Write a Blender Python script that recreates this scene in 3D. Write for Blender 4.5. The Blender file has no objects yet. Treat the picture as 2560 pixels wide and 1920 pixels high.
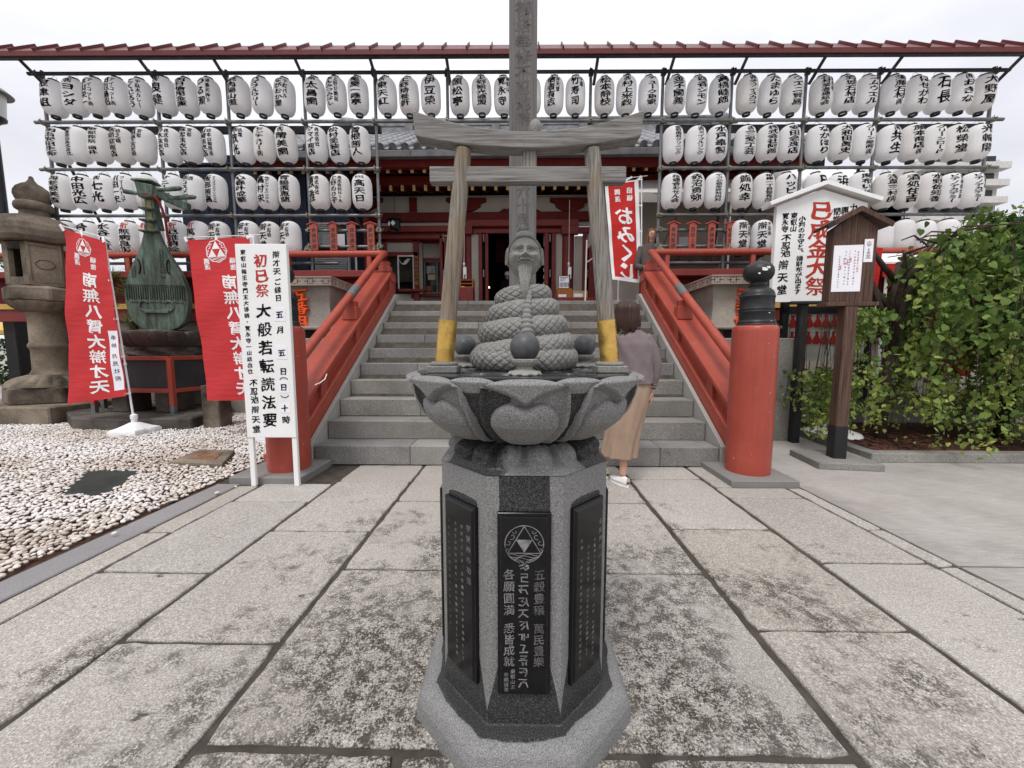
import bpy, bmesh, math, random
import numpy as np
from mathutils import Vector, Matrix, Euler, noise as mnoise
random.seed(7); RNG=np.random.default_rng(7)
sc=bpy.context.scene; COL=sc.collection
R=math.radians; PI=math.pi
# ---------------------------------------------------------------- camera
CAM_H=1.15; FPX=962.; PITCH=R(-5.35); YAW=R(1.2)
cd=bpy.data.cameras.new('camera'); cam=bpy.data.objects.new('camera',cd); COL.objects.link(cam)
cam.location=(0,0,CAM_H); cam.rotation_euler=Euler((PI/2+PITCH,0,YAW),'XYZ')
cd.sensor_fit='HORIZONTAL'; cd.sensor_width=36; cd.lens=36*FPX/2560; cd.clip_start=.02; cd.clip_end=600
sc.camera=cam
# ---------------------------------------------------------------- sky and sun (overcast)
SUN_EL=R(62); SUN_AZ=R(200)
w=bpy.data.worlds.new('World'); sc.world=w; w.use_nodes=True
nt=w.node_tree; nt.nodes.clear()
def wn(t,**k):
    n=nt.nodes.new(t)
    for a,b in k.items(): setattr(n,a,b)
    return n
sky=wn('ShaderNodeTexSky',sky_type='NISHITA',sun_disc=False,sun_elevation=SUN_EL,sun_rotation=SUN_AZ,air_density=1.0,dust_density=4.0)
tc=wn('ShaderNodeTexCoord'); mp=wn('ShaderNodeMapping'); mp.inputs['Scale'].default_value=(1,1,2.6)
ns=wn('ShaderNodeTexNoise'); ns.inputs['Scale'].default_value=2.2; ns.inputs['Detail'].default_value=5; ns.inputs['Roughness'].default_value=.55
cr=wn('ShaderNodeValToRGB'); cr.color_ramp.elements[0].position=.32; cr.color_ramp.elements[0].color=(6.6,6.65,7.2,1)
cr.color_ramp.elements[1].position=.62; cr.color_ramp.elements[1].color=(8.1,8.05,8.4,1)
mx=wn('ShaderNodeMix',data_type='RGBA'); mx.inputs[0].default_value=.93
bg=wn('ShaderNodeBackground'); bg.inputs['Strength'].default_value=.1; wo=wn('ShaderNodeOutputWorld')
L=nt.links.new
L(tc.outputs['Generated'],mp.inputs[0]); L(mp.outputs[0],ns.inputs['Vector']); L(ns.outputs[0],cr.inputs[0])
sx_=wn('ShaderNodeSeparateXYZ'); L(tc.outputs['Generated'],sx_.inputs[0]); mr=wn('ShaderNodeMapRange'); L(sx_.outputs[2],mr.inputs[0])
mr.inputs[1].default_value=.3; mr.inputs[2].default_value=1.; mr.inputs[3].default_value=.97; mr.inputs[4].default_value=1.5   # overcast sky brightens towards the zenith
vm=wn('ShaderNodeVectorMath',operation='SCALE'); L(sky.outputs[0],mx.inputs[6]); L(cr.outputs[0],mx.inputs[7]); L(mx.outputs[2],vm.inputs[0]); L(mr.outputs[0],vm.inputs['Scale']); L(vm.outputs[0],bg.inputs[0]); L(bg.outputs[0],wo.inputs[0])
sd=bpy.data.lights.new('sun','SUN'); sd.energy=1.5; sd.angle=R(18); sd.color=(1,.97,.93)
so=bpy.data.objects.new('sun',sd); COL.objects.link(so)
sdir=Vector((math.sin(SUN_AZ)*math.cos(SUN_EL),math.cos(SUN_AZ)*math.cos(SUN_EL),math.sin(SUN_EL)))
so.rotation_euler=sdir.to_track_quat('Z','Y').to_euler()
vs=sc.view_settings; vs.view_transform='Standard'; vs.look='None'; vs.gamma=1; vs.exposure=.38; vs.use_curve_mapping=False
sc.cycles.max_bounces=6; sc.cycles.diffuse_bounces=3; sc.cycles.transparent_max_bounces=6
sc.cycles.use_denoising=True
# ---------------------------------------------------------------- survey: photo pixel + known distance -> metres
_cp,_sp,_cy,_sy=math.cos(PITCH),math.sin(PITCH),math.cos(YAW),math.sin(YAW)
_F=(-_sy*_cp,_cy*_cp,_sp); _R=(_cy,_sy,0.); _U=(_sy*_sp,-_cy*_sp,_cp)
def _ray(x,y):
    a=(x-1280)/FPX; b=(960-y)/FPX
    return [_F[i]+a*_R[i]+b*_U[i] for i in range(3)]
def wf(x,y,Y):
    r=_ray(x,y); t=Y/r[1]; return Vector((r[0]*t,Y,CAM_H+r[2]*t))
SC=2560/2212.
def wu(x,y,Y): return wf(x*SC,y*SC,Y)
def gu(x,y,z=0):
    r=_ray(x*SC,y*SC); t=(z-CAM_H)/r[2]; return Vector((r[0]*t,r[1]*t,z))
# ---------------------------------------------------------------- helpers
def prop(o,label=None,cat=None,group=None,kind=None):
    if label: o['label']=label
    if cat: o['category']=cat
    if group: o['group']=group
    if kind: o['kind']=kind
    return o
OFF={}
def thing(name,label,cat,loc=(0,0,0),rotz=0,group=None,rot=None):
    o=bpy.data.objects.new(name,None); COL.objects.link(o); o.empty_display_size=.1
    o.location=loc; o.rotation_euler=rot if rot else (0,0,rotz); OFF[o.name]=Vector(loc)
    return prop(o,label,cat,group)
def setting(name):
    o=bpy.data.objects.new(name,None); COL.objects.link(o); o['kind']='structure'; OFF[o.name]=Vector((0,0,0)); return o
class MB:
    def __init__(s): s.v=[]; s.f=[]; s.n=0
    def add(s,vs,fs,M=None):
        vs=np.asarray(vs,float)
        if M is not None:
            A=np.array(M); vs=vs@A[:3,:3].T+A[:3,3]
        s.v.append(vs); n=s.n; s.f.extend([[i+n for i in f] for f in fs]); s.n+=len(vs); return s
    def box(s,c,d,M=None,rz=0,top=1.,topy=None):
        x,y,z=[k/2 for k in d]; ty=top if topy is None else topy
        vs=np.array([(-x,-y,-z),(x,-y,-z),(x,y,-z),(-x,y,-z),(-x*top,-y*ty,z),(x*top,-y*ty,z),(x*top,y*ty,z),(-x*top,y*ty,z)])
        if rz:
            c_,s_=math.cos(rz),math.sin(rz); vs=vs@np.array([[c_,s_,0],[-s_,c_,0],[0,0,1]])
        vs=vs+np.array(c)
        return s.add(vs,[(0,3,2,1),(4,5,6,7),(0,1,5,4),(1,2,6,5),(2,3,7,6),(3,0,4,7)],M)
    def b2(s,a,b):   # box from corner to corner
        a=np.minimum(a,b)*1.; b_=np.maximum(a,b); return s.box((a+b_)/2,b_-a)
    def bx(s,x0,x1,y0,y1,z0,z1): return s.box(((x0+x1)/2,(y0+y1)/2,(z0+z1)/2),(abs(x1-x0),abs(y1-y0),abs(z1-z0)))
    def prism(s,pts,z0,z1,M=None):
        n=len(pts); vs=[(p[0],p[1],z0) for p in pts]+[(p[0],p[1],z1) for p in pts]
        fs=[list(range(n))[::-1],list(range(n,2*n))]+[(i,(i+1)%n,n+(i+1)%n,n+i) for i in range(n)]
        return s.add(vs,fs,M)
    def beam(s,p0,p1,w,h,up=(0,0,1)):  # box along p0-p1, w sideways, h along up
        p0,p1=Vector(p0),Vector(p1); d=(p1-p0); l=d.length; d.normalize()
        u=Vector(up); sd_=d.cross(u).normalized(); u=sd_.cross(d).normalized()
        M=Matrix(((sd_.x,d.x,u.x,0),(sd_.y,d.y,u.y,0),(sd_.z,d.z,u.z,0),(0,0,0,1))); M.translation=(p0+p1)/2
        return s.box((0,0,0),(w,l,h),M)
    def tube(s,pts,rad,n=12,cap=True):
        pts=[Vector(p) for p in pts]; m=len(pts)
        if not hasattr(rad,'__len__'): rad=[rad]*m
        vs=[]; prev=None
        for i,p in enumerate(pts):
            t=(pts[min(i+1,m-1)]-pts[max(i-1,0)]).normalized()
            if prev is None:
                a=Vector((0,0,1)) if abs(t.z)<.9 else Vector((1,0,0)); u=t.cross(a).normalized()
            else: u=(prev-t*prev.dot(t)).normalized()
            prev=u; v=t.cross(u)
            for k in range(n):
                a=2*PI*k/n; vs.append(p+u*(math.cos(a)*rad[i])+v*(math.sin(a)*rad[i]))
        fs=[(i*n+k,i*n+(k+1)%n,(i+1)*n+(k+1)%n,(i+1)*n+k) for i in range(m-1) for k in range(n)]
        if cap: fs+=[list(range(n))[::-1],list(range((m-1)*n,m*n))]
        return s.add([tuple(v) for v in vs],fs)
    def lathe(s,prof,n=24,c=(0,0,0),M=None,cap=True,ph=0.):  # prof [(r,z)]
        vs=[];m=len(prof)
        for r,z in prof:
            for k in range(n):
                a=2*PI*k/n+ph; vs.append((c[0]+r*math.cos(a),c[1]+r*math.sin(a),c[2]+z))
        fs=[(i*n+k,i*n+(k+1)%n,(i+1)*n+(k+1)%n,(i+1)*n+k) for i in range(m-1) for k in range(n)]
        if cap: fs+=[list(range(n))[::-1],list(range((m-1)*n,m*n))]
        return s.add(vs,fs,M)
    def grid(s,fn,nu,nv,closeu=False):  # fn(u,v)->xyz
        vs=[fn(i/(nu if closeu else nu-1),j/(nv-1)) for j in range(nv) for i in range(nu)]
        fs=[(j*nu+i,j*nu+(i+1)%nu,(j+1)*nu+(i+1)%nu,(j+1)*nu+i) for j in range(nv-1) for i in range(nu if closeu else nu-1)]
        return s.add(vs,fs)
    def mesh(s,name,off=(0,0,0)):
        me=bpy.data.meshes.new(name); v=np.concatenate(s.v)-np.array(off) if s.v else np.zeros((0,3))
        me.from_pydata(v.tolist(),[],s.f); return me
    def build(s,name,mat,parent=None,smooth=False,bevel=0,world=True,attr=None,seg=1):
        off=Vector((0,0,0))
        if parent is not None and world: off=OFF.get(parent.name,off)
        me=s.mesh(name,off); me.materials.append(mat)
        if attr:
            for k,a in attr.items():
                at=me.attributes.new(k,'FLOAT','POINT'); at.data.foreach_set('value',np.asarray(a,np.float32))
        if smooth:
            me.polygons.foreach_set('use_smooth',[True]*len(me.polygons))
            if smooth!=True: me.set_sharp_from_angle(angle=R(smooth))
        o=bpy.data.objects.new(name,me); COL.objects.link(o); o.parent=parent; OFF[o.name]=off
        if bevel:
            b=o.modifiers.new('bevel','BEVEL'); b.width=bevel; b.segments=seg; b.limit_method='ANGLE'; b.angle_limit=R(35); b.harden_normals=False
        return o
def inst(me,name,parent=None,loc=(0,0,0),rot=(0,0,0),scale=(1,1,1)):
    o=bpy.data.objects.new(name,me); COL.objects.link(o); o.parent=parent; o.location=loc; o.rotation_euler=rot; o.scale=scale; return o
def copy_tree(o,parent=None):
    c=o.copy(); COL.objects.link(c); c.parent=parent
    for ch in [x for x in bpy.data.objects if x.parent==o]: copy_tree(ch,c)
    return c
def sub(o,lv=1):
    m=o.modifiers.new('sub','SUBSURF'); m.levels=lv; m.render_levels=lv; return o
def fbm(x,y,z=0,o=3): return mnoise.fractal(Vector((x,y,z)),1.,2.,o)
# ---------------------------------------------------------------- materials
def newmat(name,rough=.6,metal=0,spec=.5):
    if spec==.5: spec=.15 if rough>=.5 else .3
    m=bpy.data.materials.new(name); m.use_nodes=True; n=m.node_tree.nodes['Principled BSDF']
    n.inputs['Roughness'].default_value=rough; n.inputs['Metallic'].default_value=metal; n.inputs['Specular IOR Level'].default_value=spec
    return m,m.node_tree,n
def N(t,ty,**k):
    n=t.nodes.new(ty)
    for a,b in k.items(): setattr(n,a,b)
    return n
def coord(t,scale=(1,1,1),kind='Object',jit=True):
    c=N(t,'ShaderNodeTexCoord'); m=N(t,'ShaderNodeMapping'); m.inputs['Scale'].default_value=scale
    if jit:
        oi=N(t,'ShaderNodeObjectInfo'); mul=N(t,'ShaderNodeMath',operation='MULTIPLY'); mul.inputs[1].default_value=37.
        t.links.new(oi.outputs['Random'],mul.inputs[0]); t.links.new(mul.outputs[0],m.inputs['Location'])
    t.links.new(c.outputs[kind],m.inputs[0]); return m.outputs[0]
def noi(t,vec,scale,detail=3,rough=.6):
    n=N(t,'ShaderNodeTexNoise'); n.inputs['Scale'].default_value=scale; n.inputs['Detail'].default_value=detail; n.inputs['Roughness'].default_value=rough
    t.links.new(vec,n.inputs['Vector']); return n.outputs[0]
def rgb(c): return (tuple(c)[:3] if hasattr(c,'__len__') else (c,c,c))+(1,)
def ramp(t,fac,stops):
    r=N(t,'ShaderNodeValToRGB'); e=r.color_ramp.elements
    while len(e)<len(stops): e.new(.5)
    for i,(p,c) in enumerate(stops):
        e[i].position=min(1,p); e[i].color=rgb(c)
    t.links.new(fac,r.inputs[0]); return r.outputs[0]
def mixc(t,fac,a,b,mode='MIX'):
    m=N(t,'ShaderNodeMix',data_type='RGBA',blend_type=mode)
    for k,x in ((0,fac),(6,a),(7,b)):
        if isinstance(x,bpy.types.NodeSocket): t.links.new(x,m.inputs[k])
        elif k==0: m.inputs[0].default_value=x
        else: m.inputs[k].default_value=rgb(x)
    return m.outputs[2]
def bump(t,b,h,st=.3,dist=.01):
    n=N(t,'ShaderNodeBump'); n.inputs['Strength'].default_value=st; n.inputs['Distance'].default_value=dist
    t.links.new(h,n.inputs['Height']); t.links.new(n.outputs[0],b.inputs['Normal'])
def plain(name,c,rough=.6,metal=0,var=.12,scale=6,spec=.5,bmp=0,bs=60,rvar=0):
    m,t,b=newmat(name,rough,metal,spec); v=coord(t); f=noi(t,v,scale,4)
    a=tuple(x*(1-var) for x in c); d=tuple(min(1,x*(1+var)) for x in c)
    t.links.new(ramp(t,f,[(.3,a),(.7,d)]),b.inputs['Base Color'])
    if bmp: bump(t,b,noi(t,v,bs,3),bmp,.004)
    if rvar: t.links.new(ramp(t,noi(t,v,scale*2,3),[(.3,max(0,rough-rvar)),(.7,min(1,rough+rvar))]),b.inputs['Roughness'])
    return m
def granite(name,base=(.36,.35,.34),dark=.12,spk=1.,scale=1.,rough=.62,warm=0,big=.15,bm=.25):
    m,t,b=newmat(name,rough); v=coord(t)
    f1=noi(t,v,260*scale,2,.7); f2=noi(t,v,90*scale,3,.7); f3=noi(t,v,1.7,4)
    c=ramp(t,f1,[(.36,tuple(x*(1-.62*spk) for x in base)),(.47,tuple(x*(1-.18*spk) for x in base)),(.56,base),(.68,tuple(min(.95,x*(1+.5*spk)) for x in base))])
    c=mixc(t,ramp(t,f2,[(.4,1.),(.6,0.)]),c,tuple(x*.82 for x in base)) if spk>0 else c
    c=mixc(t,1.,c,ramp(t,f3,[(.3,1-big),(.7,1+big*.4)]),'MULTIPLY')
    oi=N(t,'ShaderNodeObjectInfo'); c=mixc(t,1.,c,ramp(t,oi.outputs['Random'],[(0,(.88,.88,.9)),(.5,(1,.985,.96)),(1,(1.08,1.06,1.02))]),'MULTIPLY')
    t.links.new(c,b.inputs['Base Color']); bump(t,b,f2,bm,.004); return m
def wetgranite(name,base=(.225,.224,.22),thr=.5,jag=.35):
    m,t,b=newmat(name,.6); v=coord(t,jit=False)
    f1=noi(t,v,330,2,.7); f2=noi(t,v,120,3,.7); f3=noi(t,v,9,5,.65)
    dry=ramp(t,f1,[(.36,tuple(x*.45 for x in base)),(.48,tuple(x*.85 for x in base)),(.56,base),(.7,tuple(x*1.45 for x in base))])
    wet=ramp(t,f1,[(.4,(.020,.021,.022)),(.58,(.058,.058,.058)),(.70,(.13,.13,.13))])
    at=N(t,'ShaderNodeAttribute',attribute_name='wet')
    ad=N(t,'ShaderNodeMath',operation='MULTIPLY_ADD'); t.links.new(f3,ad.inputs[0]); ad.inputs[1].default_value=jag; t.links.new(at.outputs['Fac'],ad.inputs[2])
    mk=ramp(t,ad.outputs[0],[(thr+jag*.5-.03,0.),(thr+jag*.5+.02,1.)])
    t.links.new(mixc(t,mk,dry,wet),b.inputs['Base Color'])
    t.links.new(ramp(t,mk,[(0,.62),(1,.2)]),b.inputs['Roughness']); bump(t,b,f2,.2,.003); return m
def woodmat(name,c0,c1,scale=(60,60,3),rough=.7,dark=.5,bm=.4,jit=True,stain=None):
    m,t,b=newmat(name,rough); v=coord(t,scale,jit=jit); f=noi(t,v,1.,5,.65); v2=coord(t,jit=jit); f2=noi(t,v2,5,3)
    c=ramp(t,f,[(.3,tuple(x*dark for x in c0)),(.45,c0),(.65,c1)])
    c=mixc(t,ramp(t,f2,[(.46,0.),(.70,.75)]),c,stain if stain else tuple(x*.8 for x in c1))
    t.links.new(c,b.inputs['Base Color']); bump(t,b,f,bm,.003); return m
def paint(name,c,rough=.38,chips=True,dirt=.18):
    m,t,b=newmat(name,rough); v=coord(t); f=noi(t,v,2.2,5); f2=noi(t,v,28,3); st=noi(t,coord(t,(22,22,1.1)),1,5,.65)
    col=ramp(t,f,[(.3,tuple(x*(1-dirt) for x in c)),(.7,tuple(x*(1+dirt*.5) for x in c))])
    col=mixc(t,ramp(t,st,[(.50,0.),(.74,.5)]),col,tuple(x*.45+.018 for x in c))
    col=mixc(t,ramp(t,noi(t,v,5,5,.7),[(.56,0.),(.75,.35)]),col,tuple(min(1,x*.9+.06) for x in c))
    if chips:
        vo=N(t,'ShaderNodeTexVoronoi'); vo.inputs['Scale'].default_value=11; t.links.new(v,vo.inputs['Vector'])
        ck=ramp(t,vo.outputs['Distance'],[(.045,1.),(.06,0.)]); sel=ramp(t,noi(t,v,4,2),[(.50,0.),(.52,1.)]); mm=N(t,'ShaderNodeMath',operation='MULTIPLY'); t.links.new(ck,mm.inputs[0]); t.links.new(sel,mm.inputs[1])
        col=mixc(t,mm.outputs[0],col,(.60,.45,.40))
    t.links.new(col,b.inputs['Base Color']); t.links.new(ramp(t,f2,[(.3,rough-.08),(.7,rough+.12)]),b.inputs['Roughness']); bump(t,b,noi(t,v,9,4),.12,.006); return m
RED=(.36,.066,.042)
M={}
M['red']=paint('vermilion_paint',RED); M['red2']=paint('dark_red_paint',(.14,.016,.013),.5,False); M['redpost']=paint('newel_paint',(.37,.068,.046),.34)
M['redlac']=paint('red_lacquer_wood',(.20,.028,.023),.45,False)
M['black']=paint('black_lacquer',(.018,.018,.02),.42,False,.3)
M['roofred']=paint('red_sheet_metal',(.115,.018,.016),.42,False,.2)
M['galv']=plain('galvanised_pipe',(.17,.175,.18),.45,.6,.25,14,rvar=.12); M['galvdark']=plain('dark_pipe',(.06,.06,.063),.5,.5,.3,14)
M['clampm']=plain('clamp_steel',(.26,.235,.17),.5,.7,.35,30); M['ink']=plain('black_ink',(.008,.008,.009),.7,0,.1,4,spec=.08)
M['inkred']=plain('red_ink',(.42,.04,.025),.55,0,.1,4); M['inkgrey']=plain('faded_ink',(.05,.048,.045),.8,0,.5,18); M['inkfade']=plain('weathered_ink',(.105,.10,.095),.85,0,.35,25)
M['white']=plain('white_paint',(.80,.80,.79),.5,0,.04,3); M['plastic']=plain('white_plastic',(.78,.78,.79),.35,0,.04,3)
M['plaster']=plain('cream_plaster',(.46,.43,.38),.85,0,.06,3); M['plaster2']=plain('beige_wall',(.34,.31,.27),.85,0,.08,3)
M['gold']=plain('gold_leaf',(.72,.50,.20),.4,.4,.1,20); M['brass']=plain('brass_sleeve',(.56,.36,.10),.36,.9,.35,22,rvar=.15,bmp=.3,bs=40)
M['tile']=plain('grey_roof_tile',(.20,.205,.215),.42,0,.35,10); M['tile2']=plain('grey_fascia',(.17,.17,.175),.5,.2,.25,5)
M['step']=granite('step_granite',(.285,.28,.265),spk=1.,scale=.42,big=.32)
M['steplight']=granite('stringer_granite',(.40,.39,.37),spk=.6,scale=.9,big=.1)
M['plate']=granite('base_plate_granite',(.24,.24,.235),spk=.6,big=.15)
M['mortar']=plain('joint_mortar',(.065,.056,.046),.95,0,.35,12,bmp=.6,bs=90)
M['kerb']=granite('kerb_granite',(.27,.265,.27),spk=.35,big=.1); M['concrete']=None
M['oldstone']=granite('weathered_stone',(.25,.21,.165),spk=.9,scale=.35,big=.85,rough=.9,bm=1.)
M['darkstone']=granite('dark_carved_stone',(.135,.12,.105),spk=.8,scale=.35,big=.8,rough=.85,bm=1.)
M['basin']=granite('basin_stone',(.33,.30,.26),spk=.35,scale=.4,big=.3,rough=.8)
M['statue']=granite('statue_stone',(.285,.285,.27),spk=.75,scale=1.1,big=.25,rough=.75,bm=.5)
M['wet']=wetgranite('part_wet_granite'); M['wetdark']=wetgranite('wet_granite',thr=-.5)
M['polish']=plain('polished_black_granite',(.006,.006,.007),.13,0,.25,60); M['engr']=plain('engraved_grey',(.20,.20,.195),.7,0,.45,40)
M['engr2']=plain('faint_engraving',(.11,.11,.105),.7,0,.5,30)
M['bronze']=None
M['woodg']=woodmat('weathered_grey_timber',(.17,.155,.135),(.30,.29,.27),(190,190,6),.85,.45,stain=(.22,.15,.08))
M['woodgx']=woodmat('weathered_grey_beam',(.16,.15,.14),(.29,.28,.265),(9,230,230),.85,.45)
M['woodpost']=woodmat('grey_memorial_wood',(.125,.12,.117),(.175,.17,.166),(60,60,1.2),.85,.7)
M['woodbr']=woodmat('brown_stained_wood',(.072,.040,.030),(.135,.085,.065),(70,70,3),.6); M['woodor']=woodmat('orange_wood',(.32,.11,.03),(.42,.16,.05),(30,30,3),.6,.7)
M['capgrey']=plain('grey_cap',(.14,.14,.14),.6)
M['navy']=plain('navy_panel',(.016,.022,.040),.5,0,.2,3); M['greypan']=plain('grey_aluminium',(.30,.31,.32),.4,.5,.1,4); M['glass']=plain('dark_glass',(.02,.024,.022),.08,0,.3,3)
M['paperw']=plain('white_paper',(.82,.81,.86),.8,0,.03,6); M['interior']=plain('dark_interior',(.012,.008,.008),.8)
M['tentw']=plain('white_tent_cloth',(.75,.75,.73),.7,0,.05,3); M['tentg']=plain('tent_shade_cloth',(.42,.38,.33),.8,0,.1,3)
M['orange']=plain('orange_lettering',(.75,.10,.02),.5,0,.06,6); M['yellow']=plain('yellow_ochre',(.55,.36,.10),.7,0,.1,3)
M['soil']=plain('dark_soil_bark',(.065,.034,.024),.95,0,.5,25,bmp=.8,bs=60)
M['bark']=plain('tree_bark',(.055,.040,.032),.9,0,.4,18,bmp=.7,bs=40)
M['drain']=plain('dark_green_plate',(.03,.042,.038),.5,.2,.3,10)
M['skin']=plain('skin',(.52,.30,.22),.5,0,.05,20); M['hair']=None; M['mauve']=plain('mauve_cotton',(.175,.14,.145),.85,0,.12,9,bmp=1.,bs=15)
M['tan']=plain('tan_cotton',(.31,.22,.162),.85,0,.10,7,bmp=1.,bs=12); M['shoe']=plain('white_leather',(.80,.80,.80),.45,0,.03,8)
M['lamp']=newmat('small_lamp')[0]; _b=M['lamp'].node_tree.nodes['Principled BSDF']; _b.inputs['Emission Color'].default_value=(1,.75,.4,1); _b.inputs['Emission Strength'].default_value=3
def _special():
    m,t,b=newmat('brushed_concrete',.9); v=coord(t,jit=False); f=noi(t,v,1.3,5,.6); f2=noi(t,coord(t,(6,160,1),jit=False),1,4,.7); f3=noi(t,v,220,2,.7)
    c=ramp(t,f,[(.3,(.33,.305,.28)),(.55,(.41,.385,.355)),(.75,(.46,.435,.405))]); c=mixc(t,1.,c,ramp(t,f2,[(.3,.68),(.7,1.14)]),'MULTIPLY'); c=mixc(t,1.,c,ramp(t,f3,[(.35,.66),(.6,1.12)]),'MULTIPLY'); f4=noi(t,v,.55,6,.7); c=mixc(t,1.,c,ramp(t,f4,[(.32,.74),(.5,1.),(.7,1.05)]),'MULTIPLY'); f5=noi(t,v,6.5,5,.7); c=mixc(t,ramp(t,f5,[(.64,0.),(.72,.55)]),c,(.17,.155,.135))
    t.links.new(c,b.inputs['Base Color']); bump(t,b,f2,.35,.004); M['concrete']=m
    # bronze patina
    m,t,b=newmat('green_bronze',.62,.25); v=coord(t,(1.4,1.4,.3),jit=False); f=noi(t,v,6,6,.75); f2=noi(t,v,45,3)
    c=ramp(t,f,[(.34,(.03,.034,.03)),(.46,(.08,.10,.082)),(.57,(.14,.215,.17)),(.7,(.22,.36,.29))])
    c=mixc(t,.35,c,ramp(t,f2,[(.3,(.03,.03,.025)),(.7,(.14,.2,.16))])); t.links.new(c,b.inputs['Base Color']); bump(t,b,f2,.3,.004); M['bronze']=m
    # hair
    m,t,b=newmat('dark_brown_hair',.42); v=coord(t,(160,160,5),jit=False); f=noi(t,v,1,4,.6)
    t.links.new(ramp(t,f,[(.3,(.012,.006,.004)),(.7,(.07,.030,.017))]),b.inputs['Base Color']); bump(t,b,f,.6,.004); M['hair']=m
    # lantern paper: thin, lets light through
    m,t,b=newmat('lantern_paper',.75); v=coord(t,(1,1,1)); z=N(t,'ShaderNodeSeparateXYZ'); t.links.new(v,z.inputs[0])
    f=noi(t,coord(t,(30,30,2)),1,3); t.links.new(ramp(t,f,[(.3,(.92,.92,.935)),(.7,(.96,.96,.965))]),b.inputs['Base Color'])
    oi=N(t,'ShaderNodeObjectInfo'); bc=b.inputs['Base Color'].links[0].from_socket; t.links.new(mixc(t,1.,bc,ramp(t,oi.outputs['Random'],[(0,(.90,.88,.84)),(.5,(.97,.97,.97)),(1,(1,1,1))]),'MULTIPLY'),b.inputs['Base Color'])
    tr=N(t,'ShaderNodeBsdfTranslucent'); tr.inputs[0].default_value=(.92,.91,.90,1); ms=N(t,'ShaderNodeMixShader'); ms.inputs[0].default_value=.42
    o=t.nodes['Material Output']; t.links.new(b.outputs[0],ms.inputs[1]); t.links.new(tr.outputs[0],ms.inputs[2]); t.links.new(ms.outputs[0],o.inputs[0]); M['paper']=m
    # red banner cloth
    for nm,c in (('cloth',(.72,.065,.07)),('cloth2',(.70,.045,.04))):
        m,t,b=newmat('red_banner_cloth',.8); v=coord(t); f=noi(t,v,3,4)
        t.links.new(ramp(t,f,[(.3,tuple(x*.93 for x in c)),(.7,c)]),b.inputs['Base Color']); bump(t,b,noi(t,coord(t,(3,3,14)),1,3),.5,.02)
        tr=N(t,'ShaderNodeBsdfTranslucent'); tr.inputs[0].default_value=c+(1,); ms=N(t,'ShaderNodeMixShader'); ms.inputs[0].default_value=.3
        o=t.nodes['Material Output']; t.links.new(b.outputs[0],ms.inputs[1]); t.links.new(tr.outputs[0],ms.inputs[2]); t.links.new(ms.outputs[0],o.inputs[0]); M[nm]=m
    M['clothw']=plain('white_print',(.82,.82,.82),.8,0,.03,5)
    # paving: pale granite, dark speckled lichen near the fountain
    m,t,b=newmat('paving_granite',.7); v=N(t,'ShaderNodeNewGeometry').outputs['Position']; vj=coord(t)
    f1=noi(t,vj,170,2,.75); f2=noi(t,vj,60,3,.7); f3=noi(t,v,1.3,4)
    base=(.44,.42,.392)
    c=ramp(t,f1,[(.34,tuple(x*.40 for x in base)),(.45,tuple(x*.82 for x in base)),(.55,base),(.68,(.68,.66,.635))])
    c=mixc(t,ramp(t,f2,[(.38,.55),(.58,0.)]),c,(.27,.25,.225))
    oi=N(t,'ShaderNodeObjectInfo'); c=mixc(t,1.,c,ramp(t,oi.outputs['Random'],[(0,(.84,.85,.88)),(.3,(1,.98,.95)),(.6,(.93,.90,.85)),(1,(1.10,1.09,1.07))]),'MULTIPLY')
    c=mixc(t,1.,c,ramp(t,f3,[(.3,.84),(.7,1.06)]),'MULTIPLY')
    # stain mask: denser around the fountain, blotches elsewhere
    vd=N(t,'ShaderNodeVectorMath',operation='DISTANCE'); t.links.new(v,vd.inputs[0]); vd.inputs[1].default_value=(0,1.15,0)
    near=ramp(t,vd.outputs['Value'],[(.45,1.),(1.35,.0)]); nn=N(t,'ShaderNodeMapRange'); t.links.new(vd.outputs['Value'],nn.inputs[0]); nn.inputs[1].default_value=.4; nn.inputs[2].default_value=2.6; nn.inputs[3].default_value=.25; nn.inputs[4].default_value=-.10
    ml=noi(t,v,2.6,6,.66); s=N(t,'ShaderNodeMath',operation='ADD'); t.links.new(ml,s.inputs[0]); t.links.new(nn.outputs[0],s.inputs[1])
    f_a=noi(t,v,115,4,.8); f_b=noi(t,v,17,5,.75); fa=N(t,'ShaderNodeMath',operation='MULTIPLY_ADD'); t.links.new(f_b,fa.inputs[0]); fa.inputs[1].default_value=.9; t.links.new(f_a,fa.inputs[2]); fb2=N(t,'ShaderNodeMath',operation='MULTIPLY'); t.links.new(fa.outputs[0],fb2.inputs[0]); fb2.inputs[1].default_value=.526; fine=fb2.outputs[0]; mk=ramp(t,s.outputs[0],[(.57,0.),(.66,.75),(.8,1.)]); fm=ramp(t,fine,[(.475,1.),(.525,0.)])
    mm=N(t,'ShaderNodeMath',operation='MULTIPLY'); t.links.new(mk,mm.inputs[0]); t.links.new(fm,mm.inputs[1])
    # small isolated blotches
    mpp=N(t,'ShaderNodeMapping'); mpp.inputs['Scale'].default_value=(1,2.2,1); t.links.new(v,mpp.inputs[0]); vo=noi(t,mpp.outputs[0],3.6,4,.7); bl=ramp(t,vo,[(.655,0.),(.70,.9)]); m2=N(t,'ShaderNodeMath',operation='MULTIPLY'); t.links.new(bl,m2.inputs[0]); t.links.new(ramp(t,fine,[(.5,1.),(.6,0.)]),m2.inputs[1])
    mxx=N(t,'ShaderNodeMath',operation='MAXIMUM'); t.links.new(mm.outputs[0],mxx.inputs[0]); t.links.new(m2.outputs[0],mxx.inputs[1])
    c=mixc(t,mxx.outputs[0],c,(.050,.044,.034)); t.links.new(c,b.inputs['Base Color'])
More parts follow.
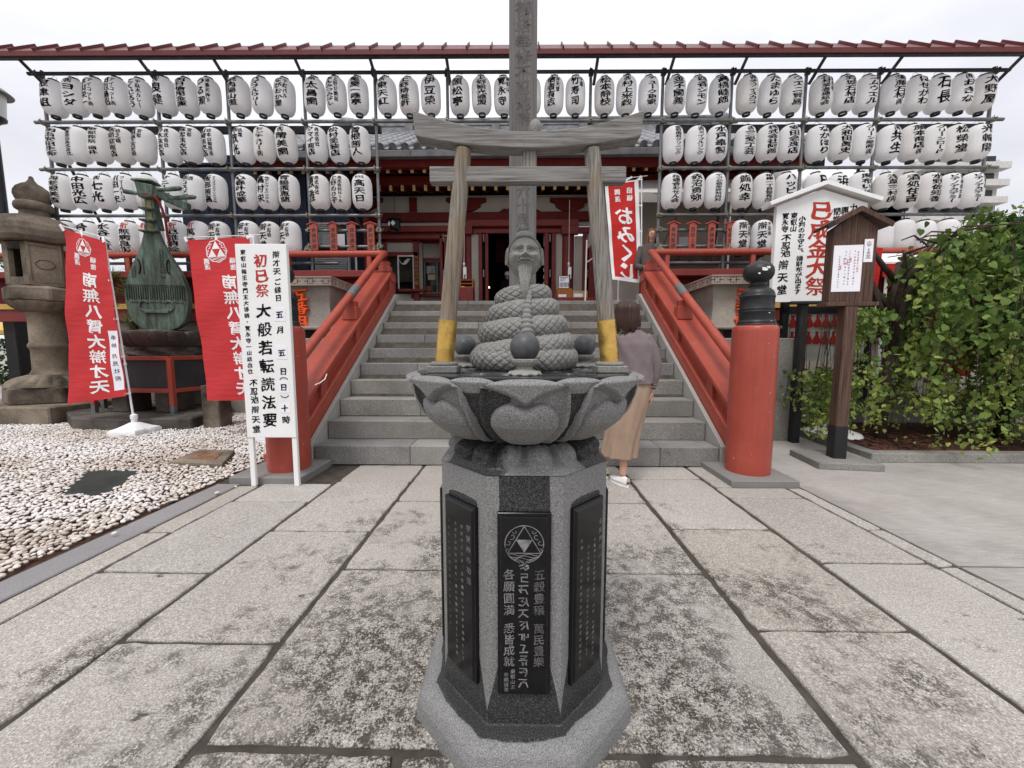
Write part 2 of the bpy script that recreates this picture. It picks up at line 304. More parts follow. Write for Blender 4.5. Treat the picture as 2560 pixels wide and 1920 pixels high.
    bump(t,b,f2,.55,.006); M['pave']=m
    # leaves
    for nm,a,bb in (('leafd',(.018,.04,.010),(.05,.09,.022)),('leafl',(.03,.07,.016),(.16,.24,.06))):
        m,t,b=newmat('tree_'+nm,.5); oi=N(t,'ShaderNodeAttribute',attribute_name='tint')
        t.links.new(ramp(t,oi.outputs['Fac'],[(0,a),(.55,bb),(1,(.40,.44,.12))]),b.inputs['Base Color'])
        tr=N(t,'ShaderNodeBsdfTranslucent'); t.links.new(ramp(t,oi.outputs['Fac'],[(0,tuple(x*1.3 for x in a)),(1,(.26,.38,.07))]),tr.inputs[0]); ms=N(t,'ShaderNodeMixShader'); ms.inputs[0].default_value=.3
        o=t.nodes['Material Output']; t.links.new(b.outputs[0],ms.inputs[1]); t.links.new(tr.outputs[0],ms.inputs[2]); t.links.new(ms.outputs[0],o.inputs[0]); M[nm]=m
    # pebbles
    m,t,b=newmat('pale_pebbles',.6); at=N(t,'ShaderNodeAttribute',attribute_name='tint')
    t.links.new(ramp(t,at.outputs['Fac'],[(0,(.36,.29,.235)),(.3,(.52,.46,.40)),(.65,(.63,.59,.55)),(1,(.74,.72,.70))]),b.inputs['Base Color']); bump(t,b,noi(t,coord(t),60,2),.15,.003); M['peb']=m
_special()
# ---------------------------------------------------------------- brush lettering
GL={}
def load_glyphs(chars):
    obs=[]
    for st,off in (('b',.027),('r',.006)):
        for ch in sorted(chars):
            c=bpy.data.curves.new('glyph','FONT'); c.body=ch; c.size=1; c.resolution_u=2
            o=bpy.data.objects.new('glyph',c); COL.objects.link(o); obs.append((ch,st,o,off))
    dg=bpy.context.evaluated_depsgraph_get()
    for ch,st,o,off in obs:
        m=o.evaluated_get(dg).to_mesh(); bm=bmesh.new(); bm.from_mesh(m)
        if len(bm.verts)==0: bm.free(); continue
        # thicken the strokes by pushing the outline outwards
        d_=off*(1.1 if len(bm.verts)<45 else .85 if len(bm.verts)<75 else .5); mv=[]
        for q in bm.verts:
            es=[e for e in q.link_edges if e.is_boundary]
            if len(es)<2: continue
            ns=[]
            for e in es[:2]:
                a,b=e.verts[0].co,e.verts[1].co; nn=Vector((b.y-a.y,a.x-b.x,0)); fc=e.link_faces[0].calc_center_median()
                if nn.dot((a+b)/2-fc)<0: nn=-nn
                # centre test is unreliable for thin ngons: use the loop winding instead
                lp=[l for l in e.link_loops][0]; p0,p1=lp.vert.co,lp.link_loop_next.vert.co; nn=Vector((p1.y-p0.y,p0.x-p1.x,0))
                if nn.length>1e-9: ns.append(nn.normalized())
            if not ns: continue
            sm=sum(ns,Vector((0,0,0))); 
            if sm.length<.3: continue
            k_=min(1.6,1/max(.35,(sm.normalized().dot(ns[0])))); sm=sm.normalized()*d_*k_*(1.05+.75*math.sin(9*q.co.x+5*q.co.y+hash_(ch))); mv.append((q,Vector((sm.x*1.25,sm.y*.85,0))))
        for q,dv in mv: q.co+=dv
        for ax in (0,1):
            for q in (.18,.34,.5,.66,.82):
                co=(q,0,0) if ax==0 else (0,q-.12,0); no=(1,0,0) if ax==0 else (0,1,0)
                bmesh.ops.bisect_plane(bm,geom=bm.verts[:]+bm.edges[:]+bm.faces[:],plane_co=co,plane_no=no,dist=1e-5)
        bm.verts.index_update(); v=np.array([(q.co.x-.5,q.co.y-.38) for q in bm.verts]); f=[[q.index for q in p.verts] for p in bm.faces]
        bm.free()
        if ch in '0123456789ABCDEFGHIJKLMNOPQRSTUVWXYZ': v[:,0]+=.5-(v[:,0].max()+v[:,0].min())/2-.5
        if ch in 'ー～': v=np.stack([-v[:,1]*1.1,-v[:,0]],1)*np.array([-1,1]); f=f if False else [p for p in f]
        if ch=='ー': v[:,0]*=-1
        GL[(ch,st)]=(v,f)
    for ch,st,o,off in obs:
        c=o.data; bpy.data.objects.remove(o); bpy.data.curves.remove(c)
def vtext(s,cx,top,size,pitch=1.02,st='b',mir=False,sx=1.,shear=.07,wob=.02,bottom=None):
    """vertical column of characters; returns (u,v) verts and faces; top = v of first char top"""
    n=sum(.45 if c==' ' else 1 for c in s)
    p=size*pitch if bottom is None else (top-bottom)/max(n,1)
    V=[];F=[];k=0;y=top-p/2
    for i,ch in enumerate(s):
        if ch==' ': y-=p*.45; continue
        if (ch,st) in GL:
            g,f=GL[(ch,st)]; g=g.copy()
            if ch in '、。': g=g+np.array([.6,.6])
            ph=(hash_(ch)+i*7)%13
            g[:,1]+=shear*g[:,0]
            g=g+wob*np.stack([np.sin(g[:,1]*7+ph),np.cos(g[:,0]*6+ph*2)],1)
            g=g*np.array([size*sx*(-1 if mir else 1),min(size,p*1.02)])
            g=g+np.array([cx,y]); V.append(g); F.extend([[q+k for q in p_] for p_ in f]); k+=len(g)
        y-=p
    return (np.concatenate(V) if V else np.zeros((0,2))),F
def hash_(c): return sum(ord(x) for x in c)
class Let(MB):
    def put(s,vf,fn):  # fn maps array (u,v) -> xyz array
        v,f=vf
        if len(v):
            s.add(fn(v),f); s.ch=getattr(s,'ch',[])+[(fn(v),f)]
        return s
    def build(s,name,mat,parent=None,**k):   # every column of writing is a part of its own
        ch=getattr(s,'ch',[])
        if len(ch)<2 or len(ch)!=len(s.v): return MB.build(s,name,mat,parent,**k)
        for v,f in ch: o=MB().add(v,f).build(name,mat,parent,**k)
        return o
# ================================================================ TEXTS (loaded once as outlines)
ROW1=['根津組','㈱ヨシダ','玉山栄一|アイコット㈱','田辺昌昭|アイコット㈱','とくじろう|千駄木カレー','㈲良健','明日信用金庫','つる瀬|湯島天神下','焼肉陽山道','バズブルワリー','ながおか屋|下町バル','^焼肉 太昌園','あんみつみはし|上野公園前','亀屋一睡亭','㈱東天紅','上野精養軒','伊豆榮','韻松亭','上野観光連盟','寛永寺|東叡山','不忍池','信者有志|辯天堂','竹寿司|千葉','松本静枝','㈱村上米穀','デューク更家','金子國義','四谷シモン','高橋睦郎','㈱オフィスカコ','たまゆら','ウエニ貿易','石材業者連絡会|寛永寺','岩城石材店','コムウエル','須藤石材㈱','はせがわ','石長','㈲おきな','大野屋']
ROW2=['明治安田生命','徳倉建設株式会社','東都葬祭 福井','㈱関庭商店|池之端','吉田源之丞老舗|京都','鈴木法衣店|株式会社','森忠法衣店|京都','山崎法衣店|総本山御用達','㈱放光|仏壇','センチュリー㈱','㈲晴美園','クマイ商店|株式会社','松村塗装店','曽根勝人','吉野眼科クリニック','㈱メイプルリンク','水戸奉製','㈱三愛工芸','株式会社阿部','安田念珠店','なかほり','大和田眞史','グリーン産商㈱','㈲共生','藤本商店㈱','グリーンロード','松榮堂','光輪閣']
ROW3=['海老根美香','中田光広','㈱七光','引田一史|フィールドコア','','サニー 東京','㈱コスメアイ|西','阪部勝高|ケミコスクリエイションズ㈱','心春叶成華','高村栄|㈱サンフェニックス','青鶴張恵蘭','恵雅|株式会社','上野のり子|株式会社NIA','^BHG 髙天日','桜連合おせん会','赤沼勇弥','やつか整形外科内科','鮨処幸','根岸一丁目整骨院','ハッピー','日本','浜さ','麻布いがた','浅草三村房','酒処住吉','水野佐知香','ピアノアカデミー|安嶋健太郎','ピアノアカデミー|原智広']
ROW4=['','合','水谷八重','*祈無病息災','*祈','*祈厄難消除','*祈萬民豊','辯天堂|不忍池','辯天堂|不忍池','辯天堂|不忍池','辯天堂|不忍池','辯天堂|不忍池','辯天堂|不忍池','辯天堂|不忍池','*祈商売繁','*祈','*祈','','','','','']
TAB_L=['合格祈願','学業成就','福徳開運','家内安全']; TAB_R=['商売繁盛','芸能上達','身体健全','心願成就']
_all=''.join(ROW1+ROW2+ROW3+ROW4+TAB_L+TAB_R)+'南無八臂大辯才天福徳開運招福開運おみくじ東叡山輪王寺門主大導師・寛永寺一山総出仕不忍池辯天堂初巳祭大般若転読法要辯才天ご縁日五月五日（日）十時巳成金大祭ミナルカネ小判のお守と、福財布が出ます閉堂開堂九月徳三日奉修六十周年御塔五番組各願圓満悉皆成就五穀豊穣萬民豊樂東叡山主秀順謹書宇賀神の功徳さまは、五穀豊穣につながる福神として当堂では弁天さまと一体でありこの像を手でさすり願いを込めて水を掛けますわしとお頭て参拝くださいある弁才天参詣者感謝四月法要のご案内十一日二十三日三十日秘仏甲子大黒天午後二時より不忍池辨天堂御朱印納経所ご参拝月見社殿献花奉納祈願所'
load_glyphs(set(_all)-set('|*^ '))
# ================================================================ SETTING
g=MB().box((0,60,-.07),(500,400,.1)).build('ground',M['concrete']); prop(g,kind='structure')
pav=setting('pavement')
mb=MB().bx(-2.60,2.36,-1.5,3.72,-.06,-.011).build('joint_bed',M['mortar'],pav)
def stone(x0,x1,y0,y1,poly=None,jit=.0035,mat=None,parent=pav,name='paving_stone',z=0,th=.05):
    gx=.005; pts=[]
    P_=poly or [(x0+gx,y0+gx),(x1-gx,y0+gx),(x1-gx,y1-gx),(x0+gx,y1-gx)]
    for i,p in enumerate(P_):
        q=P_[(i+1)%len(P_)]; L_=math.dist(p,q); n=max(2,int(L_/.06)); nx,ny=(q[1]-p[1])/L_,-(q[0]-p[0])/L_
        for k in range(n):
            t=k/n; d=-abs(random.gauss(0,jit)) if k else -.008
            if k==0: # rounded corner
                pts.append((p[0]+(q[0]-p[0])*.012/L_-nx*.002,p[1]+(q[1]-p[1])*.012/L_-ny*.002)); continue
            pts.append((p[0]+(q[0]-p[0])*t+nx*d,p[1]+(q[1]-p[1])*t+ny*d))
    c=np.mean(pts,0); zt=z+random.uniform(-.002,.002); V=[];n=len(pts)
    for zz,ins in ((z-th,0),(zt-.007,0),(zt-.0015,.004),(zt,.011)):
        for p in pts:
            d=np.array(p)-c; l=np.hypot(*d); q=np.array(p)-d/l*ins; V.append((q[0],q[1],zz))
    F=[(k*n+i,k*n+(i+1)%n,(k+1)*n+(i+1)%n,(k+1)*n+i) for k in range(3) for i in range(n)]+[list(range(3*n,4*n))]
    m=MB().add(V,F); off=Vector((c[0],c[1],0)); me=m.mesh(name,off); me.materials.append(mat or M['pave'])
    return inst(me,name,parent,off)
cols=[(-2.355,-2.18,[-1.2,-.1,.9,2.27,3.1]),(-2.175,-1.585,[-1.2,-.2,.85,1.845,2.765,3.15]),(-1.578,-.942,[-1.2,-.4,.45,1.386,2.31,3.215,3.685]),
 (-.932,.012,[1.0,1.9,2.795,3.685]),(.018,.948,[1.0,1.89,2.79,3.685]),(-.932,-.345,[-1.2,-.1,.99]),(-.335,.35,[-1.2,.2,.99]),(.36,.948,[-1.2,-.15,.995]),
 (.966,1.6,[-1.2,-.3,.6,1.5,2.39,3.325,3.685]),(1.615,2.195,[-1.2,-.1,.95,2.01,2.91,3.13,3.685]),(2.2,2.315,[-1.2,.3,1.3,1.985,2.4,3.13])]
OC=[( .012+.372*math.cos(R(a)),1.225+.372*math.sin(R(a))) for a in range(0,360,1)]
def clip_oct(x0,x1,y0,y1):
    """rectangle minus the fountain's octagon: keep corner pieces simple polygons"""
    cx,cy,a=.012,1.225,.335; k=a*.4142
    if x1<cx-a or x0>cx+a or y1<cy-a or y0>cy+a: return None
    return True
for x0,x1,ys in cols:
    for y0,y1 in zip(ys,ys[1:]): stone(x0,x1,y0,y1)
kb=setting('kerb')
for y0,y1 in zip([-1.2,.2,1.35,2.35,3.12],[.2,1.35,2.35,3.12,3.14]):
    if y1-y0>.1: MB().bx(-2.56,-2.365,y0+.003,y1-.003,-.1,.004).build('kerb_stone',M['kerb'],kb,bevel=.006)
cp=setting('concrete_yard')
MB().bx(2.325,30,-6,1.975,-.05,0.0).build('concrete_slab',M['concrete'],cp); MB().bx(2.325,30,1.99,6.3,-.05,0.0).build('concrete_slab',M['concrete'],cp)
# pebble bed
mb=MB().bx(-16,-2.5,-2,8.5,-.06,-.018).build('pebble_bed_soil',M['soil']); prop(mb,kind='structure')
bmi=bmesh.new(); bmesh.ops.create_icosphere(bmi,subdivisions=2,radius=1); iv=np.array([v.co[:] for v in bmi.verts]); if_=np.array([[v.index for v in f.verts] for f in bmi.faces]); bmi.free()
def pebbles():
    pts=[]
    st=.0325; y=1.35
    EX=[(-10,-5.0,5.4,9)]  # rough area kept for slabs
    while y<7.2:
        x=-2.605
        x=-2.25
        while x>-(1.42*y+.9):
            px=x+random.uniform(-.4,.4)*st; py=y+random.uniform(-.4,.4)*st
            edge=-2.60-.035*abs(fbm(px*0+py*2.3,3.1))-.02*random.random()
            ok=px<edge and not(px>-2.60 ) and not(px>-2.56 and py>3.05)
            # drain covers
            if ok and in_poly(px,py,DR1,.01): ok=False
            if ok and in_poly(px,py,DR2,.015): ok=False
            if ok and in_poly(px,py,SLABB,.0): ok=False
            if ok and in_poly(px,py,SLABL,.0): ok=False
            if ok: pts.append((px,py))
            elif px>-2.60 and px<-2.2 and py>1.4 and random.random()<.012: pts.append((px-.02,py))
            x-=st
        y+=st*.92
    pts=np.array(pts); n=len(pts)
    a=RNG.uniform(.0122,.021,n); b=a*RNG.uniform(.62,.85,n); c=a*RNG.uniform(.42,.62,n); yaw=RNG.uniform(0,PI,n); tl=RNG.normal(0,.3,(n,2))
    z=np.array([.010*fbm(p[0]*6,p[1]*6)+.006+(.012 if p[0]>-2.58 else 0) for p in pts])+RNG.uniform(-.006,.007,n)
    big=np.arange(n)
    v=iv[None]*np.stack([a,b,c],1)[:,None,:]*(1+.07*np.sin(iv[None]*3+yaw[:,None,None]*5))
    cx,sx=np.cos(tl[:,:1]),np.sin(tl[:,:1]); y_,z_=v[...,1]*cx-v[...,2]*sx,v[...,1]*sx+v[...,2]*cx
    cx,sx=np.cos(tl[:,1:]),np.sin(tl[:,1:]); x_,z2=v[...,0]*cx+z_*sx,-v[...,0]*sx+z_*cx
    cw,sw=np.cos(yaw)[:,None],np.sin(yaw)[:,None]; X=x_*cw-y_*sw; Y=x_*sw+y_*cw
    V=np.stack([X+pts[:,:1],Y+pts[:,1:],z2+z[:,None]],2).reshape(-1,3)
    F=(if_[None]+(np.arange(n)*len(iv))[:,None,None]).reshape(-1,3)
    me=bpy.data.meshes.new('pebbles'); me.vertices.add(len(V)); me.vertices.foreach_set('co',V.ravel()); me.loops.add(F.size); me.loops.foreach_set('vertex_index',F.ravel().astype(np.int32))
    me.polygons.add(len(F)); me.polygons.foreach_set('loop_start',np.arange(len(F),dtype=np.int32)*3); me.polygons.foreach_set('use_smooth',np.ones(len(F),bool)); me.update(calc_edges=True)
    tint=np.array([.58+.55*fbm(p[0]*.9+5,p[1]*.9,0) for p in pts])+RNG.normal(0,.2,n); tint=np.clip(tint+.12*(pts[:,1]>4),0,1)
    at=me.attributes.new('tint','FLOAT','POINT'); at.data.foreach_set('value',np.repeat(tint,len(iv)).astype(np.float32))
    me.materials.append(M['peb']); o=bpy.data.objects.new('pebbles',me); COL.objects.link(o); prop(o,'bed of pale rounded pebbles beside the granite kerb',kind='stuff'); return n
def in_poly(x,y,P_,m=0):
    c=False; n=len(P_)
    for i in range(n):
        x0,y0=P_[i];x1,y1=P_[(i+1)%n]
        if (y0>y)!=(y1>y) and x<(x1-x0)*(y-y0)/(y1-y0)+x0: c=not c
    return c
DR1=[tuple(gu(x,y)[:2]) for x,y in ((138,1068),(190,1020),(302,1018),(262,1048),(218,1072))]
DR2=[tuple(gu(x,y)[:2]) for x,y in ((366,1006),(432,979),(508,981),(480,1012))]
SLABB=[tuple(gu(x,y)[:2]) for x,y in ((135,902),(158,928),(262,932),(415,928),(500,900),(500,882))]+[(-4.9,8),(-9.5,8)]
SLABL=[tuple(gu(x,y)[:2]) for x,y in ((-40,918),(130,916),(158,905))]+[(-7.0,8),(-12,8)]
npb=pebbles(); print('pebbles',npb)
# drain covers
t=thing('drain_cover','dark green flat drain plate half buried in the pale pebbles','drain cover',(-3.6,3.1,0))
c=np.mean(DR1,0); MB().prism([tuple(c+(np.array(p)-c)*1.12) for p in DR1],-.012,.008).build('plate',M['drain'],t,bevel=.003)
t=thing('stone_box_cover','low stone utility box with a rusty lid among the pebbles','utility cover',(-3.3,3.85,0))
c=np.mean(DR2,0); MB().prism(DR2,-.03,.045).build('stone_rim',M['oldstone'],t,bevel=.006)
MB().prism([tuple(c+(np.array(p)-c)*.55) for p in DR2],.04,.052).build('lid',plain('rusty_iron',(.20,.11,.07),.8,.1,.4,15),t,bevel=.003)
# ---------------------------------------------------------------- steps
RS,TR,Y0=.191,.294,3.68; XL,XR=-2.035,1.925
stp=setting('stone_steps')
MB().add([(XL,Y0+.02,-.01),(XL,6.5,-.01),(XL,6.5,1.86),(XL,6.33,1.86),(XR,Y0+.02,-.01),(XR,6.5,-.01),(XR,6.5,1.86),(XR,6.33,1.86)],[(0,1,2,3),(4,7,6,5),(0,3,7,4),(3,2,6,7),(1,5,6,2),(0,4,5,1)]).build('step_core',M['mortar'],stp)
JT=[[.28,.83],[.21,.72],[.17,.6],[.43,.86],[.3,.78],[.24,.52],[.37,.8],[.2,.66],[.34,.62],[.27,.76]]
cuts={0:[-1.08,.42,1.36],1:[-.72,.9],2:[-1.12,.1,1.15],3:[-.55,.72],4:[-1.3,.35,1.5],5:[-.75,.6],6:[-1.35,-.1,1.05],7:[-.62,.75],8:[-1.2,.3,1.4],9:[-.85,.2,1.2]}
for i in range(10):
    xs=[XL+.002]+cuts[i]+[XR-.002]
    for a,b in zip(xs,xs[1:]):
        MB().bx(a+.002,b-.002,Y0+i*TR,Y0+(i+1)*TR+(.02 if i<9 else .2),i*RS-.0+.002,(i+1)*RS).build('step_stone',M['step'],stp,bevel=.005)
for sx,x0,x1 in ((-1,-2.085,-2.04),(1,1.93,1.975)):
    pl=[(3.655,-.01),(6.55,-.01),(6.55,2.03),(6.42,2.03),(3.655,.205)]
    MB().add([(x0,p[0],p[1]) for p in pl]+[(x1,p[0],p[1]) for p in pl],[(0,1,2,3,4),(9,8,7,6,5)]+[(i,5+i,5+(i+1)%5,(i+1)%5) for i in range(5)]).build('cheek_slab',M['steplight'],stp,bevel=.004)
# ---------------------------------------------------------------- terrace the hall stands on
ter=setting('terrace')
MB().bx(-8.6,14,6.62,16,-.02,1.905).build('terrace_body',M['plaster2'],ter)
MB().bx(-2.03,1.92,6.53,9,1.7,1.91).build('landing_slab',M['step'],ter)
for s_,a,b in ((-1,-14,-2.1),(1,1.99,14)):
    MB().bx(a,b,6.50,6.62,1.60,1.80).build('edge_board',M['redlac'],ter,bevel=.006)
    MB().bx(a,b,6.47,6.62,1.803,1.895).build('gilt_band',M['yellow'],ter,bevel=.004)
    MB().bx(a,b,6.53,6.60,1.90,2.29).build('skirting_panel',M['red2'],ter)
    MB().bx(a,b,6.30,6.60,2.293,2.40).build('lower_rail',M['redlac'],ter,bevel=.01)
    for k in range(11):
        x=a+(b-a)*(k+.5)/11; MB().bx(x-.05,x+.05,6.49,6.53,1.90,2.29).build('rail_post',M['redlac'],ter,bevel=.004)
# ================================================================ STAIR BALUSTRADES
def zl(Y,z368): return z368+.65*(Y-3.68)
def sheared(mb,x0,x1,ya,yb,za,zb,end=0):
    """beam parallel to the stair slope; za..zb heights above the nosing line at Y=3.68"""
    v=[(x,y,zl(y,z)) for x in (x0,x1) for (y,z) in ((ya,za),(yb,za),(yb,zb),(ya,zb))]
    return mb.add(v,[(0,1,2,3),(4,7,6,5),(0,4,5,1),(1,5,6,2),(2,6,7,3),(3,7,4,0)])
def balustrade(side,label):
    X=lambda x: x if side<0 else -.11-x
    nx=-2.12 if side<0 else 2.045
    t=thing('stair_balustrade',label,'stair railing',(nx,3.42,0),0,None)
    def xb(a,b): return (min(X(a),X(b)),max(X(a),X(b)))
    x0,x1=xb(-2.36,-2.10)
    sheared(MB(),*xb(-2.335,-2.09),3.56,6.30,-.02,.395).build('lower_beam',M['red'],t,bevel=.012)
    sheared(MB(),*xb(-2.37,-2.075),3.60,6.30,.595,.66).build('upper_beam',M['red'],t,bevel=.008)
    sheared(MB(),*xb(-2.30,-2.15),3.60,6.36,.395,.597).build('web_board',M['red2'] if False else M['red'],t)
    for y in (4.02,4.95,5.85):
        sheared(MB(),*xb(-2.34,-2.105),y,y+.13,.39,.60).build('strut',M['red'],t,bevel=.006)
    # flat hip at the head of the stairs
    xa,xb_=xb(-2.37,-2.075)
    MB().bx(xa,xb_,6.30,6.52,2.22,2.34).build('beam_end',M['red'],t,bevel=.008)
    MB().bx(*xb(-2.335,-2.09),6.28,6.50,1.905,2.225).build('head_post',M['red'],t,bevel=.01)
    cxp=X(-2.2)
    for y in (5.05,6.38):
        zt=zl(y,.66) if y<6 else 2.34
        MB().box((cxp,y,zt+.045),(.19,.16,.17),top=.94).build('rail_block',M['red'],t,bevel=.008)
        MB().box((cxp,y,zt+.16),(.13,.10,.09),top=1.12).build('rail_block',M['red'],t,bevel=.006)
    pts=[(cxp,3.60,zl(3.60,.955)),(cxp,6.28,zl(6.28,.955)),(cxp,6.36,zl(6.36,.945)),(cxp-.0,6.42,zl(6.42,.90)),(X(-2.05),6.47,2.60)]
    MB().tube([(cxp,3.60,zl(3.60,.955)),(cxp,6.30,zl(6.30,.955)),(cxp,6.37,2.672)],.05,16).build('handrail',M['red'],t,smooth=40)
    MB().tube([(cxp,5.0,zl(5.0,.955)),(cxp,5.22,zl(5.22,.955))],.053,16).build('rubber_sleeve',M['capgrey'],t,smooth=40)
    # newel
    MB().lathe([(.179,.045),(.179,1.0),(.178,1.29),(.173,1.325),(.156,1.342),(.05,1.345)],40,(nx,3.42,0)).build('newel_post',M['redpost'],t,smooth=50)
    pr=[(.178,1.335),(.180,1.352),(.172,1.362),(.176,1.372),(.170,1.384),(.164,1.39),(.163,1.455),(.168,1.462),(.168,1.472),(.163,1.478),(.168,1.485),(.168,1.494),(.163,1.50),(.162,1.59),(.168,1.598),(.168,1.608),(.162,1.614),(.160,1.63),(.148,1.655),(.118,1.678),(.085,1.69),(.088,1.702),(.072,1.712),(.070,1.73),(.085,1.745),(.122,1.765),(.143,1.80),(.146,1.83),(.138,1.865),(.112,1.895),(.07,1.915),(.03,1.927),(.008,1.945)]
    pr=[(a_*.81,1.335+(b_-1.335)*.935) for a_,b_ in pr]
    MB().lathe(pr,40,(nx,3.42,0)).build('finial',M['black'],t,smooth=40)
    a,b=(nx-.36,nx+.26) if side<0 else (nx-.29,nx+.27)
    MB().bx(a,b,3.135,3.95,-.02,.055).build('base_plate',M['plate'],t,bevel=.006)
    MB().prism([(X(-2.36),3.5),(X(-2.5),3.62),(X(-2.36),3.7)] if side<0 else [(X(-2.36),3.5),(X(-2.5),3.62),(X(-2.36),3.7)],.055,.12).build('foot_wedge',M['red'],t)
    return t
bl=balustrade(-1,'vermilion stair railing with round newel, partly behind the white festival signboard')
br=balustrade(1,'vermilion stair railing whose black onion finial has chipped white patches')
mb=MB()
for (y,z,r,a) in ((3.30,1.835,.028,-1.75),(3.3,1.85,.018,-1.5),(3.3,1.80,.012,-2.05),(3.3,1.45,.008,-1.35),(3.3,1.38,.006,-1.2)):
    rr={1.835:.147,1.85:.145,1.80:.144,1.45:.1645,1.38:.171}[z]*.812; z=1.335+(z-1.335)*.935
    V=[(2.045+(rr+.0012)*math.cos(a),3.42+(rr+.0012)*math.sin(a),z)]
    n=11
    for k in range(n):
        q=2*PI*k/n; w_=r*random.uniform(.55,1.25); aa=a+w_*math.cos(q)/rr; V.append((2.045+(rr+.0012)*math.cos(aa),3.42+(rr+.0012)*math.sin(aa),z+w_*.6*math.sin(q)))
    mb.add(V,[(0,1+k,1+(k+1)%n) for k in range(n)])
mb.build('chipped_paint',M['white'],br)
# pipe rails along the terrace edge
def terrace_rail(xa,xb,label):
    t=thing('terrace_rail',label,'railing',((xa+xb)/2,6.36,1.905))
    MB().tube([(xa,6.36,2.67),(xb,6.36,2.67)],.052,16).build('top_pipe',M['red'],t,smooth=40)
    n=int(abs(xb-xa)/1.2)
    for k in range(n+1):
        x=xa+(xb-xa)*(k+.15)/(n+.3); MB().bx(x-.035,x+.035,6.33,6.39,2.40,2.63).build('post',M['red'],t,bevel=.006)
    return t
terrace_rail(-2.25,-9.3,'red pipe rail along the terrace edge under the lanterns beside the bronze lute')
terrace_rail(2.14,9.3,'red pipe rail along the terrace edge behind the two roofed notice boards')
# ================================================================ LANTERN FRAME
KF=1.04
def fy(X): return 6.3*KF+.0155*X
def zk(z): return 1.15+(z-1.15)*KF
POLES=[x*KF for x in (-7.427,-5.656,-4.558,-3.36,-2.257,-1.134,-.03,1.081,2.194,3.256,4.393,5.507,7.245)]
fr=thing('lantern_scaffold','steel pipe scaffold with narrow red sheet metal roof carrying rows of paper lanterns','scaffold',(0,6.55,1.905))
ZB=[zk(z) for z in (5.35,4.643,3.942,3.238)]
for i,x in enumerate(POLES):
    low=1.905
    z0=zk(4.60) if i in (5,6,7) else low
    MB().tube([(x,fy(x)+.06,z0),(x,fy(x)+.06,5.60)],.0243,10).build('pole',M['galv'],fr,smooth=40)
    s_=1 if i%2 else -1
    # roof strut and long back stay
    MB().tube([(x+.05,fy(x)+.06,5.36),(x+.05,fy(x)-.26,5.545)],.0243,8).build('roof_strut',M['galvdark'],fr,smooth=40)
    MB().tube([(x,fy(x)+.1,zk(4.55)),(x+.5*s_,fy(x)+1.4,3.2)],.0243,8).build('back_stay',M['galvdark'],fr,smooth=40) if i in (0,1,2,3,9,10,11) else None
def rail(xa,xb,z,mat='galv',r=.0243,dy=0,name='bar'):
    MB().tube([(xa,fy(xa)+dy,z),(xb,fy(xb)+dy,z)],r,10).build(name,M[mat],fr,smooth=40)
rail(-7.88,7.72,ZB[0],'galvdark',.027)
rail(-7.85,7.70,ZB[1],'galv',.0263); 
for a,b in ((-7.85,-2.3),(2.23,7.70)):
    rail(a,b,ZB[2]); rail(a,b,ZB[3])
    MB().beam((a,fy(a)+.16,ZB[1]-.045),(b,fy(b)+.16,ZB[1]-.045),.05,.11).build('cable_tray',M['galvdark'],fr)
for a,b in ((-3.56,-2.29),(2.23,3.48)):
    rail(a,b,zk(3.015),dy=.03); rail(a,b,zk(2.765),dy=.03)
for a,b in ((-7.7,-3.07),(2.23,5.6)): rail(a,b,zk(2.52),dy=.1)
def clamp_mesh():
    m=MB().box((0,0,0),(.075,.075,.06)).box((.0,-.055,.01),(.028,.05,.02)).tube([(.045,0,0),(.075,-.02,.02)],.008,6).tube([(-.02,-.05,-.03),(-.02,-.05,.05)],.007,6)
    return m
cm=clamp_mesh().mesh('clamp'); cm.materials.append(M['clampm']); cmd=cm.copy(); cmd.materials.clear(); cmd.materials.append(M['galvdark'])
for i,x in enumerate(POLES):
    for k,z in enumerate(ZB):
        if k>=2 and i in (5,6,7): continue
        inst(cmd if k==0 else cm,'clamp',fr,(x-OFF[fr.name].x,fy(x)+.03-6.55,z-1.905),(0,0,random.uniform(-.3,.3)))
    if i not in (5,6,7):
        inst(cm,'clamp',fr,(x,fy(x)-.05-6.55,2.74-1.905),(0,.4,random.uniform(-.3,.3)),(1.3,1.3,1.5))
for x in (-3.36*KF,-2.257*KF,2.194*KF,3.256*KF):
    for z in (zk(3.015),zk(2.765)): inst(cm,'clamp',fr,(x,fy(x)+.02-6.55,z-1.905),(0,0,.4))
# little roof: fascia, sheet panels and standing seams
xa,xb=-9.26,9.26
def ry(X,d): return fy(X)+d
FZ=5.577
MB().beam((xa,ry(xa,-.335),FZ),(xb,ry(xb,-.335),FZ),.02,.072).build('fascia',M['roofred'],fr,bevel=.004)
MB().beam((xa,ry(xa,-.29),FZ-.03),(xb,ry(xb,-.29),FZ-.03),.06,.03).build('gutter_board',M['galvdark'],fr)
sp=.363; n=int((xb-xa)/sp)
for k in range(n):
    x=xa+k*sp+.1
    v=[(x+.008,ry(x,-.345),FZ+.038),(x+sp-.008,ry(x+sp,-.345),FZ+.038),(x+sp-.008,ry(x+sp,.0),FZ+.038+.305),(x+.008,ry(x,.0),FZ+.038+.305)]
    vb=[(a,b,c-.012) for a,b,c in v]
    MB().add(v+vb,[(0,1,2,3),(7,6,5,4),(0,4,5,1),(1,5,6,2),(2,6,7,3),(3,7,4,0)]).build('roof_panel',M['roofred'],fr)
    MB().beam((x,ry(x,-.36),FZ+.042),(x,ry(x,.0),FZ+.362),.020,.045).build('roof_seam',M['roofred'],fr,bevel=.003)
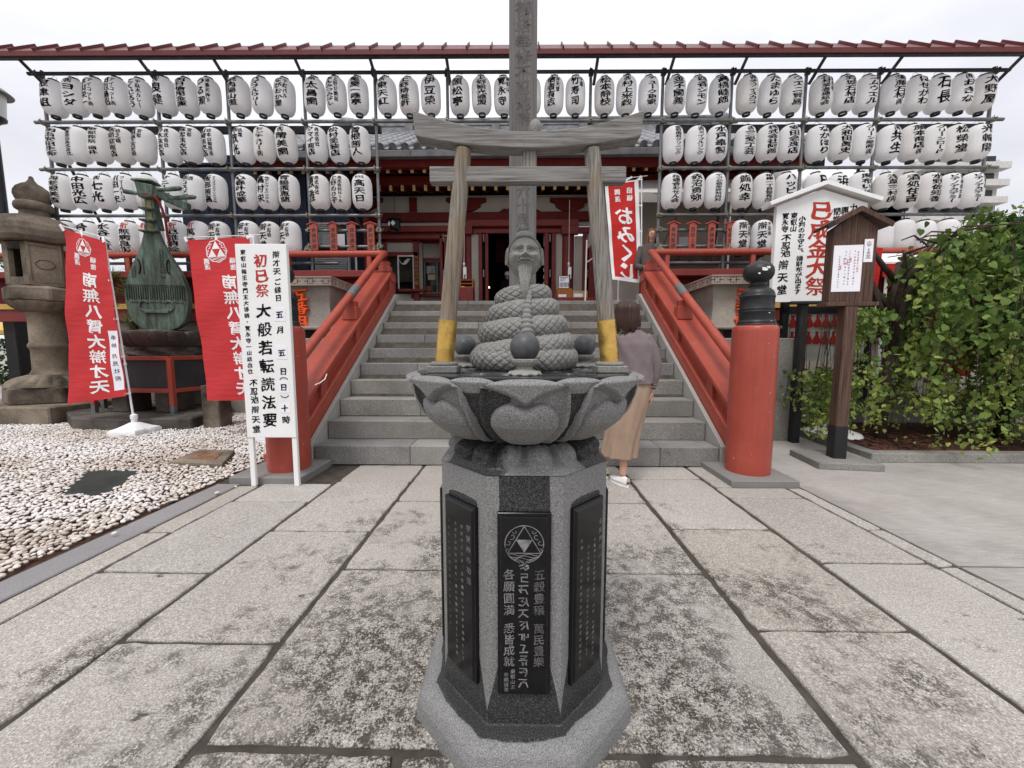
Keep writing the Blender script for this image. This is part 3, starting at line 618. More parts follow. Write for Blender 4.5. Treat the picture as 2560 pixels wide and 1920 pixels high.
# ================================================================ PAPER LANTERNS
LR,LH=.157,.272   # radius, half height of the paper body
def lrad(t):  # t in -1..1
    return max(.066,LR*(1-abs(t)**4.4)**.42) if abs(t)<1 else .066
def paper_mesh():
    n=28; ribs=22; prof=[]
    for i in range(ribs*3+1):
        t=-1+2*i/(ribs*3); r=lrad(t); prof.append((r-(.0034 if i%3==0 else 0),t*LH))
    m=MB().lathe(prof,n,cap=False).mesh('paper_body'); m.materials.append(M['paper']); m.polygons.foreach_set('use_smooth',[True]*len(m.polygons)); return m
pm=paper_mesh()
def ring(z,h,r=.068):
    m=MB().lathe([(r-.006,z-h),(r,z-h),(r+.002,z),(r,z+h),(r-.006,z+h),(r-.010,z),(r-.006,z-h)],22,cap=False).mesh('rim'); m.materials.append(M['black']); return m
rt_,rb_=ring(LH+.004,.010),ring(-LH-.012,.018,.058)
hk=MB().tube([(-.058,0,LH+.01),(-.05,0,LH+.055),(0,0,LH+.08),(.05,0,LH+.055),(.058,0,LH+.01)],.0022,5).tube([(0,0,LH+.08),(0,0,LH+.10)],.003,5).mesh('wire_handle'); hk.materials.append(M['galvdark'])
def lant_fn(scale=1.0):
    def fn(v):
        t=np.clip(v[:,1]/LH,-.985,.985); r=np.array([lrad(q) for q in t]); r=np.maximum(r,.10)*1.0
        rr=np.array([lrad(q) for q in t]); a=v[:,0]/np.maximum(rr,.11)
        return np.stack([(rr+.0028)*np.sin(a),-(rr+.0028)*np.cos(a),v[:,1]],1)
    return fn
ORD=['first','second','third','fourth','fifth','sixth','seventh','eighth','ninth','tenth','eleventh','twelfth','thirteenth','fourteenth','fifteenth','sixteenth','seventeenth','eighteenth','nineteenth','twentieth']
NUM=['no','one','two','three','four','five','six','seven','eight','nine','ten','eleven','twelve']
def lantern(x,z,txt,row,idx,cnt):
    side='left' if idx<=cnt-1-idx else 'right'; o_=ORD[min(idx,cnt-1-idx)]
    red=txt.startswith('*'); main=txt.lstrip('*^').split('|')[0]; nm=len(main.replace(' ',''))
    what=('red character on top' if red else ('two columns of writing' if '|' in txt else (f'{NUM[min(nm,12)]} black characters' if nm else 'its writing hidden')))
    lab=f'white paper lantern, {o_} from {side} end of {row} row, {what}'
    if not nm: lab=f'white paper lantern, {o_} from the {side} end of the {row} row'
    t=thing('paper_lantern',lab,'paper lantern',(x+random.uniform(-.008,.008),fy(x)+random.uniform(-.012,.012),z+random.uniform(-.008,.008)),0,'paper lanterns hanging on the scaffold',
        rot=(random.gauss(0,.022),random.gauss(0,.022),random.gauss(.0,.13)))
    inst(pm,'paper_body',t); inst(rt_,'top_rim',t); inst(rb_,'bottom_rim',t); inst(hk,'wire_handle',t)
    if nm:
        fn=lant_fn(); mb=Let(); two='|' in txt; cx=-.018 if two else 0.
        body=main; top=.225; small=None
        if txt.startswith('^'):
            a,b=main.split(' ',1); w_=.062
            for k,ch in enumerate(a if a!='焼肉' else '肉焼'[::-1]): mb.put(vtext(ch,(k-(len(a)-1)/2)*w_*.8,.225,w_*.95,1.,'b'),fn)
            body=b; top=.15
        elif body[0] in '㈱㈲': mb.put(vtext(body[0],cx,.235,.095,1.,'b'),fn); body=body[1:]; top=.145
        tail=None
        if body and body[-1] in '㈱': tail=body[-1]; body=body[:-1]
        bot=-.205+(.07 if tail else 0)
        if red:
            v=Let().put(vtext('祈',cx,.24,.115,1.,'b'),fn).build('red_character',M['inkred'],t,world=False); body=body[1:]; top=.13; bot=-.25
        n=len(body); wid=.185 if not two else .140; size=min(.20,(top-bot)/max(n,1)*(1.0 if n>3 else .90)); SX=wid/max(size,.05)*(.96 if n<5 else .90)
        if two: cx=-.040
        if n: mb.put(vtext(body,cx,top,size,bottom=bot if n>1 else top-.14,sx=min(SX,2.2),st='b'),fn)
        if tail: mb.put(vtext(tail,cx,bot,.085,1.,'b'),fn)
        if two:
            s2=txt.split('|')[1]; k=len(s2); sz=min(.072,.40/k); mb.put(vtext(s2,.062,.215,sz,1.04,'b',sx=min(1.6,.062/sz)),fn)
        if mb.v: mb.build('lettering',M['ink'],t,world=False)
    return t
def bays(idx):
    out=[]
    for i in idx:
        a,b=POLES[i],POLES[i+1]; n=5 if i in (0,11) else 3; sp_=.338*KF
        c=(a+b)/2-.02+(0 if n==3 else (.02 if i==0 else .0))
        for k in range(n): out.append(c+(k-(n-1)/2)*sp_)
    return out
for row,z,idx,tx in (('top',zk(4.995),range(12),ROW1),('second',zk(4.287),[0,1,2,3,8,9,10,11],ROW2),('third',zk(3.585),[0,1,2,3,8,9,10,11],ROW3),('lowest',zk(2.882),[0,1,2,9,10,11],ROW4)):
    xs=bays(idx)
    for k,x in enumerate(xs): lantern(x,z,tx[k] if k<len(tx) else '',row,k,len(xs))
# ================================================================ RED PRAYER TABLETS
def tablet(x,txt,i,grp,place):
    t=thing('prayer_tablet',f'small gabled red tablet, {ORD[i]} of four {place}','prayer tablet',(x,fy(x)-.03,zk(2.70)),0,'red gabled tablets hung on the scaffold')
    w_,h=.115,.40
    MB().add([(-w_/2,-.011,0),(w_/2,-.011,0),(w_/2,-.011,h),(0,-.011,h+.03),(-w_/2,-.011,h),(-w_/2,.011,0),(w_/2,.011,0),(w_/2,.011,h),(0,.011,h+.03),(-w_/2,.011,h)],
        [(0,1,2,3,4),(9,8,7,6,5)]+[(k,5+k,5+(k+1)%5,(k+1)%5) for k in range(5)]).build('board',M['red'],t,world=False)
    for s_ in (-1,1): MB().beam((0,0,h+.045),(s_*.115,0,h+.0),.05,.016).build('gable_strip',M['red'],t,world=False,bevel=.002)
    fn=lambda v: np.stack([v[:,0],np.full(len(v),-.0125),v[:,1]],1)
    Let().put(vtext(txt,0,h-.04,.078,bottom=.012),fn).put(vtext('祈',.025,h+.0,.018,1),fn).build('lettering',M['inkgrey'],t,world=False)
for i,px in enumerate((681,722,762,802)): tablet(wu(px,510,6.50).x,TAB_L[i],i,0,'above the stone basin beside the white festival signboard')
for i,px in enumerate((1453,1495,1536,1577)): tablet(wu(px,510,6.58).x,TAB_R[i],i,1,'above the stone basin beside the roofed notice boards')
# ================================================================ FOUNTAIN PEDESTAL
FX,FY=.012,1.23
ped=thing('fountain_pedestal','octagonal grey granite fountain pedestal with black inscribed plaques and a lotus bowl','fountain',(FX,FY,0))
def octp(a,t):  # point on octagon of apothem a, t in 0..1 round, starting at front-left corner; returns x,y
    k=int(t*8)%8; f=t*8-int(t*8); c=a/math.cos(PI/8)
    a0=-PI/2-PI/8+k*PI/4; a1=a0+PI/4
    return (c*(math.cos(a0)*(1-f)+math.cos(a1)*f),c*(math.sin(a0)*(1-f)+math.sin(a1)*f))
# plinth: apothem .335 at ground, battered with rounded shoulder up to z=.10 at .26
nu=192; V=[];W=[]; prof=[(.330,-.03),(.330,.030),(.326,.055),(.318,.072),(.306,.084),(.292,.092),(.278,.0965),(.266,.099),(.256,.10),(.24,.10),(.1,.10)]
prof=[(.331,-.03),(.331,.052),(.329,.060),(.324,.068)]+[(.324-.050*(1-math.cos(q)),.066+.034*math.sin(q)) for q in np.linspace(.3,PI/2,8)]+[(.25,.10),(.1,.10)]
for r,z in prof:
    for k in range(nu):
        x,y=octp(r,k/nu)
        V.append((x+FX,y+FY,z)); a=math.atan2(y,x)
        edge=.283+.008*math.sin(3*a+1)+.006*math.sin(7*a); d=max(abs(x),abs(y),(abs(x)+abs(y))/1.4142)
        W.append(.5+ (edge-d)*14 + (0 if z>.03 else -.6))
F=[(i*nu+k,i*nu+(k+1)%nu,(i+1)*nu+(k+1)%nu,(i+1)*nu+k) for i in range(len(prof)-1) for k in range(nu)]
MB().add(V,F).build('plinth',M['wet'],ped,smooth=35,attr={'wet':W})
# column
CA=.247
def column():
    zs=np.concatenate([[.092,.1],np.linspace(.104,.80,60),[.81,.815]]); nf=22; V=[];W=[]
    for z in zs:
        a=CA+(.004 if z<.101 else 0)
        for k in range(8*nf):
            x,y=octp(a,k/(8*nf)); V.append((x+FX,y+FY,z)); f=(k%nf)/nf; face=k//nf
            # dry pale strips along the corners either side of the plaques, tapering to the foot
            d=min(f,1-f); h=(z-.1)/.7; wid=.17*min(1,max(0,(h-.06)/.22)) if h<.93 else .05
            if face in (0,): wid*=1.0
            wetv=.5+(d-wid)*9
            if h>.90: wetv=.5+((.33-abs(f-.5))*6 if face in(0,) else -.4)
            if h<.17: wetv+=.0
            W.append(wetv)
    n=8*nf; F=[(i*n+k,i*n+(k+1)%n,(i+1)*n+(k+1)%n,(i+1)*n+k) for i in range(len(zs)-1) for k in range(n)]+[list(range((len(zs)-1)*n,len(zs)*n))]
    return MB().add(V,F).build('column',M['wet'],ped,attr={'wet':W})
column()
# capital: down-turned lotus petals between column and bowl
def capital():
    nz=40; n=320; V=[];W=[]
    for j in range(nz):
        t=j/(nz-1)
        for k in range(n):
            a=2*PI*k/n-PI/2
            x,y=octp(CA+.002,(k/n+1/16)%1.); ro=math.hypot(x,y)
            rr=.165
            bl=min(1,t*1.15)**.8; r=ro*(1-bl)+rr*bl; z=.817+.012*min(1,t*8)+.062*t**1.25
            # petals: 16 round, bulging
            ph=(k/n*16)%1.-.5; u=abs(ph)*2; env=math.sin(PI*min(1,max(0,(t-.1)/.85)))**.7 if .1<t<.95 else 0
            edge=max(0,1-(u/.86)**2-((.52-t)/.46)**2 if t<.52 else 1-(u/.86)**2)
            bulb=max(0,1-(u/.55)**2-((t-.5)/.32)**2)
            dz=.022*env*min(1,edge*3)**.5 + .020*bulb**.5
            V.append((FX+math.cos(a)*(r+dz*.75),FY+math.sin(a)*(r+dz*.75),z+dz*.45))
            W.append(.38+.40*math.sin(a*1.0+2.2)*.6+.35*math.cos(a*3+.6)+ (.3 if t>.75 else 0))
    F=[(i*n+k,i*n+(k+1)%n,(i+1)*n+(k+1)%n,(i+1)*n+k) for i in range(nz-1) for k in range(n)]
    MB().add(V,F).build('capital',M['wet'],ped,smooth=True,attr={'wet':W})
capital()
MB().lathe([(.165,.87),(.175,.885),(.19,.905)],48,(FX,FY,0)).build('neck_ring',M['wetdark'],ped,smooth=50,attr={'wet':[1.]*144})
# bowl: disc with water, rim, petals
ZT=1.078; BR=.335
MB().lathe([(.10,.885),(.17,.892),(.24,.925),(.29,.965),(.318,1.0),(.333,1.04),(.336,1.066),(.330,1.070),(.0,1.070)],96,(FX,FY,0),cap=False).build('bowl_body',M['wetdark'],ped,smooth=50,attr={'wet':[1.]*96*9})
# polished black top, slightly wet and stepped
mt,tt,bb=newmat('wet_polished_stone',.12); v_=coord(tt,(1,3,1),jit=False); ff=noi(tt,v_,9,5,.6)
tt.links.new(ramp(tt,ff,[(.35,(.015,.016,.017)),(.58,(.035,.036,.037)),(.66,(.19,.19,.185))]),bb.inputs['Base Color']); tt.links.new(ramp(tt,ff,[(.5,.08),(.66,.35)]),bb.inputs['Roughness']); bump(tt,bb,noi(tt,v_,25,2),.06,.003); M['wettop']=mt
MB().lathe([(.0,1.0705),(.326,1.0705),(.332,1.074),(.332,1.0785),(.322,1.080),(.24,1.0795),(.238,1.0835),(.0,1.0838)],96,(FX,FY,0),cap=False).build('basin_top',M['wettop'],ped,smooth=30)
def petal(ang,inner=False):
    """big lotus petal: broad bulged lower part with a heart-shaped lip folded out above it"""
    nu,nv=84,84; V=[];W=[]
    half=(PI/8*.985) if not inner else PI/8*.60
    for j in range(nv):
        t=j/(nv-1)
        for i in range(nu):
            u=-1+2*i/(nu-1); au=abs(u)
            # outline: half width as function of height
            wd=(.86+.14*math.sin(PI*min(1,t*1.05))) if t<.75 else .94*(1-.06*((t-.75)/.25)**2)
            if inner: wd=(.35+.65*t)
            top=1.0-(.16*au**3.0)      # rounded top corners
            tt=t*top
            z=.889+(1.078-.889)*tt if not inner else .95+(1.079-.95)*tt
            base=float(np.interp(tt,[0,.05,.14,.36,.66,1.],[.185,.222,.252,.298,.328,.344]))
            if inner: base=.175+.170*tt**.55+.006
            a=ang+u*half*wd
            r=base
            if not inner:
                # heart boss
                bu=au/.73; notch=.10*math.exp(-(u/.20)**2)
                tz=(tt-.36)/(.44 if tt<.36 else (.365-notch))
                q=1-bu**2.2-abs(tz)**2.2
                r+=.030*max(0,q)**.45*(1 if q>0 else 0)
                # lip above the boss: folded forward, heart point in the middle
                lipb=.865-.19*math.exp(-(au/.28)**1.15)-.01*math.cos(au*3)+.06*au**3
                if tt>lipb-.03: r+=.024*math.sin(min(1,(tt-lipb+.03)/.07)*PI/2)
                if tt>.93: r-=.030*((tt-.93)/.07)**2
                # raised side borders
                if au>.90: r-=.022*((au-.90)/.10)
                else: r+=.015*math.exp(-((au-.86)/.08)**2)*(1 if tt<.9 else 0)
            else:
                r+=.022*math.sqrt(max(0,1-au**2))*math.sin(PI*min(1,tt*.9+.1))
                if tt>.9: r-=.02*((tt-.9)/.1)**2
            V.append((FX+r*math.cos(a),FY+r*math.sin(a),z))
            if not inner: wv=.5+(-.55 if (q>0.03 ) else -.12+.45*math.sin(ang*2.3+u*2.2+.8)) + (-.9 if tt>lipb-.01 else 0)+(.5 if au>.93 else 0)*(1 if tt<.85 else 0)
            else: wv=.5+(.35 if tt<.72 else -.5)+.25*math.sin(u*3+ang)
            W.append(wv)
    # thickness: mirror row inward
    F=[(j*nu+i,j*nu+i+1,(j+1)*nu+i+1,(j+1)*nu+i) for j in range(nv-1) for i in range(nu-1)]
    n0=len(V); 
    for i in range(nu):
        x,y,z=V[(nv-1)*nu+i]; dx,dy=x-FX,y-FY; l=math.hypot(dx,dy); V.append((FX+dx/l*(l-.03),FY+dy/l*(l-.03),z-.003)); W.append(.9)
    F+=[((nv-1)*nu+i,(nv-1)*nu+i+1,n0+i+1,n0+i) for i in range(nu-1)]
    MB().add(V,F).build('petal',M['wet'],ped,smooth=55,attr={'wet':W})
for k in range(8):
    petal(-PI/2+k*PI/4); petal(-PI/2+PI/8+k*PI/4,True)
# plaques
def plaque(ang,w_,h,zc,texts):
    """local frame on a column face; texts: list of (string,cx,top,bottom,size,style,mat)"""
    d=CA; nrm=Vector((math.cos(ang),math.sin(ang),0)); tg=Vector((-nrm.y,nrm.x,0))*1.
    def mk(dist): return lambda v: np.stack([FX+nrm.x*dist+tg.x*v[:,0],FY+nrm.y*dist+tg.y*v[:,0],zc+v[:,1]],1)
    def rect(m,w2,h2,d0,d1,ins=0):
        V=[]
        for dd,i_ in ((d0,0),(d1,ins)):
            for sx,sz in ((-1,-1),(1,-1),(1,1),(-1,1)):
                V.append((FX+nrm.x*dd+tg.x*sx*(w2-i_),FY+nrm.y*dd+tg.y*sx*(w2-i_),zc+sz*(h2-i_)))
        m.add(V,[(4,5,6,7),(0,1,5,4),(1,2,6,5),(2,3,7,6),(3,0,4,7)])
    m=MB(); rect(m,w_/2,h/2,d-.002,d+.012); rect(m,w_/2-.006,h/2-.006,d+.0118,d+.017,.004)
    p=m.build('plaque',M['polish'],ped,bevel=.0012)
    for mat in (M['engr'],M['engr2']):
        L_=Let()
        for s,cx,top,bot,size,st,mt_ in texts:
            if mt_==mat: L_.put(vtext(s,cx,top,size,bottom=bot,st=st),mk(d+.0176))
        if L_.v: L_.build('engraving',mat,p)
    return p,mk(d+.0178)
G1,G2=M['engr'],M['engr2']
PH=.515; PZ=.4625
p,fnp=plaque(-PI/2,.142,PH,PZ,[('各願圓満',-.040,.108,-.025,.031,'r',G1),('悉皆成就',-.040,-.045,-.172,.031,'r',G1),('五穀豊穣',.040,.108,-.025,.031,'r',G2),('萬民豊樂',.040,-.045,-.172,.031,'r',G2),('東叡山主',-.030,-.178,-.238,.014,'r',G1),('秀順謹書',-.048,-.188,-.246,.0135,'r',G1)])
def strokes(mb,fn,S_,cx,cy,s,w_):
    for pl in S_:
        P_=[np.array(q,float)*s+np.array([cx,cy]) for q in pl]
        V=[];n=len(P_)
        for i,q in enumerate(P_):
            d=P_[min(i+1,n-1)]-P_[max(i-1,0)]; d=d/(np.hypot(*d)+1e-9); nn=np.array([-d[1],d[0]]); ww=w_*(.5+.6*math.sin(PI*(i+.6)/(n+.3)))
            V+= [q+nn*ww,q-nn*ww]
        mb.add(fn(np.array(V)),[(2*i,2*i+1,2*i+3,2*i+2) for i in range(n-1)])
SID=[[[(-.5,.35),(-.1,.5),(.4,.4)],[(-.45,0),(0,.15),(.45,.05),(.5,-.2),(.2,-.4),(0,-.15),(-.3,-.3)],[(.1,.5),(.1,.2),(.3,-.1)]],
 [[(-.3,.45),(.4,.45),(.4,.1),(-.2,.1),(-.2,-.35),(.5,-.4)]],
 [[(-.5,.45),(.5,.5)],[(-.1,.45),(-.3,0),(.2,.05),(.45,-.45)],[(-.45,.1),(-.2,-.3)]],
 [[(-.5,.4),(.1,.45),(-.2,.05),(.3,0),(-.1,-.45)],[(.3,.5),(.35,-.1),(.55,-.45)],[(-.5,-.3),(-.1,-.4)]],
 [[(-.5,.4),(.5,.45)],[(0,.4),(-.1,0),(-.5,-.4)],[(0,0),(.5,-.35)]],
 [[(-.4,.45),(.2,.4),(-.3,0),(.2,-.05),(-.2,-.45)],[(.35,.5),(.4,0),(.5,-.4)]],
 [[(-.5,.3),(-.1,.35),(-.15,-.3)],[(.1,.4),(.1,-.35)],[(.1,0),(.5,.05),(.5,.4)]],
 [[(-.3,.45),(.2,.4),(0,0),(0,-.35)],[(-.4,-.4),(.5,-.35)]],
 [[(-.3,.5),(.4,.5),(.1,.2),(-.3,.2)],[(-.5,0),(.4,.05),(.3,-.3),(-.1,-.5),(-.2,-.2),(.4,-.5)]],
 [[(-.4,.4),(.3,.4),(-.1,0),(.4,-.1),(.2,-.5)],[(-.4,0),(-.1,-.1)],[(.3,.4),(.4,0)]],
 [[(-.5,.45),(.4,.45),(-.2,.05),(.3,.1),(.5,-.45)],[(-.2,.05),(-.45,-.45)]]]
mb=Let()
for i,S_ in enumerate(SID): strokes(mb,fnp,S_,-.002,.115-i*.0335,.026,.0021)
mb.build('sanskrit_engraving',M['engr'],p)
def crest(fn,r,mb,waves=True,tri=True,flipx=1):
    """round crest: ring, three stacked triangles, wave curls"""
    n=64
    a=np.linspace(0,2*PI,n+1)[:-1]
    V=np.concatenate([np.stack([np.cos(a)*r,np.sin(a)*r],1),np.stack([np.cos(a)*r*.955,np.sin(a)*r*.955],1)])
    mb.add(fn(V),[(k,(k+1)%n,n+(k+1)%n,n+k) for k in range(n)])
    T=lambda cx,cy,s: [(cx,cy+s),(cx-s*.92,cy-s*.62),(cx+s*.92,cy-s*.62)]
    return T
mb=Let(); cz=.175; R_=.052
f2=lambda v: fnp(v+np.array([0,cz]))
crest(f2,R_,mb)
def line(mb,fn,pts,w_): 
    P_=np.array(pts,float);n=len(P_);V=[]
    for i in range(n):
        d=P_[min(i+1,n-1)]-P_[max(i-1,0)]; d/=np.hypot(*d)+1e-9; nn=np.array([-d[1],d[0]])*w_; V+=[P_[i]+nn,P_[i]-nn]
    mb.add(fn(np.array(V)),[(2*i,2*i+1,2*i+3,2*i+2) for i in range(n-1)])
tp=(0,R_*.95); bl_=(-R_*.84,-R_*.47); br_=(R_*.84,-R_*.47)
for a,b in ((tp,bl_),(bl_,br_),(br_,tp)): line(mb,f2,[a,b],.0011)
m1,m2,m3=(-R_*.42,R_*.24),(R_*.42,R_*.24),(0,-R_*.44)
mb.add(f2(np.array([m1,m2,m3])),[(0,1,2)])
for sx in (-1,1):
    for (x,y,s,ph) in ((.62,.42,.16,0),(.46,.66,.12,1),(.80,.10,.15,.5),(.86,-.22,.11,2)):
        line(mb,f2,[((x*R_+math.cos(q+ph)*s*R_*(q/4.5))*sx,y*R_+math.sin(q+ph)*s*R_*(q/4.5)) for q in np.linspace(.6,5.2,12)],.0008)
for k in range(4):
    y=-R_*(.56+.1*k); hw=math.sqrt(max(0,R_**2-y*y))*.9
    line(mb,f2,[(x,y+R_*.05*math.sin(x/R_*7+k*1.5)) for x in np.linspace(-hw,hw,20)],.0008)
mb.build('crest_engraving',M['engr'],p)
LT=['宇賀神の功徳','宇賀神さまは、五穀豊穣につながる福神として','当堂では弁天さまと一体の宇賀神さまとして祈願','この像に願いを込めて水を掛けます']
for ang,cols_ in ((-PI/2-PI/4,[(.048,.021,'b',LT[0],.21,.03,G2),(.018,.0115,'r',LT[1],.2,-.215,G1),(-.012,.0115,'r',LT[2],.2,-.215,G1),(-.043,.0115,'r',LT[3],.2,-.14,G2)]),
                (-PI/2+PI/4,[(.050,.019,'b','宇賀神の縁起',.2,.05,G2),(.022,.0115,'r','宇賀神さまは頭は人体は蛇のお姿の福神で弁才天',.15,-.215,G1),(-.008,.0115,'r','わしたお頭です。弁天さまと一体の福神として',.14,-.2,G1),(-.040,.0115,'r','の本尊である弁才天のお頭に当堂の福神さま',.17,-.215,G1)])):
    plaque(ang,.142,PH,PZ,[(s,cx,t_,b_,sz,st,mt_) for cx,sz,st,s,t_,b_,mt_ in cols_])
for ang in (0,PI): plaque(ang,.142,PH,PZ,[])
# ================================================================ STONE SPHERES ON LOTUS STANDS
def orb(x,y,i,lab):
    t=thing('stone_orb',lab,'stone ball',(x,y,1.0795 if i==0 else 1.0838),0,'polished stone balls around the snake statue')
    MB().lathe([(.001,.034)]+[(.0385*math.sin(q),.0725-.0385*math.cos(q)) for q in np.linspace(.2,PI-.03,26)]+[(.001,.111)],40).build('ball',plain('dark_stone_ball',(.075,.078,.082),.42,0,.35,30) if i==0 else bpy.data.materials['dark_stone_ball'],t,smooth=True,world=False)
    def cup(u,v):
        a=2*PI*u; pr=[(.040,0),(.043,.004),(.040,.009),(.026,.014),(.020,.018),(.020,.022),(.027,.027),(.033,.034),(.034,.041),(.031,.043)]
        k=v*(len(pr)-1); i0=min(int(k),len(pr)-2); f=k-i0; r=pr[i0][0]*(1-f)+pr[i0+1][0]*f; z=pr[i0][1]*(1-f)+pr[i0+1][1]*f
        r*=1+.055*abs(math.sin(a*5))*(1 if z<.012 or z>.026 else 0)
        z+=.0015*math.cos(a*10)*(1 if z<.012 else 0)
        return (r*math.cos(a),r*math.sin(a),z)
    MB().grid(cup,100,28,True).build('lotus_stand',M['statue'],t,smooth=40,world=False)
orb(FX,FY-.235,0,'large stone ball on a lotus stand in front of the coiled snake')
orb(FX-.205,FY+.125,1,'stone ball behind the torii post beside the snake, signboard side')
orb(FX+.212,FY+.125,2,'stone ball beside the snake and torii post nearest the person')
# ================================================================ SMALL TORII
tor=thing('wooden_torii','small weathered wooden torii gate with gilt feet standing on the fountain bowl','torii gate',(.02,1.11,1.08),R(1.2))
def TB(): return MB()
for s_ in (-1,1):
    x0=.238*s_; x1=.174*s_
    tb=TB().box((x0,0,.010),(.084,.084,.02)).lathe([(.040,.02),(.040,.028),(.036,.031)],28,(x0,0,0)); tb.build('foot_block',M['statue'],tor,world=False,bevel=.003)
    def pt(z): f=(z-.03)/(.63-.03); return (x0+(x1-x0)*f,0,z)
    MB().tube([pt(.03),pt(.148)],[.0262,.0262],32).build('brass_sleeve',M['brass'],tor,world=False,smooth=40)
    MB().tube([pt(.147),pt(.3),pt(.5),pt(.610)],[.0240,.0236,.0226,.0216],32).build('post',M['woodg'],tor,world=False,smooth=40)
def kas(u,v):
    return 0
def beamcurve(name,hw,z0,z1,curv,dy,mat,flare=.0,curv2=None):
    curv2=curv2 or curv
    n=25; V=[]
    for i in range(n):
        x=-hw+2*hw*i/(n-1); q=(x/hw)**2; zl_=z0+curv*q; zu=z1+curv2*q
        xo=x*(1+flare); V+= [(x,-dy,zl_),(x,dy,zl_),(xo,dy*1.05,zu),(xo,-dy*1.05,zu)]
    F=[(4*i+k,4*i+(k+1)%4,4*(i+1)+(k+1)%4,4*(i+1)+k) for i in range(n-1) for k in range(4)]+[(0,1,2,3)[::-1],tuple(4*(n-1)+k for k in range(4))]
    return MB().add(V,F).build(name,mat,tor,world=False,bevel=.0025)
beamcurve('top_beam',.302,.604,.646,.030,.024,M['woodgx'],.02,.053)
MB().box((0,0,.541),(.535,.030,.041)).build('tie_beam',M['woodgx'],tor,world=False,bevel=.002)
MB().box((.004,.0,.586),(.036,.018,.050)).build('centre_strut',M['woodg'],tor,world=False,bevel=.0015)
MB().lathe([(.004,.640),(.010,.650),(.012,.662),(.015,.670),(.0165,.682),(.013,.693),(.006,.699),(.001,.701)],20,(.022,.02,0)).build('finial_knob',M['statue'],tor,world=False,smooth=40)
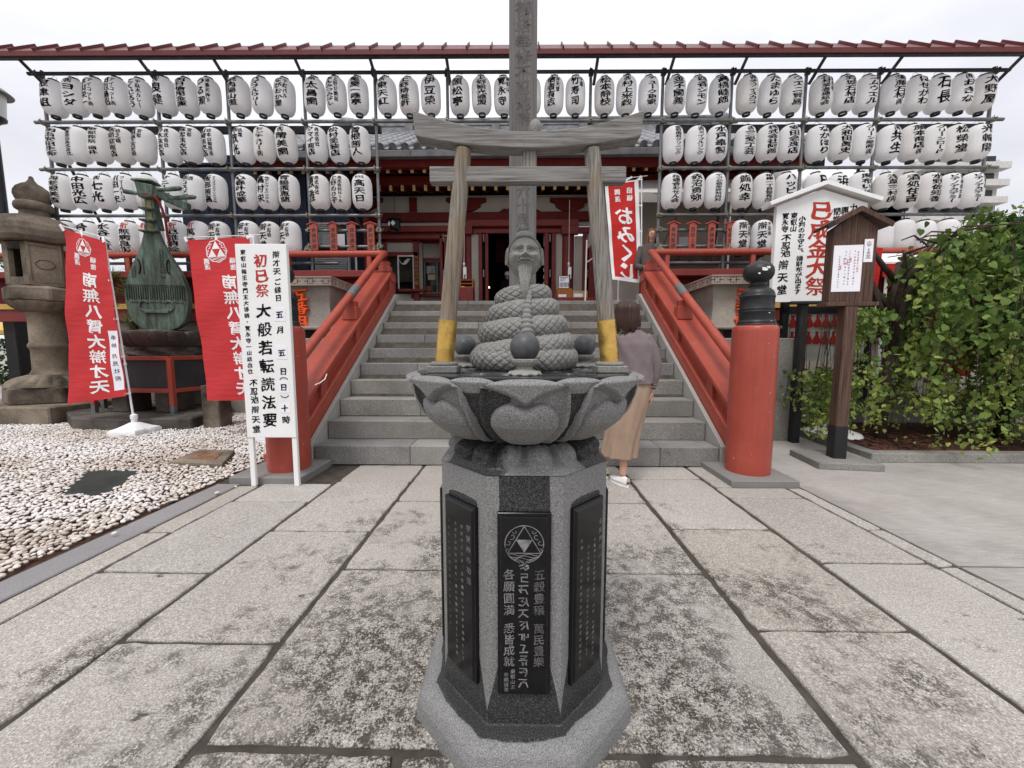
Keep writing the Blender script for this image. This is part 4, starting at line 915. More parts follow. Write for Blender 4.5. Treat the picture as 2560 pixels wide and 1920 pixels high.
# ================================================================ COILED SNAKE WITH OLD MAN'S HEAD
snk=thing('snake_statue','carved grey stone coiled snake with the head of a bearded old man','statue',(FX,FY,1.083))
HX,HY=.013,1.225
KP=[(0,1.118,.137,.0365),(1,1.120,.134,.0365),(2,1.124,.131,.036),(3,1.172,.122,.033),(4,1.193,.113,.034),(5,1.222,.101,.0345),(6,1.247,.087,.033),(7,1.275,.078,.0325),(8,1.300,.060,.031),(9,1.318,.054,.030),(10,1.328,.030,.0285),(11,1.338,.006,.028)]
KP=[(0,1.118,.136,.036),(1,1.119,.134,.036),(2,1.122,.131,.036),(3,1.170,.122,.0345),(4,1.192,.112,.0345),(5,1.221,.101,.0345),(6,1.246,.088,.0335),(7,1.272,.078,.0325),(8,1.299,.062,.031),(9,1.315,.056,.030)]
def snake():
    K=np.array(KP); n=1500; nt_=84; s=np.linspace(0,9,n)
    z=np.interp(s,K[:,0],K[:,1]); rc=np.interp(s,K[:,0],K[:,2]); tr=np.interp(s,K[:,0],K[:,3])
    # half-turns: even index = left side, odd = right side, front passes from left to right going up
    ker=np.ones(90)/90; z=np.convolve(np.pad(z,45,'edge'),ker,'same')[45:-45]; rc=np.convolve(np.pad(rc,45,'edge'),ker,'same')[45:-45]; tr=np.convolve(np.pad(tr,45,'edge'),ker,'same')[45:-45]
    ang=PI+s*PI   # s even -> left (pi); left->front(-pi/2 = 3pi/2)->right
    P_=np.stack([HX+rc*np.cos(ang),HY+rc*np.sin(ang),z],1)
    T=np.gradient(P_,axis=0); T/=np.linalg.norm(T,axis=1)[:,None]; O=np.stack([np.cos(ang),np.sin(ang),0*ang],1); O-=T*(O*T).sum(1)[:,None]; O/=np.linalg.norm(O,axis=1)[:,None]; U=np.cross(O,T); U*=np.sign(U[:,2:3])
    arc=np.concatenate([[0],np.cumsum(np.linalg.norm(np.diff(P_,axis=0),axis=1))])
    th=np.linspace(0,2*PI,nt_+1)[:-1]
    A,Th=np.meshgrid(arc,th,indexing='ij'); TR_,_=np.meshgrid(tr,th,indexing='ij')
    # scale lattice: diamonds, cut as grooves, each scale slightly shingled
    du=A/.0235+.25*np.sin(A*21); dv=Th/(2*PI)*10+.06*np.sin(A*33+Th*2)
    p=(du+dv)%1.; q=(du-dv)%1.
    gp=np.minimum(p,1-p); gq=np.minimum(q,1-q)
    g=np.maximum(np.exp(-(gp/.06)**2),np.exp(-(gq/.06)**2))
    sh=(p+q)/2-.5
    r=TR_*(1-.0)-.0042*g+.0022*sh+.0008*np.sin(A*60+Th*3)
    # taper the tail start underneath
    V=P_[:,None,:]+O[:,None,:]*(np.cos(Th)*r)[...,None]+U[:,None,:]*(np.sin(Th)*r*1.0)[...,None]
    V=V.reshape(-1,3); i,k=np.meshgrid(np.arange(n-1),np.arange(nt_),indexing='ij'); F=np.stack([i*nt_+k,i*nt_+(k+1)%nt_,(i+1)*nt_+(k+1)%nt_,(i+1)*nt_+k],-1).reshape(-1,4)
    m=MB().add(V,F[:,::-1].tolist()); m.f.append(list(range(nt_))); m.f.append(list(range((n-1)*nt_,n*nt_))[::-1])
    m.build('coiled_body',M['statue'],snk,smooth=60)
    # core so no gaps show between the coils
    MB().lathe([(.11,1.085),(.12,1.12),(.10,1.18),(.085,1.22),(.065,1.28),(.045,1.33),(.03,1.345)],32,(HX,HY,0)).build('inner_core',M['statue'],snk,smooth=60)
    # neck with scales
    def neck(u,v):
        a=2*PI*u; z=1.30+.085*v; r=.034-.004*math.sin(v*PI)
        s1=(u*9+v*4)%1; s2=(u*9-v*4)%1; g=max(math.exp(-(min(s1,1-s1)/.07)**2),math.exp(-(min(s2,1-s2)/.07)**2))
        r-=.0016*g; return (HX+r*math.cos(a)*1.0,HY-.004+r*math.sin(a)*.95,z)
    MB().grid(neck,130,60,True).build('scaly_neck',M['statue'],snk,smooth=60)
    # tail climbing the front, tapering up to the beard
    P2=[]; R2=[]
    for t in np.linspace(0,1,80):
        y=HY-.150+.062*t**.9; z=1.172+.145*t; x=HX+.008-.004*math.sin(t*4)+.004*t
        P2.append((x,y,z)); R2.append((.0165*(1-t)**.85+.0055)*(1+.13*math.sin(t*62)))
    MB().tube(P2,R2,20).build('tail',M['statue'],snk,smooth=60)
snake()
MB().lathe([(.19,1.079),(.19,1.083),(.178,1.0845),(.0,1.0845)],64,(HX,HY,0),cap=False).build('base_disc',M['wettop'],snk,smooth=30)
def headmesh():
    """egg head, features pushed out of the surface; x right, y towards viewer negative"""
    nu,nv=280,240; V=[]
    a_,b_,c_=.0500,.0530,.0660
    def ga(x,z,cx,cz,sx,sz): return math.exp(-((x-cx)/sx)**2-((z-cz)/sz)**2)
    for j in range(nv):
        ph=PI*j/(nv-1)
        for i in range(nu):
            th=2*PI*i/nu
            sx_,sy_,sz_=math.sin(ph)*math.sin(th),-math.sin(ph)*math.cos(th),-math.cos(ph)   # th=0 front
            x,y,z=a_*sx_,b_*sy_,c_*sz_
            # jaw narrowing, broad cheeks
            k=1-.20*max(0,-sz_-.25)**1.1; x*=k+ .06*math.exp(-((sz_+.12)/.3)**2); y*=1-.10*max(0,-sz_-.3)
            fr=max(0,-sy_); front=fr**.5 if fr>0 else 0
            d=0
            if fr>.05:
                X=x/.05; Z=z/.066; ax=abs(X)
                d+=.0035*ga(ax,Z,.40,.30,.26,.07)                       # brow
                d+=.0022*ga(ax,Z,.38,.42,.30,.05)*0
                d-=.0060*ga(ax,Z,.38,.10,.22,.12)                       # socket
                d+=.0055*ga(ax,Z,.38,.085,.155,.058)                    # closed eyeball
                arcz=.075-.35*(ax-.38)**2
                d-=.0026*math.exp(-((Z-arcz)/.014)**2)*(1 if abs(ax-.38)<.17 else 0)  # lid slit
                arcb=.22-.9*(ax-.40)**2
                d-=.0018*math.exp(-((Z-arcb)/.018)**2)*(1 if abs(ax-.40)<.30 else 0)
                arce=.36-.75*(ax-.42)**2
                d+=.0022*math.exp(-((Z-arce)/.028)**2)*(1 if abs(ax-.42)<.36 else 0)
                d+=.0070*math.exp(-(X/.105)**2)*math.exp(-((Z-.02)/.22)**2)*(1 if Z<.3 else math.exp(-((Z-.3)/.06)**2)) # bridge
                d+=.0105*ga(X,Z,0,-.145,.13,.085)                       # nose tip
                d+=.0062*ga(ax,Z,.165,-.165,.075,.06)                   # wings
                d-=.0030*ga(ax,Z,.085,-.225,.045,.028)                  # nostrils
                d+=.0075*ga(ax,Z,.52,-.12,.24,.19)                      # cheeks
                na=.25+ .42*max(0,-.12-Z)
                d-=.0028*math.exp(-((ax-na)/.04)**2)*math.exp(-((Z+.27)/.14)**2)   # nasolabial
                d+=.0050*ga(X,Z,0,-.36,.30,.13)                         # mouth mound
                d+=.0030*ga(X,Z,0,-.335,.17,.028)+.0034*ga(X,Z,0,-.435,.14,.032)
                d-=.0042*math.exp(-((Z+.382-.35*X*X*.6)/.014)**2)*(1 if ax<.22 else math.exp(-((ax-.22)/.03)**2))
                mz=-.275-.22*ax; d+=.0030*math.exp(-((Z-mz)/.035)**2)*(1 if .03<ax<.46 else 0)*(1+.25*math.sin(ax*90))  # moustache
                d+=.0045*ga(X,Z,0,-.62,.26,.12)                         # chin
                d-=.0012*math.exp(-((Z-.66-.05*math.cos(X*3))/.02)**2)*(1 if ax<.5 else 0)*0
            hl=2.2                          # hairline
            zz=sz_
            if fr>.0 and zz>hl: d+=.0030+.0010*math.sin(th*70+zz*6)
            elif sy_>=0 and zz>-.35: d+=.0032+.0010*math.sin(th*80)
            elif zz>hl-.045 and fr>0: d+=.0022+.0012*math.sin(th*110)
            nx,ny,nz=sx_/a_,sy_/b_,sz_/c_; l=math.sqrt(nx*nx+ny*ny+nz*nz)
            wy=-1 if d else 0
            d*=1.45; V.append((x+nx/l*d*.5,y+ny/l*d-.45*d*front,z+nz/l*d*.35))
    F=[(j*nu+i,j*nu+(i+1)%nu,(j+1)*nu+(i+1)%nu,(j+1)*nu+i) for j in range(nv-1) for i in range(nu)]
    return V,F
V,F=headmesh()
HM=Matrix.Translation((HX,HY-.008,1.424))@Matrix.Rotation(R(-7),4,'X')@Matrix.Rotation(R(2),4,'Z')
MB().add(V,F,HM).build('head',M['statue'],snk,smooth=True)
def ear(s_):
    # long lobed ear: curved slab with rolled rim
    def fn(u,v):
        a=2*PI*u; rr=[(.0,.0),(.55,-.1),(.80,.25),(1.,.30),(1.,-.2)]
        k=v*4; i0=min(int(k),3); f=k-i0; r=rr[i0][0]*(1-f)+rr[i0+1][0]*f; h=rr[i0][1]*(1-f)+rr[i0+1][1]*f
        z=math.cos(a)*.0235*r*(1.25 if math.cos(a)<0 else .95); y=math.sin(a)*.0105*r*(1 if math.cos(a)>-.2 else .75)
        return (s_*(.0525+h*.013+.004*abs(math.sin(a/2))),y*.9+.004-.002*math.cos(a),z+.004)
    return MB().add(*(lambda m:(np.concatenate(m.v),m.f))(MB().grid(fn,40,17,True)),HM@Matrix.Rotation(s_*R(-14),4,'Z')@Matrix.Translation((0,-.004,0))).build('ear',M['statue'],snk,smooth=True)
ear(-1); ear(1)
# hair band and top knot
def rope(rx,ry,z0,zt,r,n=200,tw=40,amp=.13):
    P_=[]; Rr=[]
    for k in range(n):
        a=2*PI*k/(n-1); P_.append(HM@Vector((rx*math.sin(a),-ry*math.cos(a),z0+zt*math.cos(a)))); Rr.append(r*(1+amp*math.sin(k*2*PI*tw/(n-1))))
    return MB().tube(P_,Rr,14,cap=False)
P_=[];Rr=[]
for k in range(260):
    a=R(-104)+R(208)*k/259; d=Vector((math.sin(a),-.50+.42*abs(math.sin(a))**2,math.cos(a)*1.0)).normalized(); P_.append(HM@Vector((d.x*.0525,d.y*.0555,d.z*.068))); Rr.append(.0044*(1+.17*math.sin(k*2*PI*44/259)))
MB().tube(P_,Rr,14).build('hair_band',M['statue'],snk,smooth=True)
def bun(u,v):
    a=2*PI*u; q=v*PI/2; r=.0300*math.cos(q)**.55; r*=1+.05*math.sin(a*14+v*5); p=HM@Vector((r*math.cos(a),r*math.sin(a)+.002,.056+.027*math.sin(q))); return tuple(p)
MB().grid(bun,120,40,True).build('topknot',M['statue'],snk,smooth=True)
rope(.0300,.0300,.0595,0,.0042,180,34,.2).build('topknot_band',M['statue'],snk,smooth=True)
# beard: long tapering lock with strands
def beard(u,v):
    a=2*PI*u; z=1.398-.112*v; w_=.0200*(1-v)**.8*(1 if v>.12 else .75+.25*v/.12)+.0015; d=.0115*(1-v*.75)
    st=.0013*math.sin(a*17+v*4+2*math.sin(v*5))*(1-.5*v)+.0006*math.sin(a*31+v*9)
    return (HX+.0005+math.sin(a)*(w_+st),HY-float(np.interp(v,[0,.25,.5,.75,1],[.053,.064,.082,.094,.098]))-math.cos(a)*(d+st),z+.004*math.cos(a*3)*(1-v))
MB().grid(beard,200,70,True).build('beard',M['statue'],snk,smooth=True)
# ================================================================ MEMORIAL POST
mp_=thing('memorial_post','tall square grey wooden memorial post with faded black brush writing','memorial post',(.015,2.62,0))
MB().box((0,0,2.0),(.172,.172,4.0)).build('timber',M['woodpost'],mp_,world=False,bevel=.004)
fn=lambda v: np.stack([v[:,0],np.full(len(v),-.0867),v[:,1]],1)
Let().put(vtext('御塔奉修不忍池辯',.0,wu(1130,2,2.53).z,.10,bottom=wu(1130,272,2.53).z),fn).put(vtext('六十周年',.003,wu(1130,398,2.53).z,.085,bottom=wu(1130,518,2.53).z),fn).build('lettering',M['inkfade'],mp_,world=False)
# ================================================================ TEMPLE HALL
hall=thing('temple_hall','red timber temple hall with grey tiled eaves, gilded rafter ends and open doors','temple hall',(-.1,9.0,1.905))
def fb(name,x0,y0,x1,y1,Y,dep,mat,parent=None,bevel=.004,q=hall):
    """board whose front face spans photo pixels (x0,y0)-(x1,y1) at distance Y, 'dep' thick"""
    a=wf((x0+x1)/2*0+x0,(y0+y1)/2,Y); b=wf(x1,(y0+y1)/2,Y); zt=wf((x0+x1)/2,y0,Y).z; zb=wf((x0+x1)/2,y1,Y).z
    return MB().bx(a.x,b.x,Y,Y+dep,zb,zt).build(name,M[mat] if isinstance(mat,str) else mat,parent or q,bevel=bevel)
# tiled eave
ye=7.60; ze=wf(1300,366,ye).z; yr=10.4; zr=wf(1300,334,yr).z; XA,XB=-5.35,5.45
MB().add([(XA,ye,ze-.10),(XB,ye,ze-.10),(XB,yr,zr-.10),(XA,yr,zr-.10),(XA,ye,ze-.04),(XB,ye,ze-.04),(XB,yr,zr-.04),(XA,yr,zr-.04)],[(0,3,2,1),(4,5,6,7),(0,1,5,4),(1,2,6,5),(2,3,7,6),(3,0,4,7)]).build('roof_deck',M['tile2'],hall)
dl=Vector((0,yr-ye,zr-ze)); ln=dl.length; slp=math.atan2(dl.z,dl.y)
cap=MB()
for k in range(8):
    a=k*ln/8; cap.tube([(0,a,.0),(0,a+ln/8*.97,0)],[.066,.062],12,cap=(k==0))
cap.lathe([(.001,-.004),(.05,-.004),(.054,-.012),(.070,-.012),(.072,.0),(.072,.02)],20,(0,0,0),Matrix.Rotation(-PI/2,4,'X')@Matrix.Identity(4))
capm=cap.mesh('roof_tile'); capm.materials.append(M['tile']); capm.polygons.foreach_set('use_smooth',[True]*len(capm.polygons)); capm.set_sharp_from_angle(angle=R(40))
pan=MB()
for k in range(8):
    a=k*ln/8; V=[]
    for yy,dz in ((a-.01,.018),(a+ln/8,-.002)):
        for q in np.linspace(-1,1,7): V.append((q*.075,yy,.05*q*q-.03+dz))
    pan.add(V,[(i,i+1,i+8,i+7) for i in range(6)])
pan.add([(q*.075,-.015,.05*q*q-.03+.018-(.0 if k else .035*(1-q*q*.3))) for k in (1,0) for q in np.linspace(-1,1,7)],[(i,i+1,i+8,i+7) for i in range(6)])
panm=pan.mesh('pan_tile'); panm.materials.append(M['tile']); panm.polygons.foreach_set('use_smooth',[True]*len(panm.polygons))
k=0; x=XA+.12
while x<XB:
    lift=.03*max(0,abs(x)-4.2)**2
    inst(capm,'roof_tile',hall,(x+.1,ye-9,ze+.02-1.905+lift),(slp,0,0)); inst(panm,'pan_tile',hall,(x+.1+.1175,ye-9,ze-.01-1.905+lift),(slp,0,0)); x+=.235
# ridge box
a,b=wf(885,315,10.5),wf(1785,315,10.5)
for z0,z1,w_ in ((zr-.05,wf(1300,322,10.5).z,.42),(wf(1300,321,10.5).z,wf(1300,308,10.5).z,.34),(wf(1300,307.5,10.5).z,wf(1300,300,10.5).z,.46)):
    MB().bx(a.x,b.x,10.35,10.35+w_,z0,z1).build('ridge_course',M['tile'],hall,bevel=.02)
for xx in np.arange(a.x+.4,b.x,1.1): MB().bx(xx-.1,xx+.1,10.25,10.36,zr-.02,wf(1300,318,10.5).z).build('ridge_block',M['tile2'],hall,bevel=.01)
for xx,s_ in ((a.x,-1),(b.x,1)):
    MB().tube([(xx,10.5,wf(1300,304,10.5).z),(xx+s_*.25,10.5,wf(1300,303,10.5).z),(xx+s_*.6,10.5,wf(1300,312,10.5).z)],[.12,.14,.03],10).build('ridge_end',M['tile'],hall,smooth=50)
# gutter and eave boards
MB().bx(XA,XB,7.50,7.62,wf(1300,388.5,7.5).z,wf(1300,371.5,7.5).z).build('gutter',M['tile2'],hall,bevel=.01)
for xx in np.arange(XA+.5,XB,.93): MB().bx(xx-.012,xx+.012,7.485,7.50,wf(1300,389.5,7.5).z,wf(1300,371,7.5).z).build('gutter_strap',M['galv'],hall)
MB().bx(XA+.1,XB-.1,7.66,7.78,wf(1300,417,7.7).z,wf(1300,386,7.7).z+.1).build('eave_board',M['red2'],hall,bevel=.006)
# rafters: two rows with gilded ends
z1=wf(1300,422.5,7.78).z; z2=wf(1300,467,8.3).z
def rafters(y0,y1,zc,rise,sp,wd,hh,xs0,xs1):
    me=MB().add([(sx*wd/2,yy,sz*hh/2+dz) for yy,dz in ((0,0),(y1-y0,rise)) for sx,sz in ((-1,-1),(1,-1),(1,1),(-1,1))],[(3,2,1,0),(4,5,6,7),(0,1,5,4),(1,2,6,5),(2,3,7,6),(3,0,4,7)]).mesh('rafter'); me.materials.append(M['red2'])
    gm=MB().box((0,-.006,0),(wd*1.06,.012,hh*1.04)).mesh('gilt_cap'); gm.materials.append(M['gold'])
    x=xs0
    while x<xs1:
        o=inst(me,'rafter',hall,(x+.1,y0-9,zc-1.905)); inst(gm,'gilt_cap',o); x+=sp
rafters(7.80,9.0,z1,.42,.238,.056,.088,XA+.15,XB-.1)
rafters(8.32,9.2,z2,.28,.244,.058,.112,-4.9,5.0)
MB().add([(XA+.1,7.8,z1+.06),(XB-.1,7.8,z1+.06),(XB-.1,9.2,z1+.55),(XA+.1,9.2,z1+.55),(XA+.1,7.8,z1+.09),(XB-.1,7.8,z1+.09),(XB-.1,9.2,z1+.58),(XA+.1,9.2,z1+.58)],[(0,3,2,1),(4,5,6,7),(0,1,5,4),(2,3,7,6),(1,2,6,5),(3,0,4,7)]).build('soffit',M['plaster'],hall)
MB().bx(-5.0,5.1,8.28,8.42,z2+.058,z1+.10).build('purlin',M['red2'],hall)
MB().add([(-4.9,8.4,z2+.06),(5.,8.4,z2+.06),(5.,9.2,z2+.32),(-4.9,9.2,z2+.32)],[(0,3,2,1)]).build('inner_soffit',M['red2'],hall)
MB().tube([wf(560,492,8.5),wf(2000,492,8.5)],.008,6).build('net_wire',M['galv'],hall)
# frieze
fb('frieze_wall',560,488,2000,531,9.06,.05,'plaster')
for xc in (1163,1460,958+0,1600,1740,720,600):
    if xc in (958,): continue
    # shaped bracket arms in front of the plaster
    for dx in (-40,40): pass
def bracket(xc,w_):
    p=[(-w_,0),(-w_,-9),(-w_*.75,-13),(-w_*.7,-22),(-w_*.45,-29),(-w_*.28,-33),(w_*.28,-33),(w_*.45,-29),(w_*.7,-22),(w_*.75,-13),(w_,-9),(w_,0)]
    V=[tuple(wf(xc+a_,494-b_-0,8.98)) for a_,b_ in p]; n=len(V); V2=[(a_,b_+.07,c_) for a_,b_,c_ in V]
    MB().add(V+V2,[tuple(range(n))[::-1],tuple(range(n,2*n))]+[(i,(i+1)%n,n+(i+1)%n,n+i) for i in range(n)]).build('bracket_arm',M['red2'],hall)
for xc in (1165,1425,905,1690,650): bracket(xc,50)
def kaeru(xc):  # frog-leg strut
    p=[(-52,0),(-40,-8),(-32,-6),(-22,-14),(-12,-30),(-4,-36),(4,-36),(12,-30),(22,-14),(32,-6),(40,-8),(52,0)]
    V=[tuple(wf(xc+a_,529+b_,8.99)) for a_,b_ in p]; n=len(V); V2=[(a_,b_+.06,c_) for a_,b_,c_ in V]
    MB().add(V+V2,[tuple(range(n))[::-1],tuple(range(n,2*n))]+[(i,(i+1)%n,n+(i+1)%n,n+i) for i in range(n)]).build('frog_leg_strut',M['red2'],hall)
kaeru(1300)
for xc in (1032,1546): fb('frieze_post',xc-9,490,xc+9,530,9.0,.05,'red2')
fb('tie_beam',560,529,2000,551,8.93,.16,'red2',bevel=.008)
fb('plaster_strip',560,551,2000,566,9.05,.05,'plaster')
fb('porch_beam',1165,548,1447,564,8.80,.14,'redlac',bevel=.008); fb('porch_beam',1162,563,1180,584,8.80,.14,'redlac'); fb('porch_beam',1404,563,1447,584,8.80,.14,'redlac')
fb('head_beam',560,565,1166,580,8.93,.12,'redlac',bevel=.008); fb('head_beam',1445,565,2000,580,8.93,.12,'redlac',bevel=.008)
fb('shadow_board',1180,564,1405,572,8.96,.06,'red2'); fb('door_head',1182,571.5,1404,582,8.92,.08,'redlac')
fb('shadow_board',560,580,1166,589,9.02,.05,'red2'); fb('window_head',640,588.5,1106,597,8.95,.1,'redlac')
# pillars
for x0,x1 in ((1160,1179),(1406,1437)):
    p0,p1=wf((x0+x1)/2,580,8.95),wf((x0+x1)/2,580,8.95); r=(wf(x1,620,8.95).x-wf(x0,620,8.95).x)/2
    MB().tube([(p0.x,9.05,1.905),(p0.x,9.05,p0.z)],r*1.05,24).build('pillar',M['redlac'],hall,smooth=40)
x=wf(908,600,8.6); MB().tube([(x.x,8.7,1.905),(x.x,8.7,4.1)],.125,20).build('pillar',M['redlac'],hall,smooth=40)
fb('wall_strip',1178,573,1198,770,9.0,.06,'plaster'); fb('wall_strip',1388,573,1407,770,9.0,.06,'plaster'); fb('wall_strip',1436,590,1456,770,9.0,.06,'plaster')
def leaf_door(x0,x1,y0,Y=8.95):
    fb('door_leaf',x0,y0,x1,775,Y,.05,'redlac',bevel=.006)
for x0,x1 in ((1197,1205.5),(1213,1221),(1360.5,1371),(1379,1389),(1456,1466),(1472,1489),(1100,1106.5),(1111,1119)): leaf_door(x0,x1,581 if x0>1190 else 589)
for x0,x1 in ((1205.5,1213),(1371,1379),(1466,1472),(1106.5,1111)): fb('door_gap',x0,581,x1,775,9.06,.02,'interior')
for xc in (1209,1375,1469,1108.5):
    for y0 in (585,674): fb('hinge',xc-1.8,y0,xc+1.8,y0+19,8.93,.03,'galv')
# dark inner room
a,b=wf(1221,600,9.1),wf(1361,600,9.1)
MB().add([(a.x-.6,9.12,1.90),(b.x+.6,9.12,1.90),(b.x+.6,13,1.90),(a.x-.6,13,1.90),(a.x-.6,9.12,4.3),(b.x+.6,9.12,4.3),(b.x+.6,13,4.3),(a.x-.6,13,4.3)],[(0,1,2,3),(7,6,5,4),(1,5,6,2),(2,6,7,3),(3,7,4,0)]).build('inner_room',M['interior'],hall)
fb('inner_banner',1240,590,1262,655,11.5,.02,'red2')
fb('hanging_tablet',1359,585,1365,617,9.2,.02,'plaster')
for y in (655,670,688,705): fb('paper_charm',1358.5,y,1362.5,y+9,9.1,.01,'paperw')
t=thing('candle_lamp','tiny lit candle lamp inside the dark doorway of the hall','lamp',wf(1222.5,719,9.2)); MB().lathe([(.001,-.02),(.018,-.012),(.02,.0),(.012,.02),(.001,.034)],12).build('flame',M['lamp'],t,smooth=True,world=False); MB().lathe([(.02,-.6),(.02,-.58),(.006,-.57),(.006,-.02),(.015,-.018)],10).build('candle_stand',M['bark'],t,world=False,smooth=40)
# walls left and right of the doors
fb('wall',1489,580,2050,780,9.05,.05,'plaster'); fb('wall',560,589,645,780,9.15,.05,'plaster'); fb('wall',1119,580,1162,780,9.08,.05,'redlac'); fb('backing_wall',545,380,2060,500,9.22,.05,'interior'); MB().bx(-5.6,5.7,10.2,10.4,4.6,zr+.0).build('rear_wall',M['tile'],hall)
# ticket office
fb('office_back',640,597,1101,790,9.95,.05,'interior')
fb('wall_panel',967,604,1035,630,9.12,.05,'plaster'); fb('window_rail',940,597,1046,604.5,9.05,.1,'red2'); fb('window_rail',940,630,1046,640,9.05,.08,'redlac')
fb('window_post',1034.5,597,1045.5,775,9.05,.1,'redlac'); fb('window_post',940,597,967,775,9.05,.1,'redlac')
fb('window_frame',994,639,996.5,722,9.04,.05,'white'); fb('window_frame',1032,639,1034.5,722,9.04,.05,'white'); fb('window_frame',994,638,1034.5,641,9.035,.05,'white')
ct=plain('dark_olive_curtain',(.05,.052,.04),.9,0,.25,8); fb('curtain',967,640,1035,705,9.35,.02,ct)
def swag():
    c=lambda x,y: tuple(wf(940+x/6.913,540+y/6.913,9.2))
    up=[(400,735),(425,800),(470,820),(500,770),(540,735),(590,732)]; lo=[(398,745),(412,800),(465,842),(520,830),(560,780),(592,740)]
    V=[c(*p) for p in up]+[c(*p) for p in lo]; return MB().add(V+[(a_,b_+.02,c_) for a_,b_,c_ in V],[(i,i+1,7+i,6+i) for i in range(5)]+[(12+i,18+i,19+i,13+i) for i in range(5)])
swag().build('curtain_swag',M['paperw'],hall)
fb('counter',996,722,1060,727,8.9,.3,'redlac'); fb('lower_panel',967,735,1035,775,9.1,.04,'plaster'); fb('counter_bracket',1027,727,1031,745,8.95,.1,'red2')
fb('wall_panel',1046,606,1057,780,9.5,.04,'plaster'); fb('wall_panel',1058,607,1101,645,9.6,.04,'plaster'); fb('window_rail',1046,597,1101,607,9.5,.06,'red2'); fb('window_rail',1057,645,1101,654,9.55,.06,'redlac'); fb('window_rail',1045,734,1101,741,9.4,.25,'redlac'); fb('lower_panel',1058,741,1101,780,9.6,.04,'plaster')
fb('window_frame',1060,653.5,1101,656,9.56,.05,'galv'); fb('window_frame',1060,730,1101,734,9.56,.05,'galv')
for x0,x1 in ((1060,1063.5),(1091,1094.5)): fb('window_frame',x0,656,x1,730,9.56,.05,'galv')
fb('glass_pane',1063.5,656,1091,730,9.6,.01,'glass'); fb('glass_pane',1094.5,656,1101,730,9.6,.01,'glass')
fb('notice',1066,665,1088,684,9.585,.01,plain('grey_poster',(.35,.35,.33),.6,0,.6,40)); fb('notice',1069.5,686,1088.5,700,9.585,.01,plain('ochre_poster',(.55,.48,.30),.6,0,.5,40)); fb('notice',1066,715,1079,729,9.585,.01,'red')
# orange wooden board with writing
t=thing('wooden_sign','narrow orange wooden signboard hung beside the curtained ticket window','sign',wf(1040.5,713,8.98))
a,b=wf(1035.5,640,8.98),wf(1046,713,8.98); MB().bx(a.x,b.x,8.98,9.03,b.z,a.z).build('board',M['woodor'],t,bevel=.003)
Let().put(vtext('御朱印納経所',(a.x+b.x)/2,a.z-.04,.075,bottom=b.z+.08),lambda v: np.stack([v[:,0],np.full(len(v),8.977),v[:,1]],1)).build('lettering',M['bark'],t)
# boxes by the doors
def stand(x0,x1,y0,label,name='offering_cabinet'):
    t=thing(name,label,'cabinet',(wf((x0+x1)/2,752,8.3).x,8.4,1.91))
    fb('case',x0,y0+22,x1,790,8.3,.35,'redlac',q=t); fb('side_panel',x1-3,y0,x1,y0+22,8.32,.3,'woodor',q=t); fb('side_panel',x0,y0,x0+3,y0+22,8.32,.3,'woodor',q=t)
    for k in range(3): fb('shelf',x0+3,y0+2+k*9,x1-3,y0+4+k*9,8.33,.28,'woodor',q=t)
    fb('paper',x0+4,y0+19,x0+12,y0+21.5,8.34,.2,'paperw',q=t); return t
stand(1149,1183,697,'red and brown pigeonhole cabinet by the hall doors, torii post side')
t=thing('brochure_stand','framed notice and wooden leaflet boxes on a red bench by the hall','leaflet stand',(wf(1440,752,8.3).x,8.4,1.91))
fb('bench',1392,744,1490,790,8.3,.35,'redlac',q=t); fb('leaflet_box',1393,721,1431,744,8.33,.25,'woodor',q=t); fb('leaflet_box',1432,727,1469,744,8.33,.25,plain('pale_wood',(.45,.30,.14),.6),q=t)
fb('leaflet',1396,736,1416,743,8.325,.02,'paperw',q=t); fb('leaflet',1435,734,1457,743,8.325,.02,'paperw',q=t)
f=fb('notice_frame',1396,689,1424,721,8.36,.03,'woodbr',q=t); fb('notice_sheet',1397.5,690.5,1422.5,720,8.355,.02,'paperw',f,q=t)
mb=MB()
for k in range(7):
    p=wf(1399.5+k*3.4,706,8.35); q_=wf(1401+k*3.4,717,8.35); mb.bx(p.x,q_.x,8.351,8.354,q_.z,p.z)
for k in range(3):
    p=wf(1400,693+k*3.5,8.35); q_=wf(1420-k*5,694+k*3.5,8.35); mb.bx(p.x,q_.x,8.351,8.354,q_.z,p.z)
prop(mb.build('print',M['inkgrey'],f),kind='stuff')
# bell pull cords with paper tags
for x,lab in ((1424,'beside the framed notice'),(1162,'beside the pigeonhole cabinet')):
    a=wf(x,500,8.5); b=wf(x-2,660,8.5); t=thing('pull_cord',f'thin hanging pull cord with pull and paper tag {lab}','cord',tuple(a))
    MB().tube([a,b],.006,6).build('cord',M['white'],t); MB().lathe([(.002,.04),(.022,.03),(.026,0),(.016,-.05),(.002,-.06)],12,tuple(b)).build('pull',M['plastic'],t,smooth=True); c=wf(x,686,8.5)
    MB().bx(c.x-.035,c.x+.035,8.5,8.503,c.z-.09,b.z-.06).build('tag',M['paperw'],t); Let().put(vtext('御朱印',c.x,c.z+.0,.045,1,'b'),lambda v: np.stack([v[:,0],np.full(len(v),8.498),v[:,1]],1)).build('tag_print',M['ink'],t)
